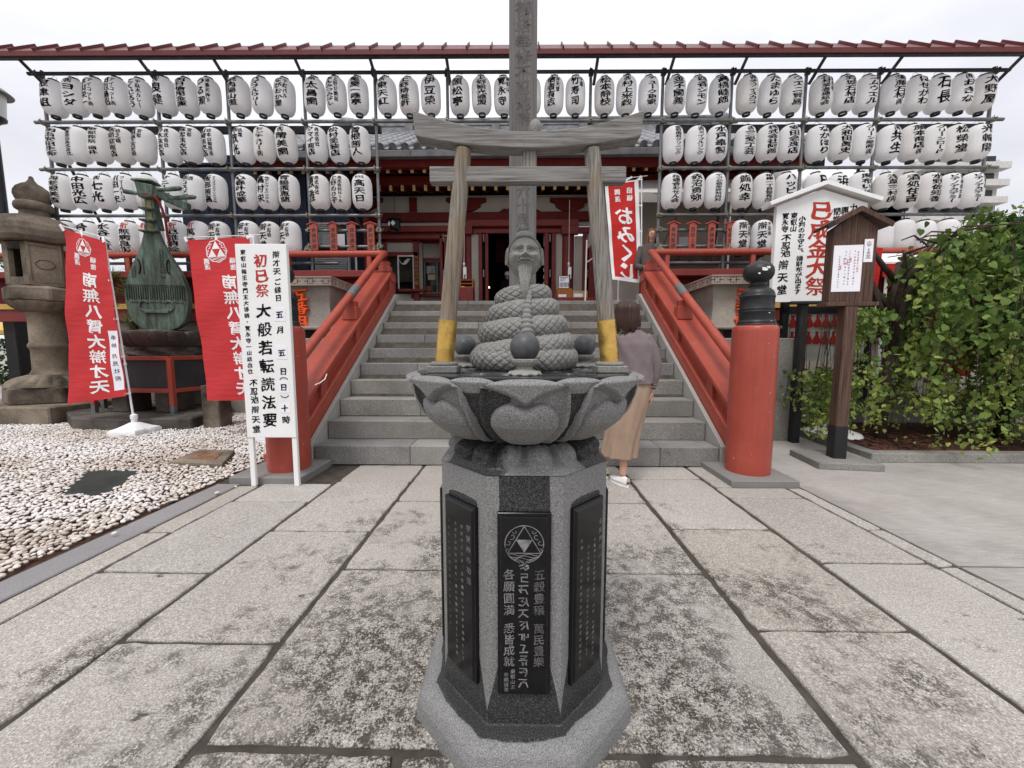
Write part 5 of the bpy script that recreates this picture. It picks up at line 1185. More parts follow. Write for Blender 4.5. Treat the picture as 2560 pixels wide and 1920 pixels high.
# ---------------------------------------------------------------- hanging bronze lantern
c=wf(987,562,8.3); t=thing('bronze_lantern','dark hexagonal bronze lantern with a pale diamond pane hanging from the hall eaves','hanging lantern',tuple(c))
bk=plain('black_bronze',(.03,.032,.03),.5,.4,.3,20); ln_=MB()
MB().lathe([(.115,-.09),(.125,-.06),(.115,.07),(.10,.09)],6,ph=PI/6).build('body',bk,t,world=False)
MB().lathe([(.01,.17),(.03,.155),(.10,.12),(.165,.105),(.17,.09),(.05,.085)],6,ph=PI/6).build('roof',bk,t,world=False)
for k in range(3): a=k*2*PI/3+PI/2; MB().tube([(.10*math.cos(a),.10*math.sin(a),-.08),(.14*math.cos(a),.14*math.sin(a),-.16)],[.03,.018],8).build('foot',bk,t,world=False,smooth=True)
MB().tube([(0,0,.17),(0,0,.62)],.006,6).build('chain',bk,t,world=False)
pn=plain('milky_pane',(.75,.75,.76),.4); 
for sx,w_ in ((0,.05),(-.095,.022)): MB().add([(sx,-.128+abs(sx)*.5,.055),(sx-w_,-.128+abs(sx)*.5,0),(sx,-.128+abs(sx)*.5,-.055),(sx+w_,-.128+abs(sx)*.5,0)]+[(sx,-.11+abs(sx)*.5,.055),(sx-w_,-.11+abs(sx)*.5,0),(sx,-.11+abs(sx)*.5,-.055),(sx+w_,-.11+abs(sx)*.5,0)],[(0,1,2,3),(7,6,5,4),(0,4,5,1),(1,5,6,2),(2,6,7,3),(3,7,4,0)]).build('pane',pn,t,world=False)
# ================================================================ NAVY HUT BEHIND THE LANTERNS
a,b=wf(452,500,7.9),wf(872,500,7.9); zt=wf(600,414,7.9).z
t=thing('navy_hut','dark navy panelled hut standing behind the rows of lanterns','hut',((a.x+b.x)/2,8.2,1.905))
MB().bx(a.x,b.x,7.93,8.75,1.905,zt).build('body',M['navy'],t,bevel=.01)
n=12
for k in range(n): x=a.x+(b.x-a.x)*(k+.5)/n; w_=(b.x-a.x)/n/2-.006; MB().bx(x-w_,x+w_,7.90,7.932,1.91,zt-.14).build('wall_panel',M['navy'],t,bevel=.004)
MB().bx(a.x-.06,b.x+.06,7.86,8.85,zt,zt+.05).build('roof_slab',M['navy'],t,bevel=.008)
MB().bx(a.x,b.x,7.895,7.93,zt-.13,zt-.01).build('top_trim',M['navy'],t,bevel=.004)
t=thing('aluminium_window','grey aluminium sliding window unit with louvres beside the navy hut','window unit',(wf(850,690,7.8).x,7.85,1.905))
for x0,x1 in ((786,790),(826,830),(868,872)): fb('frame',x0,560,x1,700,7.8,.08,'greypan',q=t)
fb('frame',786,556,872,561,7.8,.08,'greypan',q=t)
for k in range(14): fb('louvre_slat',790,563+k*4.2,826,565.6+k*4.2,7.80,.05,'greypan',q=t,bevel=0)
for k in range(11): fb('louvre_slat',790,640+k*4.6,868,643+k*4.6,7.80,.05,'greypan',q=t,bevel=0)
fb('glass_pane',790,622,868,700,7.86,.01,'navy',q=t); fb('poster',806,583,826,618,7.82,.01,'paperw',q=t); fb('poster',842,585,862,616,7.82,.01,'paperw',q=t)
fb('glass_pane',790,561,868,622,7.87,.01,'glass',q=t)
t=thing('white_pole','slim bright white pole between the window unit and red pillar','pole',(wf(889,690,8.1).x,8.1,1.905)); p=wf(887,570,8.1); q_=wf(891,690,8.1); MB().tube([(q_.x,8.1,1.905),(q_.x,8.1,p.z)],.022,12).build('tube',M['white'],t,smooth=40)
# ================================================================ WHITE TENT ON THE RIGHT
t=thing('white_tent','white festival tent with beige shaded walls behind the lanterns','tent',(3.9,8.2,1.905))
x0,x1=wf(1548,500,7.6).x,7.2; zv0,zv1=wf(1700,505,7.6).z,wf(1700,480,7.6).z; zp=zv1+.95
V=[(x0,7.6,zv1),(x1,7.6,zv1),(x1,8.9,zp),(x0,8.9,zp)]; MB().add(V+[(a_,b_,c_-.01) for a_,b_,c_ in V],[(0,1,2,3),(7,6,5,4),(0,4,5,1),(1,5,6,2),(3,0,4,7)]).build('roof_cloth',M['tentw'],t)
def val(u,v): x=x0+(x1-x0)*u; return (x,7.6-.012*math.sin(x*9),zv0+(zv1-zv0)*v)
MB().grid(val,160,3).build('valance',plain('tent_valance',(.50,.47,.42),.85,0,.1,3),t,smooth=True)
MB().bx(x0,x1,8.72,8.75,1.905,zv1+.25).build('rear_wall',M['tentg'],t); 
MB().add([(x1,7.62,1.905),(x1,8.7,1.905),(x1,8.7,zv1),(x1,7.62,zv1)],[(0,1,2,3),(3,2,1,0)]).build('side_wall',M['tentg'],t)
for x in (x0+.03,x0+2.1,x0+4.0,x1-.05):
    MB().tube([(x,7.62,1.905),(x,7.62,zv1)],.016,8).build('leg_pole',M['white'],t,smooth=40)
for x in (x0+.6,x0+1.9,x0+3.2): MB().tube([(x,7.7,2.5),(x+.9,8.6,zv0+.1)],.012,6).build('guy_pole',M['galv'],t)
fb('notice_sheet',1697,592,1722,624,8.68,.01,'paperw',q=t); fb('notice_sheet',1773,592,1794,624,8.68,.01,'paperw',q=t); fb('counter',1640,632,1900,655,8.3,.3,'woodbr',q=t)
t=thing('small_canopy','corner of a small grey cloth canopy on a thin white pole by the torii','canopy',(wf(1465,752,7.8).x,7.8,1.91))
p,q_=wf(1467,600,7.8),wf(1463,752,7.8); MB().tube([(q_.x,7.8,1.91),(p.x,7.8,p.z)],.015,8).build('pole',M['white'],t,smooth=40)
V=[wf(1476,562,7.8),wf(1466,625,7.8),wf(1480,610,7.9),wf(1492,560,8.1)]; MB().add([tuple(v) for v in V]+[(v.x,v.y+.01,v.z) for v in V],[(0,1,2,3),(7,6,5,4),(0,4,5,1),(1,5,6,2),(2,6,7,3)]).build('cloth',M['tentg'],t)
MB().tube([wf(1468,655,7.8),wf(1490,640,8.1)],.012,6).build('brace',M['white'],t)
# ================================================================ STONE BASINS
def basin(cx,side,lab):
    hw=.47; y0,y1=4.95,5.95
    t=thing('stone_basin',lab,'stone basin',(cx,5.45,0),0,'tall stone basins flanking the stairs')
    MB().bx(cx-.48,cx+.62 if side>0 else cx+.48,4.78,6.1,0,1.27).build('plinth_block',M['step'],t,bevel=.01)
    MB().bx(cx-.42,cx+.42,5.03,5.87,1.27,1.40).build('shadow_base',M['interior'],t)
    for sx in (-1,1):
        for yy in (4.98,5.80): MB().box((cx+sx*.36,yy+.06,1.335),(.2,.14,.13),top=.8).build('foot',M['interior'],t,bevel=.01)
    n=14; V=[]
    for j in range(n):
        s=j/(n-1); z=1.385+(1.945-1.385)*s; w_=hw*(.93-.10*math.sin(s*PI*.9)-.02*s+ .03*max(0,.1-s)*10)
        for k in range(4):
            for m in range(8):
                f=-1+2*m/8; px,py=[(f,-1),(1,f),(-f,1),(-1,-f)][k]; rr=w_*(1-.05*(abs(f))**6*0); V.append((cx+px*w_,5.45+py*w_,z))
    F=[(j*32+k,j*32+(k+1)%32,(j+1)*32+(k+1)%32,(j+1)*32+k) for j in range(n-1) for k in range(32)]
    MB().add(V,F).build('body',M['basin'],t,smooth=40)
    MB().bx(cx-hw*.98,cx+hw*.98,4.97,5.93,1.385,1.43).build('foot_moulding',M['basin'],t,bevel=.015)
    MB().bx(cx-hw,cx+hw,4.95,5.95,1.945,1.958).bx(cx-hw,cx+hw,4.95,5.95,2.044,2.06).bx(cx-hw+.008,cx+hw-.008,4.958,5.942,1.957,2.045).build('rim',M['basin'],t)
    pk=MB(); zc=2.001
    def mark(u,w0,h0,face,z_):
        if face==0: pk.bx(cx+u-w0,cx+u+w0,4.9555,4.9585,z_-h0,z_+h0)
        else: pk.bx(cx-side*(hw-.0065),cx-side*(hw-.0095),5.45+u-w0,5.45+u+w0,z_-h0,z_+h0)
    for face in (0,1):
        for k in range(5):
            u=-.40+k*.2
            for du in (-.035,.035): mark(u+du,.0035,.038,face,zc); 
            for dz in (-.030,.030): mark(u,.02,.003,face,zc+dz)
            mark(u-.05,.028,.0035,face,zc); mark(u+.05,.028,.0035,face,zc)
    prop(pk.build('fret_pattern',M['red2'],t),kind='stuff')
    # raised orange characters
    fn=lambda v: np.stack([cx+v[:,0],np.full(len(v),5.45-hw*.86),v[:,1]],1)
    for ch,zt in (('五',1.92),('番',1.75),('組',1.58)):
        v,f=vtext(ch,0,zt,.175,1.,'b',sx=1.35,wob=.03); 
        if not len(v): continue
        fr_=fn(v); bk_=fr_.copy(); fr_[:,1]-=.035; bk_[:,1]+=.06
        bm=bmesh.new(); vv=[bm.verts.new(tuple(q)) for q in fr_]
        for p in f:
            try: bm.faces.new([vv[i] for i in p])
            except ValueError: pass
        r=bmesh.ops.extrude_face_region(bm,geom=bm.faces[:]); bmesh.ops.translate(bm,vec=(0,.11,0),verts=[e for e in r['geom'] if isinstance(e,bmesh.types.BMVert)])
        bmesh.ops.recalc_face_normals(bm,faces=bm.faces[:]); me=bpy.data.meshes.new('raised_character'); bmesh.ops.translate(bm,vec=tuple(-OFF[t.name]),verts=bm.verts[:]); bm.to_mesh(me); bm.free(); me.materials.append(M['orange'])
        inst(me,'raised_character',t)
basin(-2.88,-1,'tall square stone basin with orange characters, half hidden by the festival signboard')
basin(2.86,1,'tall square stone basin with orange characters, half hidden by the chipped black finial')
# ================================================================ LEFT SIDE: STONE LANTERN
lx,ly=-7.80,6.25
t=thing('stone_lantern','tall weathered brown stone lantern with onion finial beside the red banner','stone lantern',(lx,ly,0))
St=M['oldstone']
def bx6(name,r0,r1,z0,z1,n=6,ph=0,bev=.012): return MB().lathe([(r0,z0),(r1,z1)],n,(lx,ly,0),ph=ph).build(name,St,t,bevel=bev)
for (x0,x1,y0,y1) in ((-8.95,-7.98,5.50,6.9),(-7.97,-7.02,5.52,6.9)): MB().bx(x0,x1,y0,y1,-.03,.27).build('plinth_block',St,t,bevel=.02)
bx6('base_slab',.60,.585,.27,.53,6,PI/6,.02)
def lot(u,v):
    a=2*PI*u; pt=abs(math.sin(a*9)); r=.53-.27*v**1.3; z=.53+.19*v; r+=.025*pt*math.sin(PI*min(1,v*1.2)); z+=.025*pt*math.sin(PI*v); return (lx+r*math.cos(a),ly+r*math.sin(a),z)
MB().grid(lot,180,14,True).build('lotus_base',St,t,smooth=50)
MB().lathe([(.27,.70),(.235,.75),(.215,.80),(.212,1.12),(.23,1.15),(.24,1.18),(.23,1.21),(.212,1.25),(.208,1.62),(.22,1.68),(.24,1.73)],48,(lx,ly,0)).build('shaft',St,t,smooth=40)
def lot2(u,v):
    a=2*PI*u; pt=abs(math.sin(a*8)); r=.24+.17*v**.7; z=1.72+.17*v; r+=.02*pt*math.sin(PI*v); return (lx+r*math.cos(a),ly+r*math.sin(a),z)
MB().grid(lot2,160,12,True).build('lotus_neck',St,t,smooth=50)
MB().lathe([(.44,1.88),(.46,1.91),(.46,2.08),(.44,2.11),(.3,2.14)],6,(lx,ly,0),ph=PI/6).build('platform',St,t,bevel=.02)
# hexagonal fire box with window recess
R6=.375; zb,zt=2.13,2.79
for k in range(6):
    a=-PI/2+ (k+.0)*PI/3; nrm=Vector((math.cos(a),math.sin(a),0)); tg=Vector((-nrm.y,nrm.x,0)); ap=R6*math.cos(PI/6)
    c=Vector((lx,ly,0))+nrm*(ap-.04); hw=R6/2
    def bar(u0,u1,z0,z1,dep=.08,off=0): 
        p0=c+tg*u0+nrm*off; p1=c+tg*u1+nrm*off; m_=MB(); V=[]
        for z in (z0,z1):
            for p,d in ((p0,-dep/2),(p1,-dep/2),(p1,dep/2),(p0,dep/2)): q=p+nrm*d; V.append((q.x,q.y,z))
        return m_.add(V,[(3,2,1,0),(4,5,6,7),(0,1,5,4),(1,2,6,5),(2,3,7,6),(3,0,4,7)])
    if k in (0,3):   # open windows
        bar(-hw,-hw*.55,zb,zt).build('wall_slab',St,t,bevel=.006); bar(hw*.55,hw,zb,zt).build('wall_slab',St,t,bevel=.006)
        bar(-hw*.55,hw*.55,zb,zb+.12).build('wall_slab',St,t,bevel=.006); bar(-hw*.55,hw*.55,zt-.12,zt).build('wall_slab',St,t,bevel=.006)
    else:
        w_=bar(-hw,hw,zb,zt).build('wall_slab',St,t,bevel=.006)
        m_=MB()
        P_=[]
        for q in np.linspace(0,2*PI,37):
            rr=.095*(1+.08*abs(math.cos(q*3))); p=c+nrm*.042+tg*(rr*math.cos(q)); P_.append((p.x,p.y,(zb+zt)/2+rr*.72*math.sin(q)))
        MB().tube(P_,.008,6,cap=False).build('carved_medallion',St,t,smooth=True)
        for (u0,u1,z0,z1) in ((-hw*.82,-hw*.76,zb+.06,zt-.06),(hw*.76,hw*.82,zb+.06,zt-.06),(-hw*.8,hw*.8,zb+.05,zb+.065),(-hw*.8,hw*.8,zt-.065,zt-.05)): bar(u0,u1,z0,z1,.01,.043).build('carved_border',St,t)
def roof(u,v):   # mushroom roof with six scrolled ribs
    a=2*PI*u; rib=max(0,math.cos(a*3+PI/2*0))**8; 
    if v<.1: r=.34; z=2.80
    else:
        q=(v-.1)/.9; r=float(np.interp(q,[0,.1,.25,.45,.62,.78,.9,1],[.36,.45,.495,.505,.48,.41,.33,.20])); z=float(np.interp(q,[0,.1,.25,.45,.62,.78,.9,1],[2.79,2.80,2.87,2.97,3.06,3.15,3.20,3.24]))
        r+=.03*rib*math.sin(PI*min(1,q*1.3+.1)); z+=.05*rib*math.sin(PI*min(1,q+.15))
    r*=1+.03*math.cos(a*6); return (lx+r*math.cos(a),ly+r*math.sin(a),z)
MB().grid(roof,180,50,True).build('roof',St,t,smooth=50)
MB().lathe([(.21,3.18),(.185,3.23),(.165,3.28),(.17,3.33)],40,(lx,ly,0)).build('neck',St,t,smooth=40)
MB().lathe([(.18,3.32),(.21,3.34),(.222,3.38),(.215,3.43),(.19,3.46),(.17,3.47)],40,(lx,ly,0)).build('collar',St,t,smooth=40)
MB().lathe([(.17,3.46),(.195,3.50),(.212,3.56),(.205,3.62),(.175,3.68),(.12,3.73),(.065,3.765),(.035,3.81),(.024,3.86),(.004,3.875)],40,(lx,ly,0)).build('finial',St,t,smooth=50)
# ================================================================ BRONZE LUTE ON ITS PEDESTAL
ped2=thing('lute_pedestal','dark carved lotus stone pedestal fenced by a red steel frame under the bronze lute','pedestal',(-5.75,6.2,0))
Ds=M['darkstone']
pl=SLABB[:6]+[(-5.0,7.4),(-7.7,7.4)]
MB().prism(pl,-.03,.17).build('ground_slab',Ds,ped2,bevel=.02)
for xx,w_ in ((-6.12,.26),(-5.42,.30)): MB().bx(xx-w_/2,xx+w_/2,5.70,6.10,.17,.62).build('stone_leg',Ds,ped2,bevel=.015)
MB().bx(-4.62,-4.30,5.9,6.2,.0,.62).build('stone_leg',Ds,ped2,bevel=.015) if False else None
MB().lathe([(.46,.60),(.48,.64),(.48,.98),(.45,1.0)],48,(-5.80,6.22,0)).build('drum',Ds,ped2,smooth=40)
def dr(u,v):
    a=2*PI*u; r=.505+.03*math.sin(a*7+v*3)*math.sin(v*PI)+.018*fbm(a*5,v*4,2); return (-5.80+r*math.cos(a),6.22+r*math.sin(a),.995+.17*v)
MB().grid(dr,220,16,True).build('carved_band',Ds,ped2,smooth=True)
def lp(u,v):
    a=2*PI*u; pt=abs(math.sin(a*8))**.6; r=.47+.12*math.sin(v*PI*.55); z=1.165+.27*v; r+=.05*pt*math.sin(v*PI*.8); z-=.05*(1-pt)*v; 
    if v>.9: r-=.3*(v-.9)/.1
    return (-5.80+r*math.cos(a),6.22+r*math.sin(a),z)
MB().grid(lp,240,26,True).build('lotus_seat',Ds,ped2,smooth=50)
MB().lathe([(.50,1.40),(.3,1.44),(0.001,1.45)],40,(-5.80,6.22,0)).build('lotus_top',Ds,ped2,smooth=50)
L1,L2,L3,L0=(-6.42,5.62),(-5.13,5.54),(-5.02,6.10),(-6.75,6.05)
for (x,y) in (L0,L1,L2,L3):
    MB().bx(x-.033,x+.033,y-.033,y+.033,.30,1.0).build('frame_post',M['red'],ped2,bevel=.004); MB().bx(x-.03,x+.03,y-.03,y+.03,.17,.30).build('steel_foot',M['galv'],ped2,bevel=.003); MB().bx(x-.09,x+.09,y-.05,y+.05,.17,.178).build('foot_plate',M['galv'],ped2)
slate=plain('slate_panel',(.045,.047,.05),.5,0,.2,3)
for p,q in ((L0,L1),(L1,L2),(L2,L3)):
    MB().beam((p[0],p[1],1.0),(q[0],q[1],1.0),.06,.06).build('frame_rail',M['red'],ped2,bevel=.004); MB().beam((p[0],p[1],.52),(q[0],q[1],.52),.06,.06).build('frame_rail',M['red'],ped2,bevel=.004); MB().beam((p[0],p[1]+.02,.76),(q[0],q[1]+.02,.76),.02,.44).build('slate_panel',slate,ped2)
MB().bx(-4.55,-4.30,5.35,5.60,-.02,.62).build('stone_post',St,ped2,bevel=.012)
# the lute
lt=thing('bronze_lute','huge green patinated bronze lute sculpture standing upright on the lotus pedestal','sculpture',(-5.67,6.05,1.42),R(10)); lt.scale=(.86,.9,1)
B=M['bronze']
prof=[(0.0,.17),(.04,.29),(.10,.37),(.17,.43),(.30,.485),(.44,.505),(.56,.508),(.68,.485),(.80,.445),(.92,.39),(1.04,.325),(1.17,.250),(1.30,.185),(1.42,.140),(1.52,.112),(1.60,.095)]
pz=np.array([p[0] for p in prof]); pw=np.array([p[1] for p in prof])
def lute_body(u,v):
    z=1.60*v; w_=float(np.interp(z,pz,pw)); a=2*PI*u
    x=math.cos(a); y=math.sin(a); ex=math.copysign(abs(x)**.8,x); 
    yy=-.10 if y<0 else 0
    d=.11+.08*min(1,w_/.5)
    if y<0: return (w_*ex, -.07*min(1,(1-abs(x)**6)*2)-.0, z)   # flat face
    return (w_*ex, d*y**.7*.9, z)
V=[];n=72;m=70
for j in range(m):
    z=1.60*j/(m-1); w_=float(np.interp(z,pz,pw))
    for i in range(n):
        a=2*PI*i/n; x,y=math.cos(a),math.sin(a)
        if y<=0: V.append((w_*math.copysign(min(1,abs(x)*1.0)**.7,x),-.085-.012*math.sqrt(max(0,1-x*x)),z))
        else: V.append((w_*math.copysign(abs(x)**.7,x),-.085+(.26*min(1,w_/.45+.15))*y**.55,z))
F=[(j*n+i,j*n+(i+1)%n,(j+1)*n+(i+1)%n,(j+1)*n+i) for j in range(m-1) for i in range(n)]+[tuple(range(n))[::-1],tuple(range((m-1)*n,m*n))]
MB().add(V,F).build('body',B,lt,smooth=45,world=False)
MB().add([(-.095,-.09,1.56),(.095,-.09,1.56),(.105,.10,1.56),(-.105,.10,1.56),(-.060,-.09,2.06),(.060,-.09,2.06),(.060,.04,2.06),(-.060,.04,2.06)],[(0,3,2,1),(4,5,6,7),(0,1,5,4),(1,2,6,5),(2,3,7,6),(3,0,4,7)]).build('neck',B,lt,world=False,bevel=.01)
for z,w_ in ((1.50,.17),(1.66,.15),(1.83,.135),(2.0,.12)): MB().box((-.0,-.125,z),(w_*1.5,.10,.03),top=1.15).build('fret',B,lt,world=False,bevel=.006)
gld=plain('gilded_neck_inlay',(.22,.19,.08),.5,.4,.4,10)
for z in (1.575,1.74,1.91): MB().bx(-.045,.045,-.105,-.09,z-.055,z+.055).build('neck_inlay',gld,lt,world=False)
# pegbox folded back to the side, with four pegs
pb=MB().add([(-.17,-.14,2.22),(.12,-.16,2.18),(.12,.05,2.18),(-.17,.08,2.22),(-.15,-.12,2.04),(.10,-.14,2.02),(.10,.05,2.02),(-.15,.06,2.04)],[(0,1,2,3),(7,6,5,4),(0,4,5,1),(1,5,6,2),(2,6,7,3),(3,7,4,0)]); pb.build('pegbox',B,lt,world=False,bevel=.012)
MB().add([(.09,-.13,2.17),(.50,.10,2.02),(.50,.22,2.02),(.09,.06,2.17),(.09,-.13,2.03),(.48,.10,1.90),(.48,.22,1.90),(.09,.06,2.03)],[(0,1,2,3),(7,6,5,4),(0,4,5,1),(1,5,6,2),(2,6,7,3),(3,7,4,0)]).build('bent_head',B,lt,world=False,bevel=.012)
MB().box((-.05,-.03,2.25),(.34,.26,.035),top=.85).build('head_cap',B,lt,world=False,bevel=.008)
for p0,p1,r in (((.20,-.16,2.10),(.62,-.22,2.13),.034),((.32,-.10,2.01),(.80,-.16,2.03),.034),((-.14,-.08,2.06),(-.36,-.12,2.07),.032)):
    p0,p1=Vector(p0),Vector(p1); MB().tube([p0,p0.lerp(p1,.15),p0.lerp(p1,.5),p0.lerp(p1,.92),p1],[.018,.026,r,r,.018],14).build('peg',B,lt,world=False,smooth=60)
for x in (-.03,-.01,.01,.03): MB().tube([(x,-.20,2.04),(x*1.2,-.165,1.5),(x*2.6,-.13,.30)],.0035,5).build('string',B,lt,world=False)
MB().bx(-.20,.20,-.135,-.10,.27,.32).build('bridge',B,lt,world=False,bevel=.006)
for s_ in (-1,1):
    P_=[(s_*(.20+.075*math.cos(q)),-.105,.38+.075*math.sin(q)) for q in np.linspace(-1.6,2.6,16)]; MB().tube(P_,.014,6).build('scroll',B,lt,world=False,smooth=True)
    P_=[(s_*(.26-.05*math.cos(q)),-.102,.98+.11*math.sin(q)) for q in np.linspace(-1.3,1.3,12)]; MB().tube(P_,.010,6).build('moon_hole',M['interior'],lt,world=False,smooth=True)
MB().bx(-.49,.49,-.108,-.099,.70,.712).bx(-.43,.43,-.108,-.099,.44,.448).build('belt_line',B,lt,world=False)
mb=MB()
for k in range(26):
    x=-.46+k*.0368; mb.bx(x-.006,x+.006,-.104,-.0985,.47+.02*abs(math.sin(k)),.68)
prop(mb.build('engraved_lines',M['interior'] if False else plain('engraved_bronze',(.02,.028,.022),.8),lt,world=False),kind='stuff')
mb=Let(); f_=lambda v: np.stack([v[:,0],np.full(len(v),-.1005),v[:,1]],1)
for cx,a_,b_ in ((-.16,1.12,.86),(.12,1.25,.80),(.165,1.25,.80),(.21,1.25,.84),(.255,1.10,.88),(-.30,1.0,.80),(-.345,.98,.80)): mb.put(vtext('五穀豊穣萬民豊樂福徳円満'[:int((a_-b_)/.036)],cx,a_,.036,bottom=b_,st='r'),f_)
mb.build('engraved_text',bpy.data.materials['engraved_bronze'],lt,world=False)
# red cord round the neck
rc=plain('red_rope',(.16,.018,.015),.8)
MB().tube([(.11*math.cos(q)-.0,-.03+.13*math.sin(q),2.02+.01*math.sin(3*q)) for q in np.linspace(0,2*PI,24)],.020,8).build('rope_loop',rc,lt,world=False,smooth=True)
MB().tube([(.10,-.12,2.02),(.17,-.12,1.97),(.21,-.10,1.85),(.235,-.08,1.7),(.245,-.07,1.45),(.27,-.05,1.3)],[.02]*6,8).build('rope_end',rc,lt,world=False,smooth=True)
# ================================================================ BANNERS
def banner(name,lab,TL,TR,BL,BR,Y,texts,crest_,mat,pole=None,extra=None,Yr=None,base=None,grp=None,border=None,arms=4,polex=None):
    """cloth hung between survey points (photo pixels at distance Y)"""
    Yr=Yr or Y; c=[wf(*TL,Y),wf(*TR,Yr),wf(*BL,Y),wf(*BR,Yr)]
    t=thing(name,lab,'banner',tuple(base) if base else (c[3].x,c[3].y,0),0,grp)
    nrm=(c[1]-c[0]).cross(c[2]-c[0]).normalized(); 
    if nrm.y>0: nrm=-nrm
    H_=(c[0]-c[2]).length; W_=(c[1]-c[0]).length
    def S(u,v,off=0):   # u 0..1 left-right, v 0..1 top-bottom
        p=(c[0]*(1-u)+c[1]*u)*(1-v)+(c[2]*(1-u)+c[3]*u)*v
        w_=.018*math.sin(u*5+v*3+hash_(lab)%5)*(u if True else 1)*(1-u)*4*.5+.012*math.sin(v*11+u*2)*(1-u)+.006*math.sin(v*23+u*7)
        return p-nrm*(w_-off)
    MB().grid(lambda u,v: tuple(S(u,v)),28,60).build('cloth',M[mat],t,smooth=True)
    if border:
        for (u0,u1,v0,v1) in border: MB().grid(lambda u,v: tuple(S(u0+(u1-u0)*u,v0+(v1-v0)*v,.002)),12,30).build('white_border',M['clothw'],t,smooth=True)
    fn=lambda vv: np.array([tuple(S(a_/W_,b_/H_,.0028)) for a_,b_ in vv])
    mb=Let()
    for s,cx,top,bot,size,mir in texts:
        v,f=vtext(s,0,0,size*H_,bottom=-(bot-top)*H_,mir=mir,sx=1.05)
        if len(v): v=np.stack([v[:,0]+cx*W_,-v[:,1]+top*H_],1); mb.add(fn(v),f)
    mb.build('lettering',M['clothw'],t)
    if crest_:
        cx,cy,r=crest_; mb=MB(); f2_=lambda P_: fn(np.array([(cx*W_+p[0],cy*H_-p[1]) for p in P_]))
        n=72; a=np.linspace(0,2*PI,n+1)[:-1]; ro=r*(1+.035*np.cos(a*9)); ri=r*.93*(1+.035*np.cos(a*9)); mb.add(f2_(np.stack([np.cos(a)*ro,np.sin(a)*ro],1).tolist()+np.stack([np.cos(a)*ri,np.sin(a)*ri],1).tolist()),[(k,(k+1)%n,n+(k+1)%n,n+k) for k in range(n)])
        tp=lambda X,Y_,s: [(X,Y_+s),(X-s*.9,Y_-s*.62),(X+s*.9,Y_-s*.62)]
        for X,Y_ in ((0,r*.46),(-r*.42,-r*.24),(r*.42,-r*.24)):
            P_=tp(X,Y_,r*.44); Q=[(P_[0][0]*.5+P_[1][0]*.5,P_[0][1]*.5+P_[1][1]*.5),(P_[1][0]*.5+P_[2][0]*.5,P_[1][1]),(P_[0][0]*.5+P_[2][0]*.5,P_[0][1]*.5+P_[2][1]*.5)]
            mb.add(f2_(P_+Q),[(0,3,5),(3,1,4),(5,4,2),(3,4,5)])
        for sx in (-1,1):
            for (x,y,s,ph) in ((.66,.40,.15,0),(.48,.66,.12,1),(.83,.08,.13,.5),(.84,-.18,.10,2)):
                P_=[np.array(((x+math.cos(q+ph)*s*(q/4.8))*sx*r,(y+math.sin(q+ph)*s*(q/4.8))*r)) for q in np.linspace(.8,5.4,12)]; V=[]
                for i,q in enumerate(P_):
                    d=P_[min(i+1,11)]-P_[max(i-1,0)]; d=d/(np.hypot(*d)+1e-9); nn=np.array([-d[1],d[0]])*r*.03; V+=[tuple(q+nn),tuple(q-nn)]
                mb.add(f2_(V),[(2*i,2*i+1,2*i+3,2*i+2) for i in range(11)])
        for k in range(4):
            y=-r*(.60+.09*k); hw=math.sqrt(max(0,r*r-y*y))*.85; V=[]
            for x in np.linspace(-hw,hw,16): yy=y+r*.04*math.sin(x/r*9+k*2); V+=[(x,yy+r*.018),(x,yy-r*.018)]
            mb.add(f2_(V),[(2*i,2*i+1,2*i+3,2*i+2) for i in range(15)])
        prop(mb.build('crest',M['clothw'],t),kind=None)
    return t,S,fn,W_,H_,c
def pole_stand(t,top,bot,Y,armL,c,n=5,col='plastic',base=True,loops=True):
    MB().tube([bot,top],[.013,.010],12).build('pole',M[col],t,smooth=40)
    MB().tube([bot.lerp(top,.33),bot.lerp(top,.345)],.019,12).build('pole_joint',M[col],t,smooth=40)
    a=top+(top-bot).normalized()*.0; MB().tube([a+(a-armL).normalized()*.1,armL],.006,8).build('cross_arm',M[col],t,smooth=40)
    for k in range(n):
        f=k/(n-1)*.985+.0; e=c[1]*(1-f)+c[3]*f
        s=(bot-top); q=top+s*min(.93,max(0,((top.z-e.z)/(top.z-bot.z)))); MB().beam(e+Vector((-.03,0,0)),q+Vector((.015,0,0)),.012,.022).build('side_loop',M['clothw'],t)
    for f in (0.,.47,.97): e=c[0]*(1-f)+c[1]*f; q=armL.lerp(top,f); MB().beam(e+Vector((0,0,-.02)),q+Vector((0,0,.01)),.03,.008,up=(0,1,0)).build('top_loop',M['clothw'],t)
    if base:
        b=bot
        V=[];n_=40
        for r,z in ((.185,.0),(.19,.045),(.175,.075),(.125,.095),(.08,.14),(.05,.155)):
            for k in range(n_):
                a_=2*PI*k/n_; q=max(abs(math.cos(a_)),abs(math.sin(a_))); rr=r/(q if r>.11 else 1); 
                if r>.15: rr*=1-.10*max(0,math.cos(4*a_))**3
                V.append((b.x+rr*math.cos(a_),b.y+rr*math.sin(a_),z))
        MB().add(V,[(j*n_+i,j*n_+(i+1)%n_,(j+1)*n_+(i+1)%n_,(j+1)*n_+i) for j in range(5) for i in range(n_)]+[tuple(range(5*n_,6*n_))]).build('water_base',M['plastic'],t,smooth=40)
        MB().lathe([(.034,.12),(.034,.20),(.040,.205),(.040,.255),(.030,.26),(.018,.27)],24,(b.x,b.y,0)).build('pole_socket',M['plastic'],t,smooth=40)
MAIN='南無八臂大辯才天'
bt=Vector(wf(335,1040,5.0)); bt.z=.12
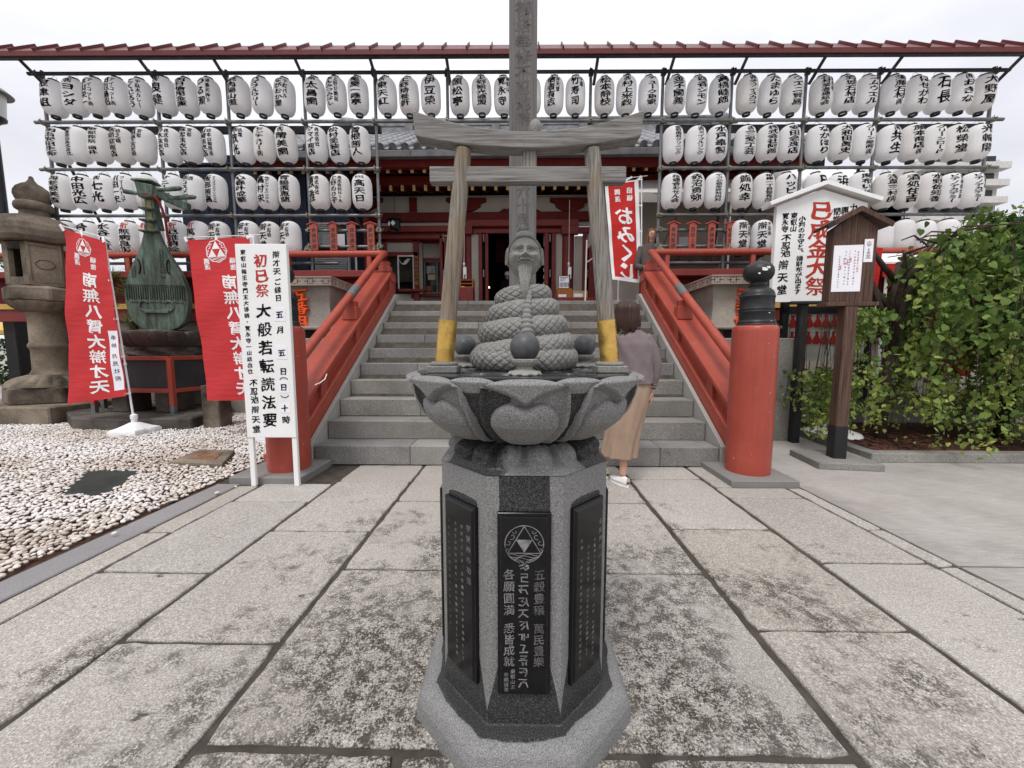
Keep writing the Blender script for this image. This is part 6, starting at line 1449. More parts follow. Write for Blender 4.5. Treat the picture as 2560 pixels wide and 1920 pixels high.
t,S,fn,W_,H_,c=banner('nobori_banner','red banner with mirrored white writing and pasted name strip beside the stone lantern',(160,573),(262,603),(173,1010),(317,990),5.05,[(MAIN,.56,.215,.965,.088,True),('開運',.30,.115,.185,.036,True),('福徳',.66,.118,.20,.036,True)],(.47,.075,.118),'cloth',base=(bt.x,bt.y,0),Yr=4.95,grp=None)
pole_stand(t,Vector(wf(261,594,4.97)),bt,5,Vector(wf(150,563,5.05)),c)
mb=MB().grid(lambda u,v: tuple(S(.80+(.985-.80)*u-.0*v,.57+(.955-.57)*v,.003)),6,20).build('name_strip',M['paperw'],t,smooth=True)
L_=Let(); v,f=vtext('奉納 月見社殿',0,0,.075,bottom=-.72,mir=True,st='r'); v=np.stack([v[:,0]+.89*W_,-v[:,1]+.59*H_],1); L_.add(np.array([tuple(S(a_/W_,b_/H_,.0045)) for a_,b_ in v]),f).build('strip_writing',M['inkgrey'],t)
bt=Vector((-3.06,4.75,.12))
t,S,fn,W_,H_,c=banner('nobori_banner','red banner with white mirrored writing partly hidden by the white festival signboard',(467,600),(622,592),(521,1001),(680,1001),4.8,[(MAIN,.60,.215,.97,.088,True),('開運',.27,.115,.185,.036,True),('福徳',.69,.115,.195,.036,True)],(.45,.075,.135),'cloth',base=(bt.x,bt.y,0),Yr=4.8)
pole_stand(t,Vector(wf(632,588,4.8)),bt,4.8,Vector(wf(462,594,4.8)),c)
# fortune slip banner on the terrace
t,S,fn,W_,H_,c=banner('nobori_banner','red banner with white border and large mirrored hiragana beside the wooden torii',(1512,461),(1596,449),(1530,699),(1604,708),6.95,[('おみくじ',.54,.245,.985,.19,True),('招福',.72,.055,.20,.060,True),('開運',.36,.055,.20,.060,True)],None,'cloth2',base=(wf(1606,752,6.95).x,6.95,1.91),Yr=6.95,border=[(0,.10,0,1),(.88,1,0,1),(.1,.88,.965,1),(.1,.88,0,.012)])
pole_stand(t,Vector(wf(1604,441,6.95)),Vector((wf(1604,752,6.95).x,6.95,1.91)),6.95,Vector(wf(1560,446,6.95)),c,base=False)
# ================================================================ WHITE FESTIVAL SIGNBOARD
t=thing('festival_signboard','tall white standing signboard with black and red brush writing tied to the red newel','signboard',(-2.045,3.09,0),R(1))
sw,sb,st_=.405,.415,1.965
MB().box((0,.0,(sb+st_)/2),(sw,.035,st_-sb)).build('panel',M['white'],t,world=False,bevel=.003)
for s_ in (-1,1): MB().box((s_*(sw/2-.022),.005,sb/2+.0),(.040,.030,sb)).build('leg',M['white'],t,world=False,bevel=.003)
for s_ in (-1,1): MB().box((s_*(sw/2-.022),.22,.85),(.030,.025,.9),top=1).build('rear_strut',M['white'],t,world=False) if False else None
ff=lambda v: np.stack([v[:,0],np.full(len(v),-.0192),v[:,1]],1); fr2=lambda v: np.stack([v[:,0],np.full(len(v),-.0212),v[:,1]],1)
Lk=Let(); zt=lambda y: st_-(y-40)/(1315-40)*(st_-sb)
Lk.put(vtext('東叡山輪王寺門主大導師・寛永寺一山総出仕',-.140,zt(72),.042,bottom=zt(885)),ff).put(vtext('不忍池',-.120,zt(915),.065,bottom=zt(1085)),ff).put(vtext('辯天堂',-.120,zt(1090),.065,bottom=zt(1290)),ff)
Lk.put(vtext('大般若転読法要',-.005,zt(405),.118,bottom=zt(1255)),ff).put(vtext('辯才天',.120,zt(80),.058,bottom=zt(240)),ff).put(vtext('ご縁日',.120,zt(255),.055,bottom=zt(410)),ff).put(vtext('月',.122,zt(565),.062),ff).put(vtext('日',.127,zt(840),.062),ff).put(vtext('時',.128,zt(1165),.066),ff)
Lk.build('black_lettering',M['ink'],t,world=False)
Let().put(vtext('初巳祭',-.005,zt(98),.108,bottom=zt(385)),ff).build('red_lettering',M['inkred'],t,world=False)
for ch,y0,y1,w_ in (('五',448,535,.09),('五',700,785,.09),('日',935,1010,.085),('十',1085,1145,.09)):
    MB().box((.124,-.0185,(zt(y0)+zt(y1))/2),(w_,.002,zt(y0)-zt(y1))).build('pasted_slip',M['paperw'],t,world=False); Let().put(vtext(ch,.124,(zt(y0)+zt(y1))/2+.03,.06,1.),fr2).build('slip_character',M['ink'],t,world=False)
def paren(z,s_):
    P_=[(.127+.033*math.cos(q),-.0195,z+s_*.022*math.sin(q)) for q in np.linspace(.25,PI-.25,10)]; MB().tube(P_,.0028,5).build('bracket_mark',M['ink'],t,world=False)
paren(zt(925),1); paren(zt(1022),-1)
MB().tube([wf(784,962,3.12),wf(800,958,3.16),wf(815,945,3.20),(-1.90,3.37,.66),(-1.905,3.42,.665)],.004,6).build('tie_cord',M['white'],t,world=True) if False else None
MB().tube([Vector(wf(788,962,3.10))-Vector((0,0,0)),wf(800,957,3.18),wf(812,948,3.30),wf(817,935,3.34)],.004,6).build('tie_string',M['white'],None)
tie=bpy.data.objects['tie_string']; prop(tie,'thin white string tying the signboard to the red newel post','string')
# ================================================================ FAR LEFT: LAMP POST, HEDGE, PARASOL, TREES
lpx=wf(52,900,7.3).x
t=thing('lamp_post','black street lamp post with a milky lantern head behind the stone lantern','street lamp',(lpx,7.3,0))
MB().tube([(lpx,7.3,0),(lpx,7.3,5.32)],[.085,.06],20).build('post',M['black'],t,smooth=40)
MB().bx(lpx-.12,lpx+.12,7.18,7.42,0,1.72).build('post_casing',M['black'],t,bevel=.01)
MB().lathe([(.09,5.26),(.12,5.30),(.19,5.35),(.195,5.39)],32,(lpx-.02,7.3,0)).build('lamp_collar',M['black'],t,smooth=40)
MB().lathe([(.185,5.385),(.21,5.80)],32,(lpx-.02,7.3,0)).build('lamp_shade',plain('milky_lamp_glass',(.55,.55,.53),.3,0,.06,4),t,smooth=40)
MB().lathe([(.30,5.79),(.31,5.81),(.22,5.89),(.06,5.95),(.001,5.96)],32,(lpx-.02,7.3,0)).build('lamp_roof',M['tile2'],t,smooth=40)
for z in (3.1,3.16): MB().tube([(lpx-.1,7.2,z),(lpx+.16,7.12,z)],.03,8).build('band_clamp',M['galv'],t,smooth=40)
# stay wire from post behind the stone lantern
t=thing('stay_cable','thin black cable running from the lamp post to the lantern scaffold','cable',tuple(wf(30,620,7.0)))
MB().tube([wf(20,617,7.1),wf(60,640,7.0),wf(130,662,6.8),wf(230,700,6.7)],.012,6).build('cable',M['black'],t)
# ================================================================ FOLIAGE
def leafmesh(kind=0):
    # heart-shaped, folded and slightly curled leaf, 1 unit long, hanging tip at -z
    o=[(0,0),(.22,.10),(.42,-.06),(.46,-.30),(.32,-.62),(.13,-.88),(0,-1.05)]
    V=[(0,0,0),(0,.06,-.5),(0,0,-1.05)]; F=[]
    Ls=[(x,-.10*x+.05*abs(y),y) for x,y in o[1:-1]]; V+=Ls; V+=[(-x,y,z) for x,y,z in Ls]
    k=3; F=[(0,1,k),(k,1,k+1),(k+1,1,k+2),(k+2,1,k+3),(k+3,1,k+4),(k+4,1,2)]; k2=8; F+=[(0,k2,1),(k2,k2+1,1),(k2+1,k2+2,1),(k2+2,k2+3,1),(k2+3,k2+4,1),(k2+4,2,1)]
    return np.array(V,float),np.array(F)
LV,LF=leafmesh()
def leaves_mesh(name,pos,rot,scl,tint,mat):
    """pos (n,3), rot (n,3,3), scl (n,)"""
    n=len(pos); V=(np.einsum('nij,kj->nki',rot,LV)*scl[:,None,None]+pos[:,None,:]).reshape(-1,3)
    F=(LF[None]+(np.arange(n)*len(LV))[:,None,None]).reshape(-1,3)
    me=bpy.data.meshes.new(name); me.vertices.add(len(V)); me.vertices.foreach_set('co',V.ravel()); me.loops.add(F.size); me.loops.foreach_set('vertex_index',F.ravel().astype(np.int32))
    me.polygons.add(len(F)); me.polygons.foreach_set('loop_start',np.arange(len(F),dtype=np.int32)*3); me.polygons.foreach_set('use_smooth',np.ones(len(F),bool)); me.update(calc_edges=True)
    at=me.attributes.new('tint','FLOAT','POINT'); at.data.foreach_set('value',np.repeat(tint,len(LV)).astype(np.float32)); me.materials.append(mat); return me
def rotmats(n,droop=.5,yaw=None):
    yaw=RNG.uniform(0,2*PI,n) if yaw is None else yaw; tilt=RNG.normal(droop,.45,n); roll=RNG.normal(0,.45,n)
    cz,sz=np.cos(yaw),np.sin(yaw); ct,st=np.cos(tilt),np.sin(tilt); cr_,sr=np.cos(roll),np.sin(roll); Z=np.zeros(n); O=np.ones(n)
    Rz=np.stack([cz,-sz,Z,sz,cz,Z,Z,Z,O],1).reshape(n,3,3); Rx=np.stack([O,Z,Z,Z,ct,-st,Z,st,ct],1).reshape(n,3,3); Ry=np.stack([cr_,Z,sr,Z,O,Z,-sr,Z,cr_],1).reshape(n,3,3)
    return Rz@Rx@Ry
def weeping(name,lab,cx,cy,rad,ztop,nst,zend,seed,singles=0,lim=None,dens=1.,skip=None):
    rs=np.random.default_rng(seed); t=thing(name,lab,'tree',(cx,cy,0))
    # trunk and limbs
    tr=[(cx-.05,cy,0),(cx-.02,cy+.02,.6),(cx+.03,cy,1.2),(cx,cy-.02,1.75),(cx+.04,cy+.02,2.15)]
    MB().tube(tr,[.085,.07,.06,.052,.03],10).build('trunk',M['bark'],t,smooth=True)
    limbs=[]
    for k in range(11):
        a=rs.uniform(0,2*PI); z0=rs.uniform(1.0,2.1); L_=rs.uniform(.6,1.)*rad; P_=[Vector((cx,cy,z0))]
        for q in np.linspace(.2,1,6): P_.append(Vector((cx+math.cos(a+q*.5*rs.uniform(-1,1))*L_*q,cy+math.sin(a)*L_*q*.8,z0+(ztop-z0)*.75*math.sin(q*PI*.62)+rs.normal(0,.03))))
        limbs.append(P_); MB().tube(P_,[.036,.03,.024,.018,.013,.009,.006],7).build('limb',M['bark'],t,smooth=True)
    P=[];T=[];twig=MB();SC_=[]
    B_=(cx,cy,ztop,zend)
    for k in range(nst):
        a=rs.uniform(0,2*PI) if k%5 else rs.uniform(PI*1.0,PI*1.65); r0=rad*math.sqrt(rs.uniform(.02,1)); x=cx+r0*math.cos(a); y=cy+r0*.85*math.sin(a)
        zs=ztop-.55*(r0/rad)**2.2*(ztop-1.2)*.75-rs.uniform(0,.35); ze=max(zend,zs-abs(rs.normal(1.35,.6)))
        if x>cx-.45*rad and rs.random()<.62: ze=zend+abs(rs.normal(.08,.22))
        if lim and not lim(x,y,zs): continue
        # strands hang in separate boughs
        if k%8==0 or k==0: B_=(x,y,zs,ze)
        elif rs.random()<.86: x,y,zs,ze=B_[0]+rs.normal(0,.085),B_[1]+rs.normal(0,.07),B_[2]+rs.normal(0,.07),B_[3]+rs.normal(0,.12)
        r0=min(rad,math.hypot(x-cx,y-cy)); ze=max(ze,zend)
        n=int((zs-ze)/.026*dens)+3; dx,dy=math.cos(a)*rs.uniform(.05,.28),math.sin(a)*rs.uniform(.05,.25); tb=rs.normal(.36,.24); pts=[]
        for i in range(n):
            q=i/max(1,n-1); px=x+dx*math.sin(q*1.6)+.03*math.sin(q*9+k); py=y+dy*math.sin(q*1.6)+.03*math.cos(q*7+k); pz=zs-(zs-ze)*q+.10*math.sin(q*PI)*(1-q)
            pts.append((px,py,pz))
            if skip and skip(px,py,pz,rs): continue
            if fbm(px*3.0+seed,py*3.0,pz*1.8)<-.14: continue
            for m_ in range(1 if q<.85 else 2): P.append((px+rs.normal(0,.04),py+rs.normal(0,.04),pz+rs.normal(0,.02))); tip=q**3*.5; T.append(tb+rs.normal(0,.13)+tip); SC_.append(rs.uniform(.042,.085)*(1-.5*q**3))
        pts=[p_ for p_ in pts if not (skip and p_[0]/p_[1]<.965 and (p_[2]-CAM_H)/p_[1]>.09)]
        if k%2==0 and len(pts)>4: twig.tube(pts[::4]+[pts[-1]],.0028,4,cap=False)
    prop(twig.build('hanging_twigs',M['bark'],t),kind='stuff')
    P=np.array(P);T=np.clip(np.array(T),0,1);SC_=np.array(SC_); n=len(P); global RNG; RNG=rs; rot=rotmats(n,.45)
    order=np.argsort(P[:,1]); vis=[]
    if singles:
        # individually built leaves: the ones that show largest
        d=np.linalg.norm(P-np.array([0,0,CAM_H]),axis=1)/SC_; ok=(P[:,0]/P[:,1]<1.36); idx=np.where(ok)[0]; idx=idx[np.argsort(d[idx])][:singles]; msk=np.ones(n,bool); msk[idx]=False
        pal=[leaves_mesh('leaf',np.zeros((1,3)),np.eye(3)[None],np.ones(1),np.array([q]),M['leafl']) for q in (.15,.3,.45,.6,.8,1.)]
        for i in idx:
            o=inst(pal[min(5,int(T[i]*6))],'leaf',t,tuple(P[i]-np.array([cx,cy,0])),(0,0,0),(SC_[i],)*3); o.rotation_euler=Matrix(rot[i].tolist()).to_euler()
        P,T,SC_,rot=P[msk],T[msk],SC_[msk],rot[msk]
    me=leaves_mesh('foliage',P-np.array([cx,cy,0]),rot,SC_,T,M['leafl']); o=inst(me,'foliage',t); prop(o,kind='stuff'); print(name,n)
    return t
def gap(px,py,pz,rs):
    # open windows in the crown, and nothing in front of the roofed boards
    if px/py<.955 and (pz-CAM_H)/py>.10: return True
    if px/py<.832 and (pz-CAM_H)/py>-.05: return True
    if px/py<.965 and -.07<(pz-CAM_H)/py<.0 and rs.random()<.5: return True
    for (ax,az,r) in tuple((wf(X_,Y_,4.6).x,wf(X_,Y_,4.6).z,r_) for X_,Y_,r_ in ((2200,610,.26),(2290,590,.24),(2400,640,.20),(2330,800,.14),(2450,738,.13),(2380,868,.15),(2100,742,.10),(2215,690,.14),(2250,1000,.10),(2180,860,.14),(2480,880,.12),(2300,960,.12))):
        X=px/py*4.6; Z=CAM_H+(pz-CAM_H)/py*4.6
        if (X-ax)**2+(Z-az)**2<r*r and rs.random()<.9: return True
    return rs.random()<.04
weeping('weeping_tree','weeping green tree in the kerbed bed behind the brown notice board',4.42,4.72,1.22,2.62,340,.16,11,300,None,1.0,gap)
weeping('weeping_tree','dense weeping tree at the edge of the yard, its leaves hanging to the ground',5.95,4.75,1.15,2.95,330,.08,12,0,lambda x,y,z: x<7.2)
# planting bed
t=setting('planting_bed')
kx0,kx1,ky0,ky1=3.54,8.6,3.86,6.0
MB().bx(kx0,kx1,ky0,ky0+.13,0,.095).build('kerb_stone',M['step'],t,bevel=.006); 
MB().add([(kx0,ky0+.13,0),(kx0+.13,ky0+.13,0),(kx0+.24,ky1-.9,0),(kx0+.11,ky1-.9,0),(kx0,ky0+.13,.095),(kx0+.13,ky0+.13,.095),(kx0+.24,ky1-.9,.095),(kx0+.11,ky1-.9,.095)],[(0,3,2,1),(4,5,6,7),(0,1,5,4),(1,2,6,5),(2,3,7,6),(3,0,4,7)]).build('kerb_stone',M['step'],t,bevel=.006)
MB().bx(kx0+.13,kx1,ky0+.13,ky1,0,.05).build('bark_soil',M['soil'],t)
mb=MB()
for k in range(1500):
    x,y=random.uniform(kx0+.15,kx0+2.2),random.uniform(ky0+.15,ky0+1.3); a=random.uniform(0,PI); l=random.uniform(.015,.04); w_=random.uniform(.006,.014); q=random.uniform(-.4,.4)
    c_,s_=math.cos(a)*l,math.sin(a)*l; z=.055+random.uniform(0,.012); mb.add([(x-c_-s_*.3,y-s_+c_*.3,z),(x+c_-s_*.3,y+s_+c_*.3,z+q*l),(x+c_+s_*.3,y+s_-c_*.3,z+.004+q*l),(x-c_+s_*.3,y-s_-c_*.3,z+.006)],[(0,1,2,3)])
prop(mb.build('bark_chips',plain('bark_chip',(.10,.045,.032),.85,0,.6,30),None),'loose dark bark chips scattered over the kerbed planting bed',kind='stuff')
# clipped and background plants on the left
def shrub(name,lab,c,r,n,tint=.2,sc=.05,cat='shrub'):
    t=thing(name,lab,cat,(c[0],c[1],max(0,c[2]-r[2]) if c[2]-r[2]<.4 else 0)); rs=np.random.default_rng(hash_(lab)); 
    d=rs.normal(0,1,(n,3)); d/=np.linalg.norm(d,axis=1)[:,None]; rr=rs.uniform(.55,1.,n)**.5; P=d*rr[:,None]*np.array(r)*(1+.15*np.sin(d*7)[:,[1,2,0]])+np.array(c)
    P[:,2]=np.maximum(P[:,2],.02); global RNG; RNG=rs; me=leaves_mesh('foliage',P-np.array(OFF[t.name]),rotmats(n,.9),rs.uniform(.6,1.3,n)*sc,np.clip(rs.normal(tint,.18,n),0,1),M['leafd']); o=inst(me,'foliage',t); prop(o,kind='stuff')
    MB().tube([(c[0],c[1],0),(c[0],c[1],c[2])],[.05,.02],6).build('stem',M['bark'],t); return t
def pine(name,lab,c,n,L_,up=.3):
    t=thing(name,lab,'pine tree',(c[0],c[1],0)); V=MB(); rs=np.random.default_rng(hash_(lab))
    MB().tube([(c[0],c[1],0),(c[0]+.05,c[1],c[2]*.6),(c[0],c[1],c[2]+.3)],[.07,.05,.02],8).build('trunk',M['bark'],t,smooth=True); P=[]; Q=[]
    vs=[];fs=[];k=0
    for i in range(n):
        o=np.array(c)+rs.normal(0,1,3)*np.array([.20,.08,.22]); 
        for j in range(34):
            d=rs.normal(0,1,3); d[2]=abs(d[2])*.8+up; d/=np.linalg.norm(d); s=np.cross(d,rs.normal(0,1,3)); s/=np.linalg.norm(s); e=o+d*L_*rs.uniform(.7,1.2); w_=.0045
            vs+=[o-s*w_,o+s*w_,e]; fs.append((k,k+1,k+2)); k+=3
    me=MB().add(np.array(vs),fs).build('needles',plain('pine_needles',(.10,.17,.045),.6,0,.5,9) if 'pine_needles' not in bpy.data.materials else bpy.data.materials['pine_needles'],t); prop(me,kind='stuff'); return t
_p=wf(318,690,6.38); pine('pine_tree','pale green pine growing between the banner and the bronze lute',(_p.x,6.38,_p.z),22,.20); pine('pine_tree','low pine sprays under the gold band beside the lute pedestal',(wf(325,800,6.38).x,6.38,wf(325,805,6.38).z),18,.20)
pine('pine_tree','thin pine sprays at the foot of the lute pedestal behind the red frame',(-6.1,6.45,.45),10,.16)
shrub('hedge_bush','dark clipped hedge in the distance beyond the stone lantern',(-15.2,12,.75),(2.4,.8,.8),2600,.1,.10,'hedge')
shrub('garden_tree','distant green tree showing beyond the stone lantern roof edge',(-25.5,19,4.6),(1.6,1.6,1.2),900,.35,.22,'tree')
# ================================================================ RIGHT SIDE: BROWN NOTICE BOARD
t=thing('notice_board','brown roofed wooden notice board on a square post with two white papers','notice board',(3.15,3.82,0),R(-7)); t.scale=(.80,.80,1)
Wb=M['woodbr']
MB().box((.0,.03,.0325),(.70,.62,.065)).build('base_stone',M['step'],t,world=False,bevel=.006)
MB().box((0,0,.80),(.135,.135,1.5)).build('post',Wb,t,world=False,bevel=.004)
MB().box((0,0,.225),(.143,.143,.33)).build('iron_shoe',M['black'],t,world=False,bevel=.003)
MB().bx(-.235,.235,-.02,.10,1.575,2.27).add([(-.235,-.02,2.27),(.235,-.02,2.27),(.0,-.02,2.41),(-.235,.10,2.27),(.235,.10,2.27),(.0,.10,2.41)],[(0,1,2),(5,4,3),(0,3,4,1),(1,4,5,2),(2,5,3,0)]).build('backboard',Wb,t,world=False)
for k in range(5):
    x0=-.235+k*.094; x1=x0+.0925; zt=lambda x: 2.27+.14*(1-abs(x)/.235)
    V=[(x0,-.03,1.58),(x1,-.03,1.58),(x1,-.03,zt(x1)),(x0,-.03,zt(x0))]
    if x0<0<x1: V=[(x0,-.03,1.58),(x1,-.03,1.58),(x1,-.03,zt(x1)),(0,-.03,zt(0)),(x0,-.03,zt(x0))]
    n=len(V); MB().add(V+[(a,-.019,c) for a,b,c in V],[tuple(range(n)),tuple(range(n,2*n))[::-1]]+[(i,n+i,n+(i+1)%n,(i+1)%n) for i in range(n)]).build('plank',Wb,t,world=False,bevel=.0015)
MB().box((0,.02,1.565),(.56,.19,.035)).build('ledge',Wb,t,world=False,bevel=.003)
for s_ in (-1,1): MB().beam((0,.03,2.44),(s_*.345,.03,2.285),.27,.03).build('roof_board',Wb,t,world=False,bevel=.003)
for s_ in (-1,1): MB().beam((0,-.10,2.43),(s_*.34,-.10,2.275),.02,.045).build('barge_board',Wb,t,world=False,bevel=.002)
MB().beam((-.345,-.105,2.275),(-.27,-.105,2.31),.025,.05).build('black_tip',M['black'],t,world=False)
pg=MB().box((-.062,-.0325,1.90),(.31,.003,.43)).build('schedule_sheet',M['paperw'],t,world=False)
ink2=plain('pink_ink',(.55,.12,.18),.8); ink3=plain('violet_grey_ink',(.12,.10,.14),.8)
f3=lambda v: np.stack([v[:,0],np.full(len(v),-.0347),v[:,1]],1)
Let().put(vtext('四月法要のご案内',.045,2.06,.020,bottom=1.86),f3).put(vtext('献花',-.03,2.0,.02),f3).put(vtext('大黒天',-.065,1.99,.02),f3).put(vtext('弁才天',-.10,2.0,.022),f3).put(vtext('感謝',-.135,1.93,.02),f3).build('pink_writing',ink2,pg,world=False)
Let().put(vtext('十一日初巳祭午後二時より',.012,2.07,.018,bottom=1.74),f3).put(vtext('二十三日甲子祭午後二時より',-.045,2.07,.018,bottom=1.74),f3).put(vtext('三十日 秘仏十二時より',-.085,2.07,.018,bottom=1.74),f3).put(vtext('不忍池辨天堂ご参拝ください',-.15,2.02,.016,bottom=1.72),f3).build('dark_writing',ink3,pg,world=False)
pg=MB().box((.150,-.0325,2.06),(.095,.003,.21)).build('talisman_sheet',M['paperw'],t,world=False)
m_=MB(); n=28
for k in range(n):
    a,b=2*PI*k/n,2*PI*(k+1)/n; m_.add([(.150+.022*math.cos(a),-.0347,2.12+.022*math.sin(a)),(.150+.022*math.cos(b),-.0347,2.12+.022*math.sin(b)),(.150+.018*math.cos(b),-.0347,2.12+.018*math.sin(b)),(.150+.018*math.cos(a),-.0347,2.12+.018*math.sin(a))],[(0,1,2,3)])
for X,Z in ((0,.008),(-.0085,-.007),(.0085,-.007)): m_.add([(.150+X,-.0347,2.12+Z+.008),(.150+X-.007,-.0347,2.12+Z-.005),(.150+X+.007,-.0347,2.12+Z-.005)],[(0,1,2)])
for z,w_ in ((2.073,.006),(2.062,.014),(2.05,.010),(2.038,.022),(2.027,.016),(2.014,.028),(2.0,.022),(1.988,.030)): m_.add([(.150-w_,-.0347,z),(.150+w_,-.0347,z),(.150+w_*.7,-.0347,z+.006),(.150-w_*.7,-.0347,z+.006)],[(0,1,2,3)])
prop(m_.build('stamped_print',M['inkgrey'],pg,world=False),kind='stuff')
# ================================================================ WHITE ROOFED SIGN
t=thing('festival_sign','white roofed sign with large red characters on a black post','sign',(3.41,4.62,0),R(-5)); t.scale=(.95,1,1)
MB().bx(-.50,.50,-.03,.03,1.685,2.76).add([(-.50,-.03,2.76),(.50,-.03,2.76),(0,-.03,2.93),(-.50,.03,2.76),(.50,.03,2.76),(0,.03,2.93)],[(0,1,2),(5,4,3),(0,3,4,1),(1,4,5,2),(2,5,3,0)]).build('panel',M['white'],t,world=False)
for s_ in (-1,1): MB().beam((0,0,2.98),(s_*.61,0,2.775),.20,.045).build('roof_board',M['white'],t,world=False,bevel=.004)
MB().bx(-.28,.50,-.05,.05,1.66,1.69).build('bottom_rail',M['black'],t,world=False,bevel=.003)
for x in (-.07,): MB().bx(x-.045,x+.045,.03,.12,0,2.7).build('post',M['black'],t,world=False,bevel=.004)
fs_=lambda v: np.stack([v[:,0],np.full(len(v),-.0325),v[:,1]],1)
zz=lambda y: 2.93-(y-60)/(1530-60)*(2.93-1.685); xx=lambda x: -.50+(x-60)/(1080-60)*1.0
Let().put(vtext('巳成金大祭',xx(545)+.02,zz(205),.245,bottom=zz(1455),sx=1.0,wob=.03),fs_).build('red_lettering',M['inkred'],t,world=False)
Let().put(vtext('小判のお守と、福財布が出ます',xx(345)+.012,zz(395),.078,bottom=zz(1430)),fs_).put(vtext('東叡山',xx(262),zz(345),.078,bottom=zz(600)),fs_).put(vtext('寛永寺',xx(165),zz(345),.078,bottom=zz(600)),fs_).put(vtext('不忍池',xx(190),zz(625),.11,bottom=zz(930)),fs_).put(vtext('辯天堂',xx(175),zz(950),.115,bottom=zz(1450)),fs_).put(vtext('閉堂',xx(745),zz(300),.085),fs_).put(vtext('開堂',xx(830),zz(290),.085),fs_).put(vtext('九月三日',xx(935),zz(255),.10),fs_).put(vtext('ミナルカネ',xx(690),zz(280),.035,bottom=zz(930),st='r'),fs_).build('black_lettering',M['ink'],t,world=False)
# ================================================================ RACK OF RED LUTE PLAQUES
t=thing('votive_rack','white votive board with rows of small red lute shaped plaques behind the brown post','votive rack',(4.0,5.25,0),R(-4))
MB().bx(-.42,.55,0,.03,.98,1.60).build('board',plain('pale_rack_board',(.50,.49,.46),.8),t,world=False)
MB().bx(-.50,-.42,-.02,.06,.48,1.85).build('post',M['black'],t,world=False,bevel=.004); MB().bx(.55,.63,-.02,.06,.48,1.85).build('post',M['black'],t,world=False,bevel=.004); MB().bx(-.50,.63,-.02,.05,1.60,1.70).build('rail',M['black'],t,world=False,bevel=.004); MB().bx(-.42,-.34,-.01,.05,.48,.98).build('post',M['woodbr'],t,world=False)
lu=[(0,.0),(.035,.005),(.047,.035),(.040,.07),(.020,.105),(.010,.125),(.010,.15),(.024,.155),(.018,.168)]
P_=[(x,z) for x,z in lu]+[(-x,z) for x,z in lu[::-1][:-1]]; n=len(P_)
lm=MB().add([(x,-.012,z) for x,z in P_]+[(x,0,z) for x,z in P_],[tuple(range(n)),tuple(range(n,2*n))[::-1]]+[(i,n+i,n+(i+1)%n,(i+1)%n) for i in range(n)]).mesh('lute_plaque'); lm.materials.append(plain('red_plaque',(.42,.03,.025),.5))
c0=0
for r_,z in enumerate((1.42,1.20)):
    for k in range(9):
        o=bpy.data.objects.new('lute_plaque',lm); COL.objects.link(o); M_=Matrix.Translation((4.0,5.25,0))@Matrix.Rotation(R(-4),4,'Z')@Matrix.Translation((-.36+k*.103,-.004,z)); o.matrix_world=M_
        prop(o,f'small red lute shaped votive plaque, {ORD[k]} along the {"upper" if r_==0 else "lower"} row of the white rack','votive plaque','red lute plaques on the votive rack')
# concrete wall and inscribed stele
t=thing('concrete_block_wall','low grey concrete wall behind the chipped newel post','low wall',(3.0,5.9,0))
MB().bx(2.35,3.72,5.22,6.45,0,.48).build('wall_body',M['concrete'],t,bevel=.01); MB().bx(3.73,9.5,5.75,6.45,0,.48).build('wall_body',M['concrete'],t,bevel=.01)
t=thing('stone_stele','small grey inscribed stone stele standing on the low concrete wall','stele',(3.60,5.45,.48)); MB().box((0,0,.24),(.19,.13,.48)).build('slab',M['statue'],t,world=False,bevel=.006)
Let().put(vtext('福徳御奉納',.045,.42,.065,bottom=.06,st='r'),lambda v: np.stack([v[:,0],np.full(len(v),-.0655),v[:,1]],1)).build('inscription',M['engr'],t,world=False)
t=thing('white_tray','white plastic weight or tub lying behind the notice board post','plastic base',(3.95,4.55,0)); 
MB().lathe([(.30,.0),(.32,.03),(.30,.06),(.18,.10),(.08,.16),(.06,.17)],24,(3.95,4.9,.03)).build('base',M['plastic'],t,smooth=40)
# red festival banners glimpsed through the tree
for i,(x,y,z0,z1,w_,lab) in enumerate(((wf(2380,860,5.6).x,5.6,.75,wf(2380,700,5.6).z,.62,'red banner glimpsed through the leaves behind the tree trunk'),(wf(2430,660,5.7).x,5.7,1.55,wf(2430,628,5.7).z,1.1,'red cloth of a stall glimpsed through the leaves beside the yard edge'),(wf(2150,700,5.5).x,5.5,1.2,wf(2150,620,5.5).z,.5,'narrow red banner glimpsed right behind the brown notice board'))):
    t=thing('red_banner',lab,'banner',(x,y,0)); MB().grid(lambda u,v: (x+(u-.5)*w_,y+.02*math.sin(u*7+v*4),z0+(z1-z0)*v),14,14).build('cloth',M['cloth2'],t,smooth=True)
    Let().put(vtext('祈願',x,z1-.1,.22,mir=True),lambda v: np.stack([v[:,0],y-.03+0*v[:,0],v[:,1]],1)).build('lettering',M['clothw'],t); MB().tube([(x+w_/2,y+.02,0),(x+w_/2,y+.02,z1)],.012,8).build('pole',M['plastic'],t)
t=thing('stall_awning','small white pitched stall awning with red front beyond the tree','awning',(5.4,5.95,0))
a,b=wf(2215,600,5.95),wf(2560,640,5.95)
MB().add([(a.x,5.95,2.42),(b.x,5.95,2.42),(b.x,6.3,2.62),(a.x,6.3,2.62),(a.x,5.95,2.39),(b.x,5.95,2.39),(b.x,6.3,2.59),(a.x,6.3,2.59)],[(0,1,2,3),(7,6,5,4),(0,4,5,1),(2,6,7,3),(1,5,6,2),(3,7,4,0)]).build('roof_sheet',M['white'],t)
MB().bx(a.x,b.x,5.94,5.96,2.2,2.39).build('red_valance',M['cloth2'],t)
for x in (a.x+.1,b.x-.1): MB().tube([(x,6.0,0),(x,6.0,2.4)],.02,8).build('pole',M['white'],t)
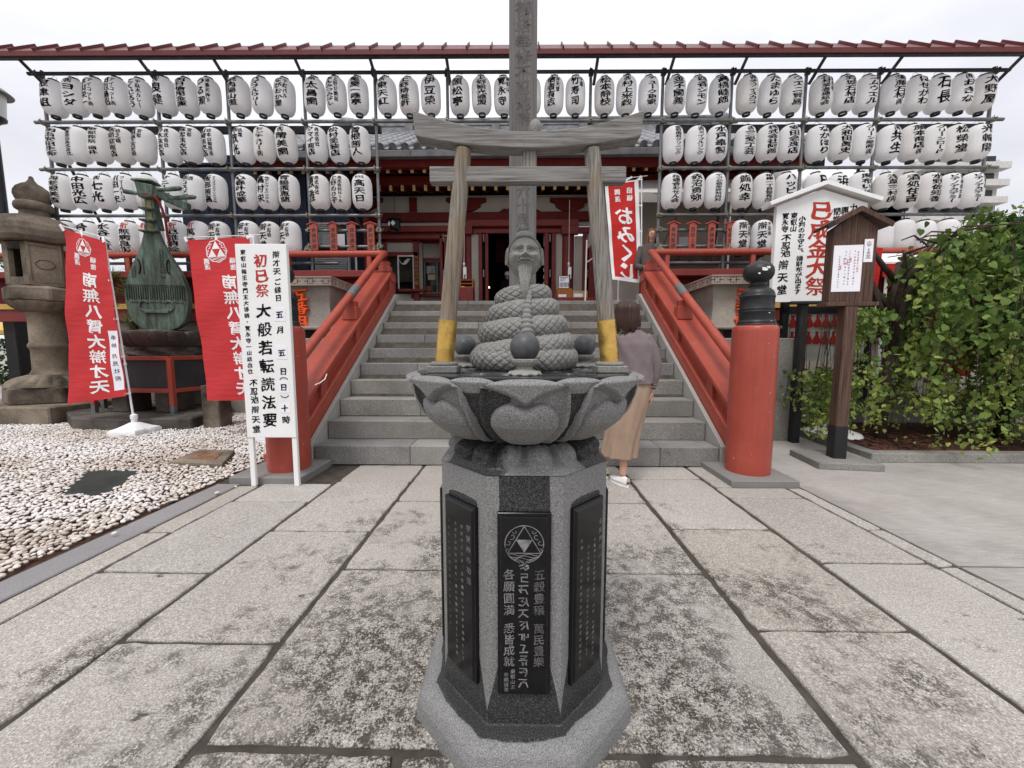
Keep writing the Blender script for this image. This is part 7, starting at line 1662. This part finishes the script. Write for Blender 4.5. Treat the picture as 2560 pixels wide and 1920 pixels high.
# white tower block far behind
t=thing('apartment_block','pale apartment block with balconies behind the far lanterns','building',(22.,24.,0))
pa=plain('pale_facade',(.55,.54,.52),.8)
a,b=wf(2290,450,24),wf(2495,450,24); MB().bx(a.x,b.x,24,30,0,wf(2400,400,24).z).build('wall',pa,t)
for k in range(9):
    z=8.5+k*.95
    if z<wf(2400,400,24).z-.5: MB().bx(a.x-.1,b.x+.1,23.5,24,z,z+.35).build('balcony',pa,t); MB().bx(a.x+.3,b.x-.3,23.95,24.0,z+.4,z+.85).build('window',M['glass'],t)
# yellow parasol and passers' path on the far left
px=wf(25,905,10.5); t=thing('parasol','small ochre parasol standing beyond the stone lantern','parasol',(px.x,10.5,0))
MB().lathe([(.75,1.52),(.72,1.62),(.05,1.86),(.01,1.9)],8,(px.x,10.5,0)).build('canopy',M['yellow'],t); MB().tube([(px.x,10.5,0),(px.x,10.5,1.85)],.025,8).build('pole',M['bark'],t)
px=wf(98,1000,7.6); t=thing('bare_sapling','thin pale sapling trunk in front of the distant hedge','sapling',(px.x-.2,8.6,0)); MB().tube([(px.x-.25,8.6,0),(px.x-.2,8.6,.6),(px.x-.3,8.6,1.5)],[.03,.022,.01],6).build('trunk',M['galv'],t,smooth=True); MB().tube([(px.x-.2,8.6,.7),(px.x-.05,8.6,1.2)],[.015,.006],5).build('branch',M['galv'],t)
# treeline closing the view beyond the low structures
g_=MB()
# ================================================================ PEOPLE
def skinbody(name,verts,edges,radii,mat,parent,lv=2,root=0):
    me=bpy.data.meshes.new(name); me.from_pydata(verts,edges,[]); me.materials.append(mat); o=bpy.data.objects.new(name,me); COL.objects.link(o); o.parent=parent
    m=o.modifiers.new('skin','SKIN'); m.use_smooth_shade=True; m.use_x_symmetry=False
    for i,r in enumerate(radii): 
        rr=r if hasattr(r,'__len__') else (r,r); me.skin_vertices[0].data[i].radius=rr; me.skin_vertices[0].data[i].use_root=(i==root)
    sub(o,lv); return o
def hand(parent,w_,d,up,side,mat,curl=.5,L_=.17,hold=False,name='hand'):
    """w_ wrist point, d direction of fingers, up back-of-hand normal"""
    d=Vector(d).normalized(); up=Vector(up).normalized(); s_=d.cross(up).normalized()*side; k=L_/.17; V=[];E=[];Rr=[]
    def add(p,r,par):
        V.append(tuple(p)); Rr.append(r*k); 
        if par is not None: E.append((par,len(V)-1))
        return len(V)-1
    w0=add(w_,.021,None); pm_=add(w_+d*.045*k,.026,w0); 
    Rr[1]=(.030*k,.017*k)
    for j,(off,ln) in enumerate(((.027,.066),(.010,.074),(-.008,.069),(-.024,.054))):
        b=w_+d*.082*k+s_*off*k; i0=add(b,.0095,pm_); q=d.copy(); p=b
        for m_,f in enumerate((.42,.32,.26)):
            q=(q*math.cos(curl*(.6+.3*m_))-up*math.sin(curl*(.6+.3*m_))).normalized(); p=p+q*ln*f*k; i0=add(p,.0085-.001*m_,i0)
    q=(d*.55+s_*.8-up*.25).normalized(); p=w_+d*.025*k+s_*.02*k; i0=add(p,.013,pm_); 
    for m_,f in enumerate((.034,.028,.022)): p=p+q*f*k; q=(q+d*.4*curl-up*.15).normalized(); i0=add(p,.0105-.0012*m_,i0)
    o=skinbody(name,V,E,Rr,mat,parent,1); return o
def loft(rings,n,name,mat,parent,fold=None,cap=True,thick=0):
    """rings: (center Vector, rx, ry, yaw) from top to bottom; fold(a,t)->radial factor"""
    V=[]; m=len(rings)
    from mathutils.geometry import interpolate_bezier
    K=[];T_=[]
    S_=4
    for i in range(m-1):
        for q in range(S_):
            f=q/S_; g=f*f*(3-2*f)*.5+f*.5; a,b=rings[i],rings[i+1]; K.append((Vector(a[0]).lerp(Vector(b[0]),g),a[1]*(1-g)+b[1]*g,a[2]*(1-g)+b[2]*g,a[3]*(1-g)+b[3]*g)); T_.append((i+f)/(m-1))
    K.append((Vector(rings[-1][0]),)+tuple(rings[-1][1:])); T_.append(1.)
    for (c,rx,ry,yw),t_ in zip(K,T_):
        for k in range(n):
            a=2*PI*k/n; ff_=fold(a,t_) if fold else 1; x,y=rx*math.cos(a)*ff_,ry*math.sin(a)*ff_; V.append((c.x+x*math.cos(yw)-y*math.sin(yw),c.y+x*math.sin(yw)+y*math.cos(yw),c.z))
    mm=len(K); F=[(j*n+i,(j+1)*n+i,(j+1)*n+(i+1)%n,j*n+(i+1)%n) for j in range(mm-1) for i in range(n)]
    if cap: F.append(tuple(range(n)))
    return MB().add(V,F).build(name,mat,parent,smooth=True,world=False)
# ---- woman seen from behind, stepping up to the stairs; local origin between her feet
W0=Vector((.92,3.22,0)); t=thing('person','woman seen from behind in mauve shirt, tan wide skirt and white sneakers beside the fountain','person',tuple(W0))
Lc=lambda x,y,z: Vector((x,y,z))
hip=Lc(.03,.05,.80); ch=Lc(.065,.08,1.10); nk=Lc(.045,.12,1.285); hd=Lc(.0,.15,1.43)
skv=[hip,Lc(.05,.06,.95),ch,Lc(.055,.10,1.22),nk,Lc(.03,.13,1.34),Lc(.0,.145,1.41),Lc(-.01,.155,1.48),  #0-7
 Lc(-.03,.05,.74),Lc(-.07,.02,.45),Lc(-.05,-.045,.16),Lc(-.055,-.05,.07),   #8-11 right-hand visible leg (stands)
 Lc(.02,.14,.74),Lc(-.10,.20,.48),Lc(-.16,.16,.22),Lc(-.16,.17,.10),  #12-15 other leg forward
 Lc(.185,.09,1.20),Lc(.215,.07,.98),Lc(.205,.09,.79),     #16-18 right arm hangs
 Lc(-.08,.12,1.20),Lc(-.17,.12,1.05),Lc(-.21,-.02,1.13)]   #19-21 other arm reaching towards the fountain
ske=[(0,1),(1,2),(2,3),(3,4),(4,5),(5,6),(6,7),(0,8),(8,9),(9,10),(10,11),(0,12),(12,13),(13,14),(14,15),(3,16),(16,17),(17,18),(3,19),(19,20),(20,21)]
skr=[.10,.09,.10,.08,.045,.045,.075,.07,.075,.052,.034,.03,.075,.052,.034,.03,.042,.036,.024,.042,.035,.024]
skinbody('body',[tuple(v) for v in skv],ske,skr,M['skin'],t,2)
hand(t,Lc(.205,.09,.785),(.0,.02,-1),(.9,-.2,0),1,M['skin'],.5,.165)
hand(t,Lc(-.21,-.025,1.135),(-.35,-.7,.45),(0,.3,1),-1,M['skin'],.55,.165)
# hair: chin-length bob
def hair(u,v):
    a=2*PI*u; q=v
    if q<.45: ph=q/.45*PI/2; r=math.sin(ph); z=.118*math.cos(ph)
    else: k=(q-.45)/.55; r=1+.10*math.sin(k*PI*.75)-.10*k**3; z=-.165*k
    st=1+.026*math.sin(a*23+v*3)+.02*math.sin(a*41+v*7)+.014*math.sin(a*67+v*11)+.03*math.sin(a*5+v*4)*v
    fr=max(0,math.sin(a-.2)); z2=z+(.07*fr*max(0,(q-.6)/.4))-.02*(math.sin(a*9)+.7*math.sin(a*31))*max(0,q-.8)*5
    rx,ry=.104,.112
    return (-.005+rx*r*st*math.cos(a),.148+ry*r*st*math.sin(a)*(1 if math.sin(a)<0 else .9),1.448+z2)
MB().grid(hair,220,60,True).build('hair',M['hair'],t,smooth=True,world=False)
def sfold(a,t_): return 1+.022*math.sin(a*3+t_*6)+.022*math.sin(a*7-t_*13+2*math.sin(t_*5))+.03*math.sin(a*5+1+t_*4)*t_**1.5+.012*math.sin(a*11+t_*17)
loft([(Lc(.045,.122,1.322),.048,.046,0),(Lc(.047,.118,1.300),.062,.056,0),(Lc(.048,.112,1.275),.105,.072,.05),(Lc(.052,.104,1.245),.143,.085,.08),(Lc(.06,.09,1.18),.158,.10,.08),(Lc(.06,.08,1.08),.150,.108,.05),(Lc(.055,.075,.98),.152,.115,.03),(Lc(.05,.07,.90),.160,.125,0),(Lc(.05,.07,.855),.165,.130,0)],72,'shirt_body',M['mauve'],t,sfold)
def sleeve(pts,rs_,name): return MB().tube(pts,rs_,22).build(name,M['mauve'],t,smooth=True,world=False)
def smooth_path(P_,n=14):
    out=[];m=len(P_)
    for i in range(n):
        s=i/(n-1)*(m-1); k=min(int(s),m-2); f=s-k; p0=P_[max(k-1,0)];p1=P_[k];p2=P_[k+1];p3=P_[min(k+2,m-1)]
        out.append(.5*((2*p1)+(p2-p0)*f+(2*p0-5*p1+4*p2-p3)*f*f+(3*p1-p0-3*p2+p3)*f**3))
    return out
rsl=lambda a,b,n=14: [a+(b-a)*i/(n-1)+.003*math.sin(i*2.1) for i in range(n)]
sleeve(smooth_path([Lc(.135,.10,1.235),Lc(.185,.09,1.17),Lc(.228,.07,1.02),Lc(.222,.08,.90),Lc(.212,.09,.835)]),rsl(.058,.041),'sleeve')
sleeve(smooth_path([Lc(-.06,.115,1.235),Lc(-.12,.12,1.17),Lc(-.175,.10,1.06),Lc(-.205,.01,1.10),Lc(-.21,-.0,1.12)]),rsl(.056,.041),'sleeve')
MB().tube([Lc(.045+.052*math.cos(q),.122+.05*math.sin(q),1.322+.004*math.sin(q)) for q in np.linspace(0,2*PI,30)],.011,8).build('collar',M['mauve'],t,smooth=True,world=False)
MB().tube([Lc(.215+.043*math.cos(q),.088+.043*math.sin(q),.838) for q in np.linspace(0,2*PI,24)],.006,6).build('cuff',M['mauve'],t,smooth=True,world=False)
MB().tube([Lc(.208+.031*math.cos(q),.088+.031*math.sin(q),.805) for q in np.linspace(0,2*PI,20)],.005,6).build('wristband',M['black'],t,smooth=True,world=False)
def kfold(a,t_): return 1+(.045*math.sin(a*4+t_*1.5)+.05*math.sin(a*7+1-t_*2)+.03*math.sin(a*12+t_*4))*(.15+t_*1.1)
loft([(Lc(.05,.07,.90),.142,.108,0),(Lc(.045,.07,.80),.152,.120,0),(Lc(.02,.06,.65),.150,.128,0),(Lc(-.015,.05,.50),.146,.132,0),(Lc(-.045,.04,.35),.146,.135,0),(Lc(-.06,.03,.235),.146,.138,0)],96,'skirt',M['tan'],t,kfold,cap=False)
def shoe(ox,oy,oz,yaw,nm='sneaker'):
    A=Matrix.Translation((ox,oy,oz))@Matrix.Rotation(yaw,4,'Z')
    def up(u,v):  # along +y toe
        a=2*PI*u; y=-.075+.235*v; w_=.036*(1-.25*math.cos(v*PI*1.1+.3))*(math.sin(PI*min(1,v*.93+.08))**.35); h=.028+.052*max(0,1-v*1.9)+.012*math.exp(-((v-.45)/.3)**2); h*=(math.sin(PI*min(1,v*.96+.06))**.25)
        x=w_*math.cos(a); z=.018+ (h*max(0,math.sin(a))**.8 if math.sin(a)>0 else .0); return tuple(A@Vector((x,y,z)))
    o=MB().grid(up,40,30,True).build(nm,M['shoe'],t,smooth=True,world=False)
    def sole(u,v): a=2*PI*u; y=.0425+.122*math.cos(a); q=(y+.08)/.245; w_=.042*(1-.18*math.cos(q*PI*1.1+.3)); return tuple(A@Vector((w_*math.sin(a)*(1 if abs(math.sin(a))>.0 else 1),y,-.002+.022*v)))
    MB().grid(sole,48,3,True).build('rubber_sole',M['plastic'],t,smooth=40,world=False)
    MB().add([tuple(A@Vector(p)) for p in ((-.018,-.081,.045),(.018,-.081,.045),(.014,-.077,.078),(-.014,-.077,.078))],[(0,1,2,3)]).build('heel_tab',plain('gold_heel_tab',(.62,.50,.30),.3,.6) if 'gold_heel_tab' not in bpy.data.materials else bpy.data.materials['gold_heel_tab'],t,world=False)
shoe(-.055,-.045,.003,R(22)); shoe(-.16,.17,.003,R(8))
# ---- people on the terrace: small, partly hidden
def bust(lab,loc,hairmat,top,yaw=0,long=False,glasses=False,hat=None,scale=1.,look=0,full=False):
    t=thing('person',lab,'person',tuple(loc),yaw); s=scale
    V=[(0,0,.85*s),(0,0,1.1*s),(0,0,1.3*s),(0,-.01,1.4*s),(0,-.02,1.47*s),(0,-.035,1.56*s),(.17*s,0,1.3*s),(.22*s,-.02,1.05*s),(.10*s,-.20*s,.98*s),(-.17*s,0,1.3*s),(-.22*s,-.02,1.05*s),(-.10*s,-.20*s,.98*s),(.09*s,0,.75*s),(.10*s,.01,.42*s),(.10*s,.02,.08*s),(-.09*s,0,.75*s),(-.10*s,.01,.42*s),(-.10*s,.02,.08*s)]
    E=[(0,1),(1,2),(2,3),(3,4),(4,5),(2,6),(6,7),(7,8),(2,9),(9,10),(10,11),(0,12),(12,13),(13,14),(0,15),(15,16),(16,17)]
    skinbody('body',V,E,[.11*s,.11*s,.09*s,.042*s,.062*s,.062*s,.045*s,.035*s,.024*s,.045*s,.035*s,.024*s,.07*s,.05*s,.035*s,.07*s,.05*s,.035*s],M['skin'],t,2)
    # face with features
    def face(u,v):
        ph=PI*v; th=2*PI*u; x,y,z=math.sin(ph)*math.sin(th),-math.sin(ph)*math.cos(th),math.cos(ph); X,Z=x*.068,z*.10; d=0
        if y<0:
            ax=abs(x); d=.016*math.exp(-(x/.16)**2-((z+.12)/.22)**2)-.007*math.exp(-((ax-.38)/.2)**2-((z-.08)/.12)**2)+.004*math.exp(-(x/.3)**2-((z+.42)/.07)**2)
        return (X*(1-.12*max(0,-z))*s,(y*.085-d)*s-.03,1.555*s+Z*s)
    MB().grid(face,60,50,True).build('face',M['skin'],t,smooth=True,world=False)
    for sx in (-1,1): MB().lathe([(.001,-.006),(.006,-.004),(.008,0),(.006,.004),(.001,.006)],10,(sx*.026*s,-.108*s,1.563*s)).build('eye',M['interior'],t,smooth=True,world=False)
    MB().box((0,-.112*s,1.512*s),(.036*s,.006,.006)).build('mouth',plain('lips',(.35,.10,.09),.5) if 'lips' not in bpy.data.materials else bpy.data.materials['lips'],t,world=False)
    def hr(u,v):
        a=2*PI*u; ph=v*PI*(.62 if not long else .55); r=math.sin(ph); z=math.cos(ph); front=-math.sin(a)
        k=max(0,(v-.45)/.55); drop=(.30 if long else .05)*k; 
        cut=.07*max(0,front)**2*k*(0 if not long else 1)
        return (.078*r*math.cos(a)*(1+.1*k if long else 1)*s,(.094*r*math.sin(a)*(1 if front<0.2 else 1-.45*k))*s-.02,(1.575+.108*z-drop*(1 if front<.35 else .0))*s)
    MB().grid(hr,64,24,True).build('hair',hairmat,t,smooth=True,world=False)
    if long:
        def lk(u,v):   # long hair falling round the back and both sides of the face
            a=R(-38)+u*R(256); r=1+.10*math.sin(v*PI)+.02*math.sin(a*19+v*4); zz=1.60-.36*v
            return ((.079+.018*v)*r*math.cos(a)*s,(.088*math.sin(a)*r)*s-.015,zz*s)
        MB().grid(lk,90,24).build('long_hair',hairmat,t,smooth=True,world=False)
    loft([(Lc(0,-.01,1.455*s),.05*s,.05*s,0),(Lc(0,0,1.425*s),.09*s,.07*s,0),(Lc(0,0,1.39*s),.16*s,.09*s,0),(Lc(0,0,1.30*s),.20*s,.11*s,0),(Lc(0,0,1.1*s),.18*s,.12*s,0),(Lc(0,0,.9*s),.18*s,.13*s,0)],40,'jacket',top,t,lambda a,q:1+.02*math.sin(a*5+q*7))
    for sx in (-1,1): MB().tube(smooth_path([Lc(sx*.155*s,0,1.365*s),Lc(sx*.21*s,-.01,1.18*s),Lc(sx*.225*s,-.02,1.05*s),Lc(sx*.15*s,-.13*s,1.0*s)]),rsl(.06*s,.045*s),16).build('sleeve',top,t,smooth=True,world=False); hand(t,Lc(sx*.12*s,-.18*s,.985*s),(-sx*.6,-.8,0),(0,0,1),-sx,M['skin'],.7,.15*s)
    loft([(Lc(0,0,.95*s),.16*s,.12*s,0),(Lc(0,0,.6*s),.17*s,.12*s,0),(Lc(0,0,.08*s),.15*s,.11*s,0)],30,'lower_clothes',M['navy'],t)
    if glasses:
        for sx in (-1,1): MB().tube([(sx*.028*s+.022*s*math.cos(q),-.118*s,1.563*s+.016*s*math.sin(q)) for q in np.linspace(0,2*PI,20)],.002,5).build('spectacle_rim',M['interior'],t,smooth=True,world=False)
    if hat: MB().lathe([(.115*s,1.58*s),(.10*s,1.60*s),(.095*s,1.66*s),(.06*s,1.71*s),(.001,1.72*s)],30,(0,-.02,0)).build('hat',hat,t,smooth=True,world=False)
    return t
brown=plain('light_brown_hair',(.16,.075,.035),.5,0,.3,20); dk=plain('black_cloth',(.012,.012,.014),.8)
p=wf(1628,588,6.9); bust('woman with long brown hair and glasses looking down behind the stair head',(p.x,6.9,1.905+(p.z-1.905-1.57)*1.),brown,plain('taupe_top',(.10,.085,.08),.85),0,True,True)
p=wf(1013,700,9.6); bust('attendant in dark robe behind the curtained ticket window',(p.x,9.62,p.z-1.40),M['tile'],dk,0)
p=wf(1268,700,10.3); bust('visitor in dark clothes and pale hat inside the dark doorway',(p.x,10.3,1.905),M['tile'],dk,0,hat=M['paperw'],scale=.72)
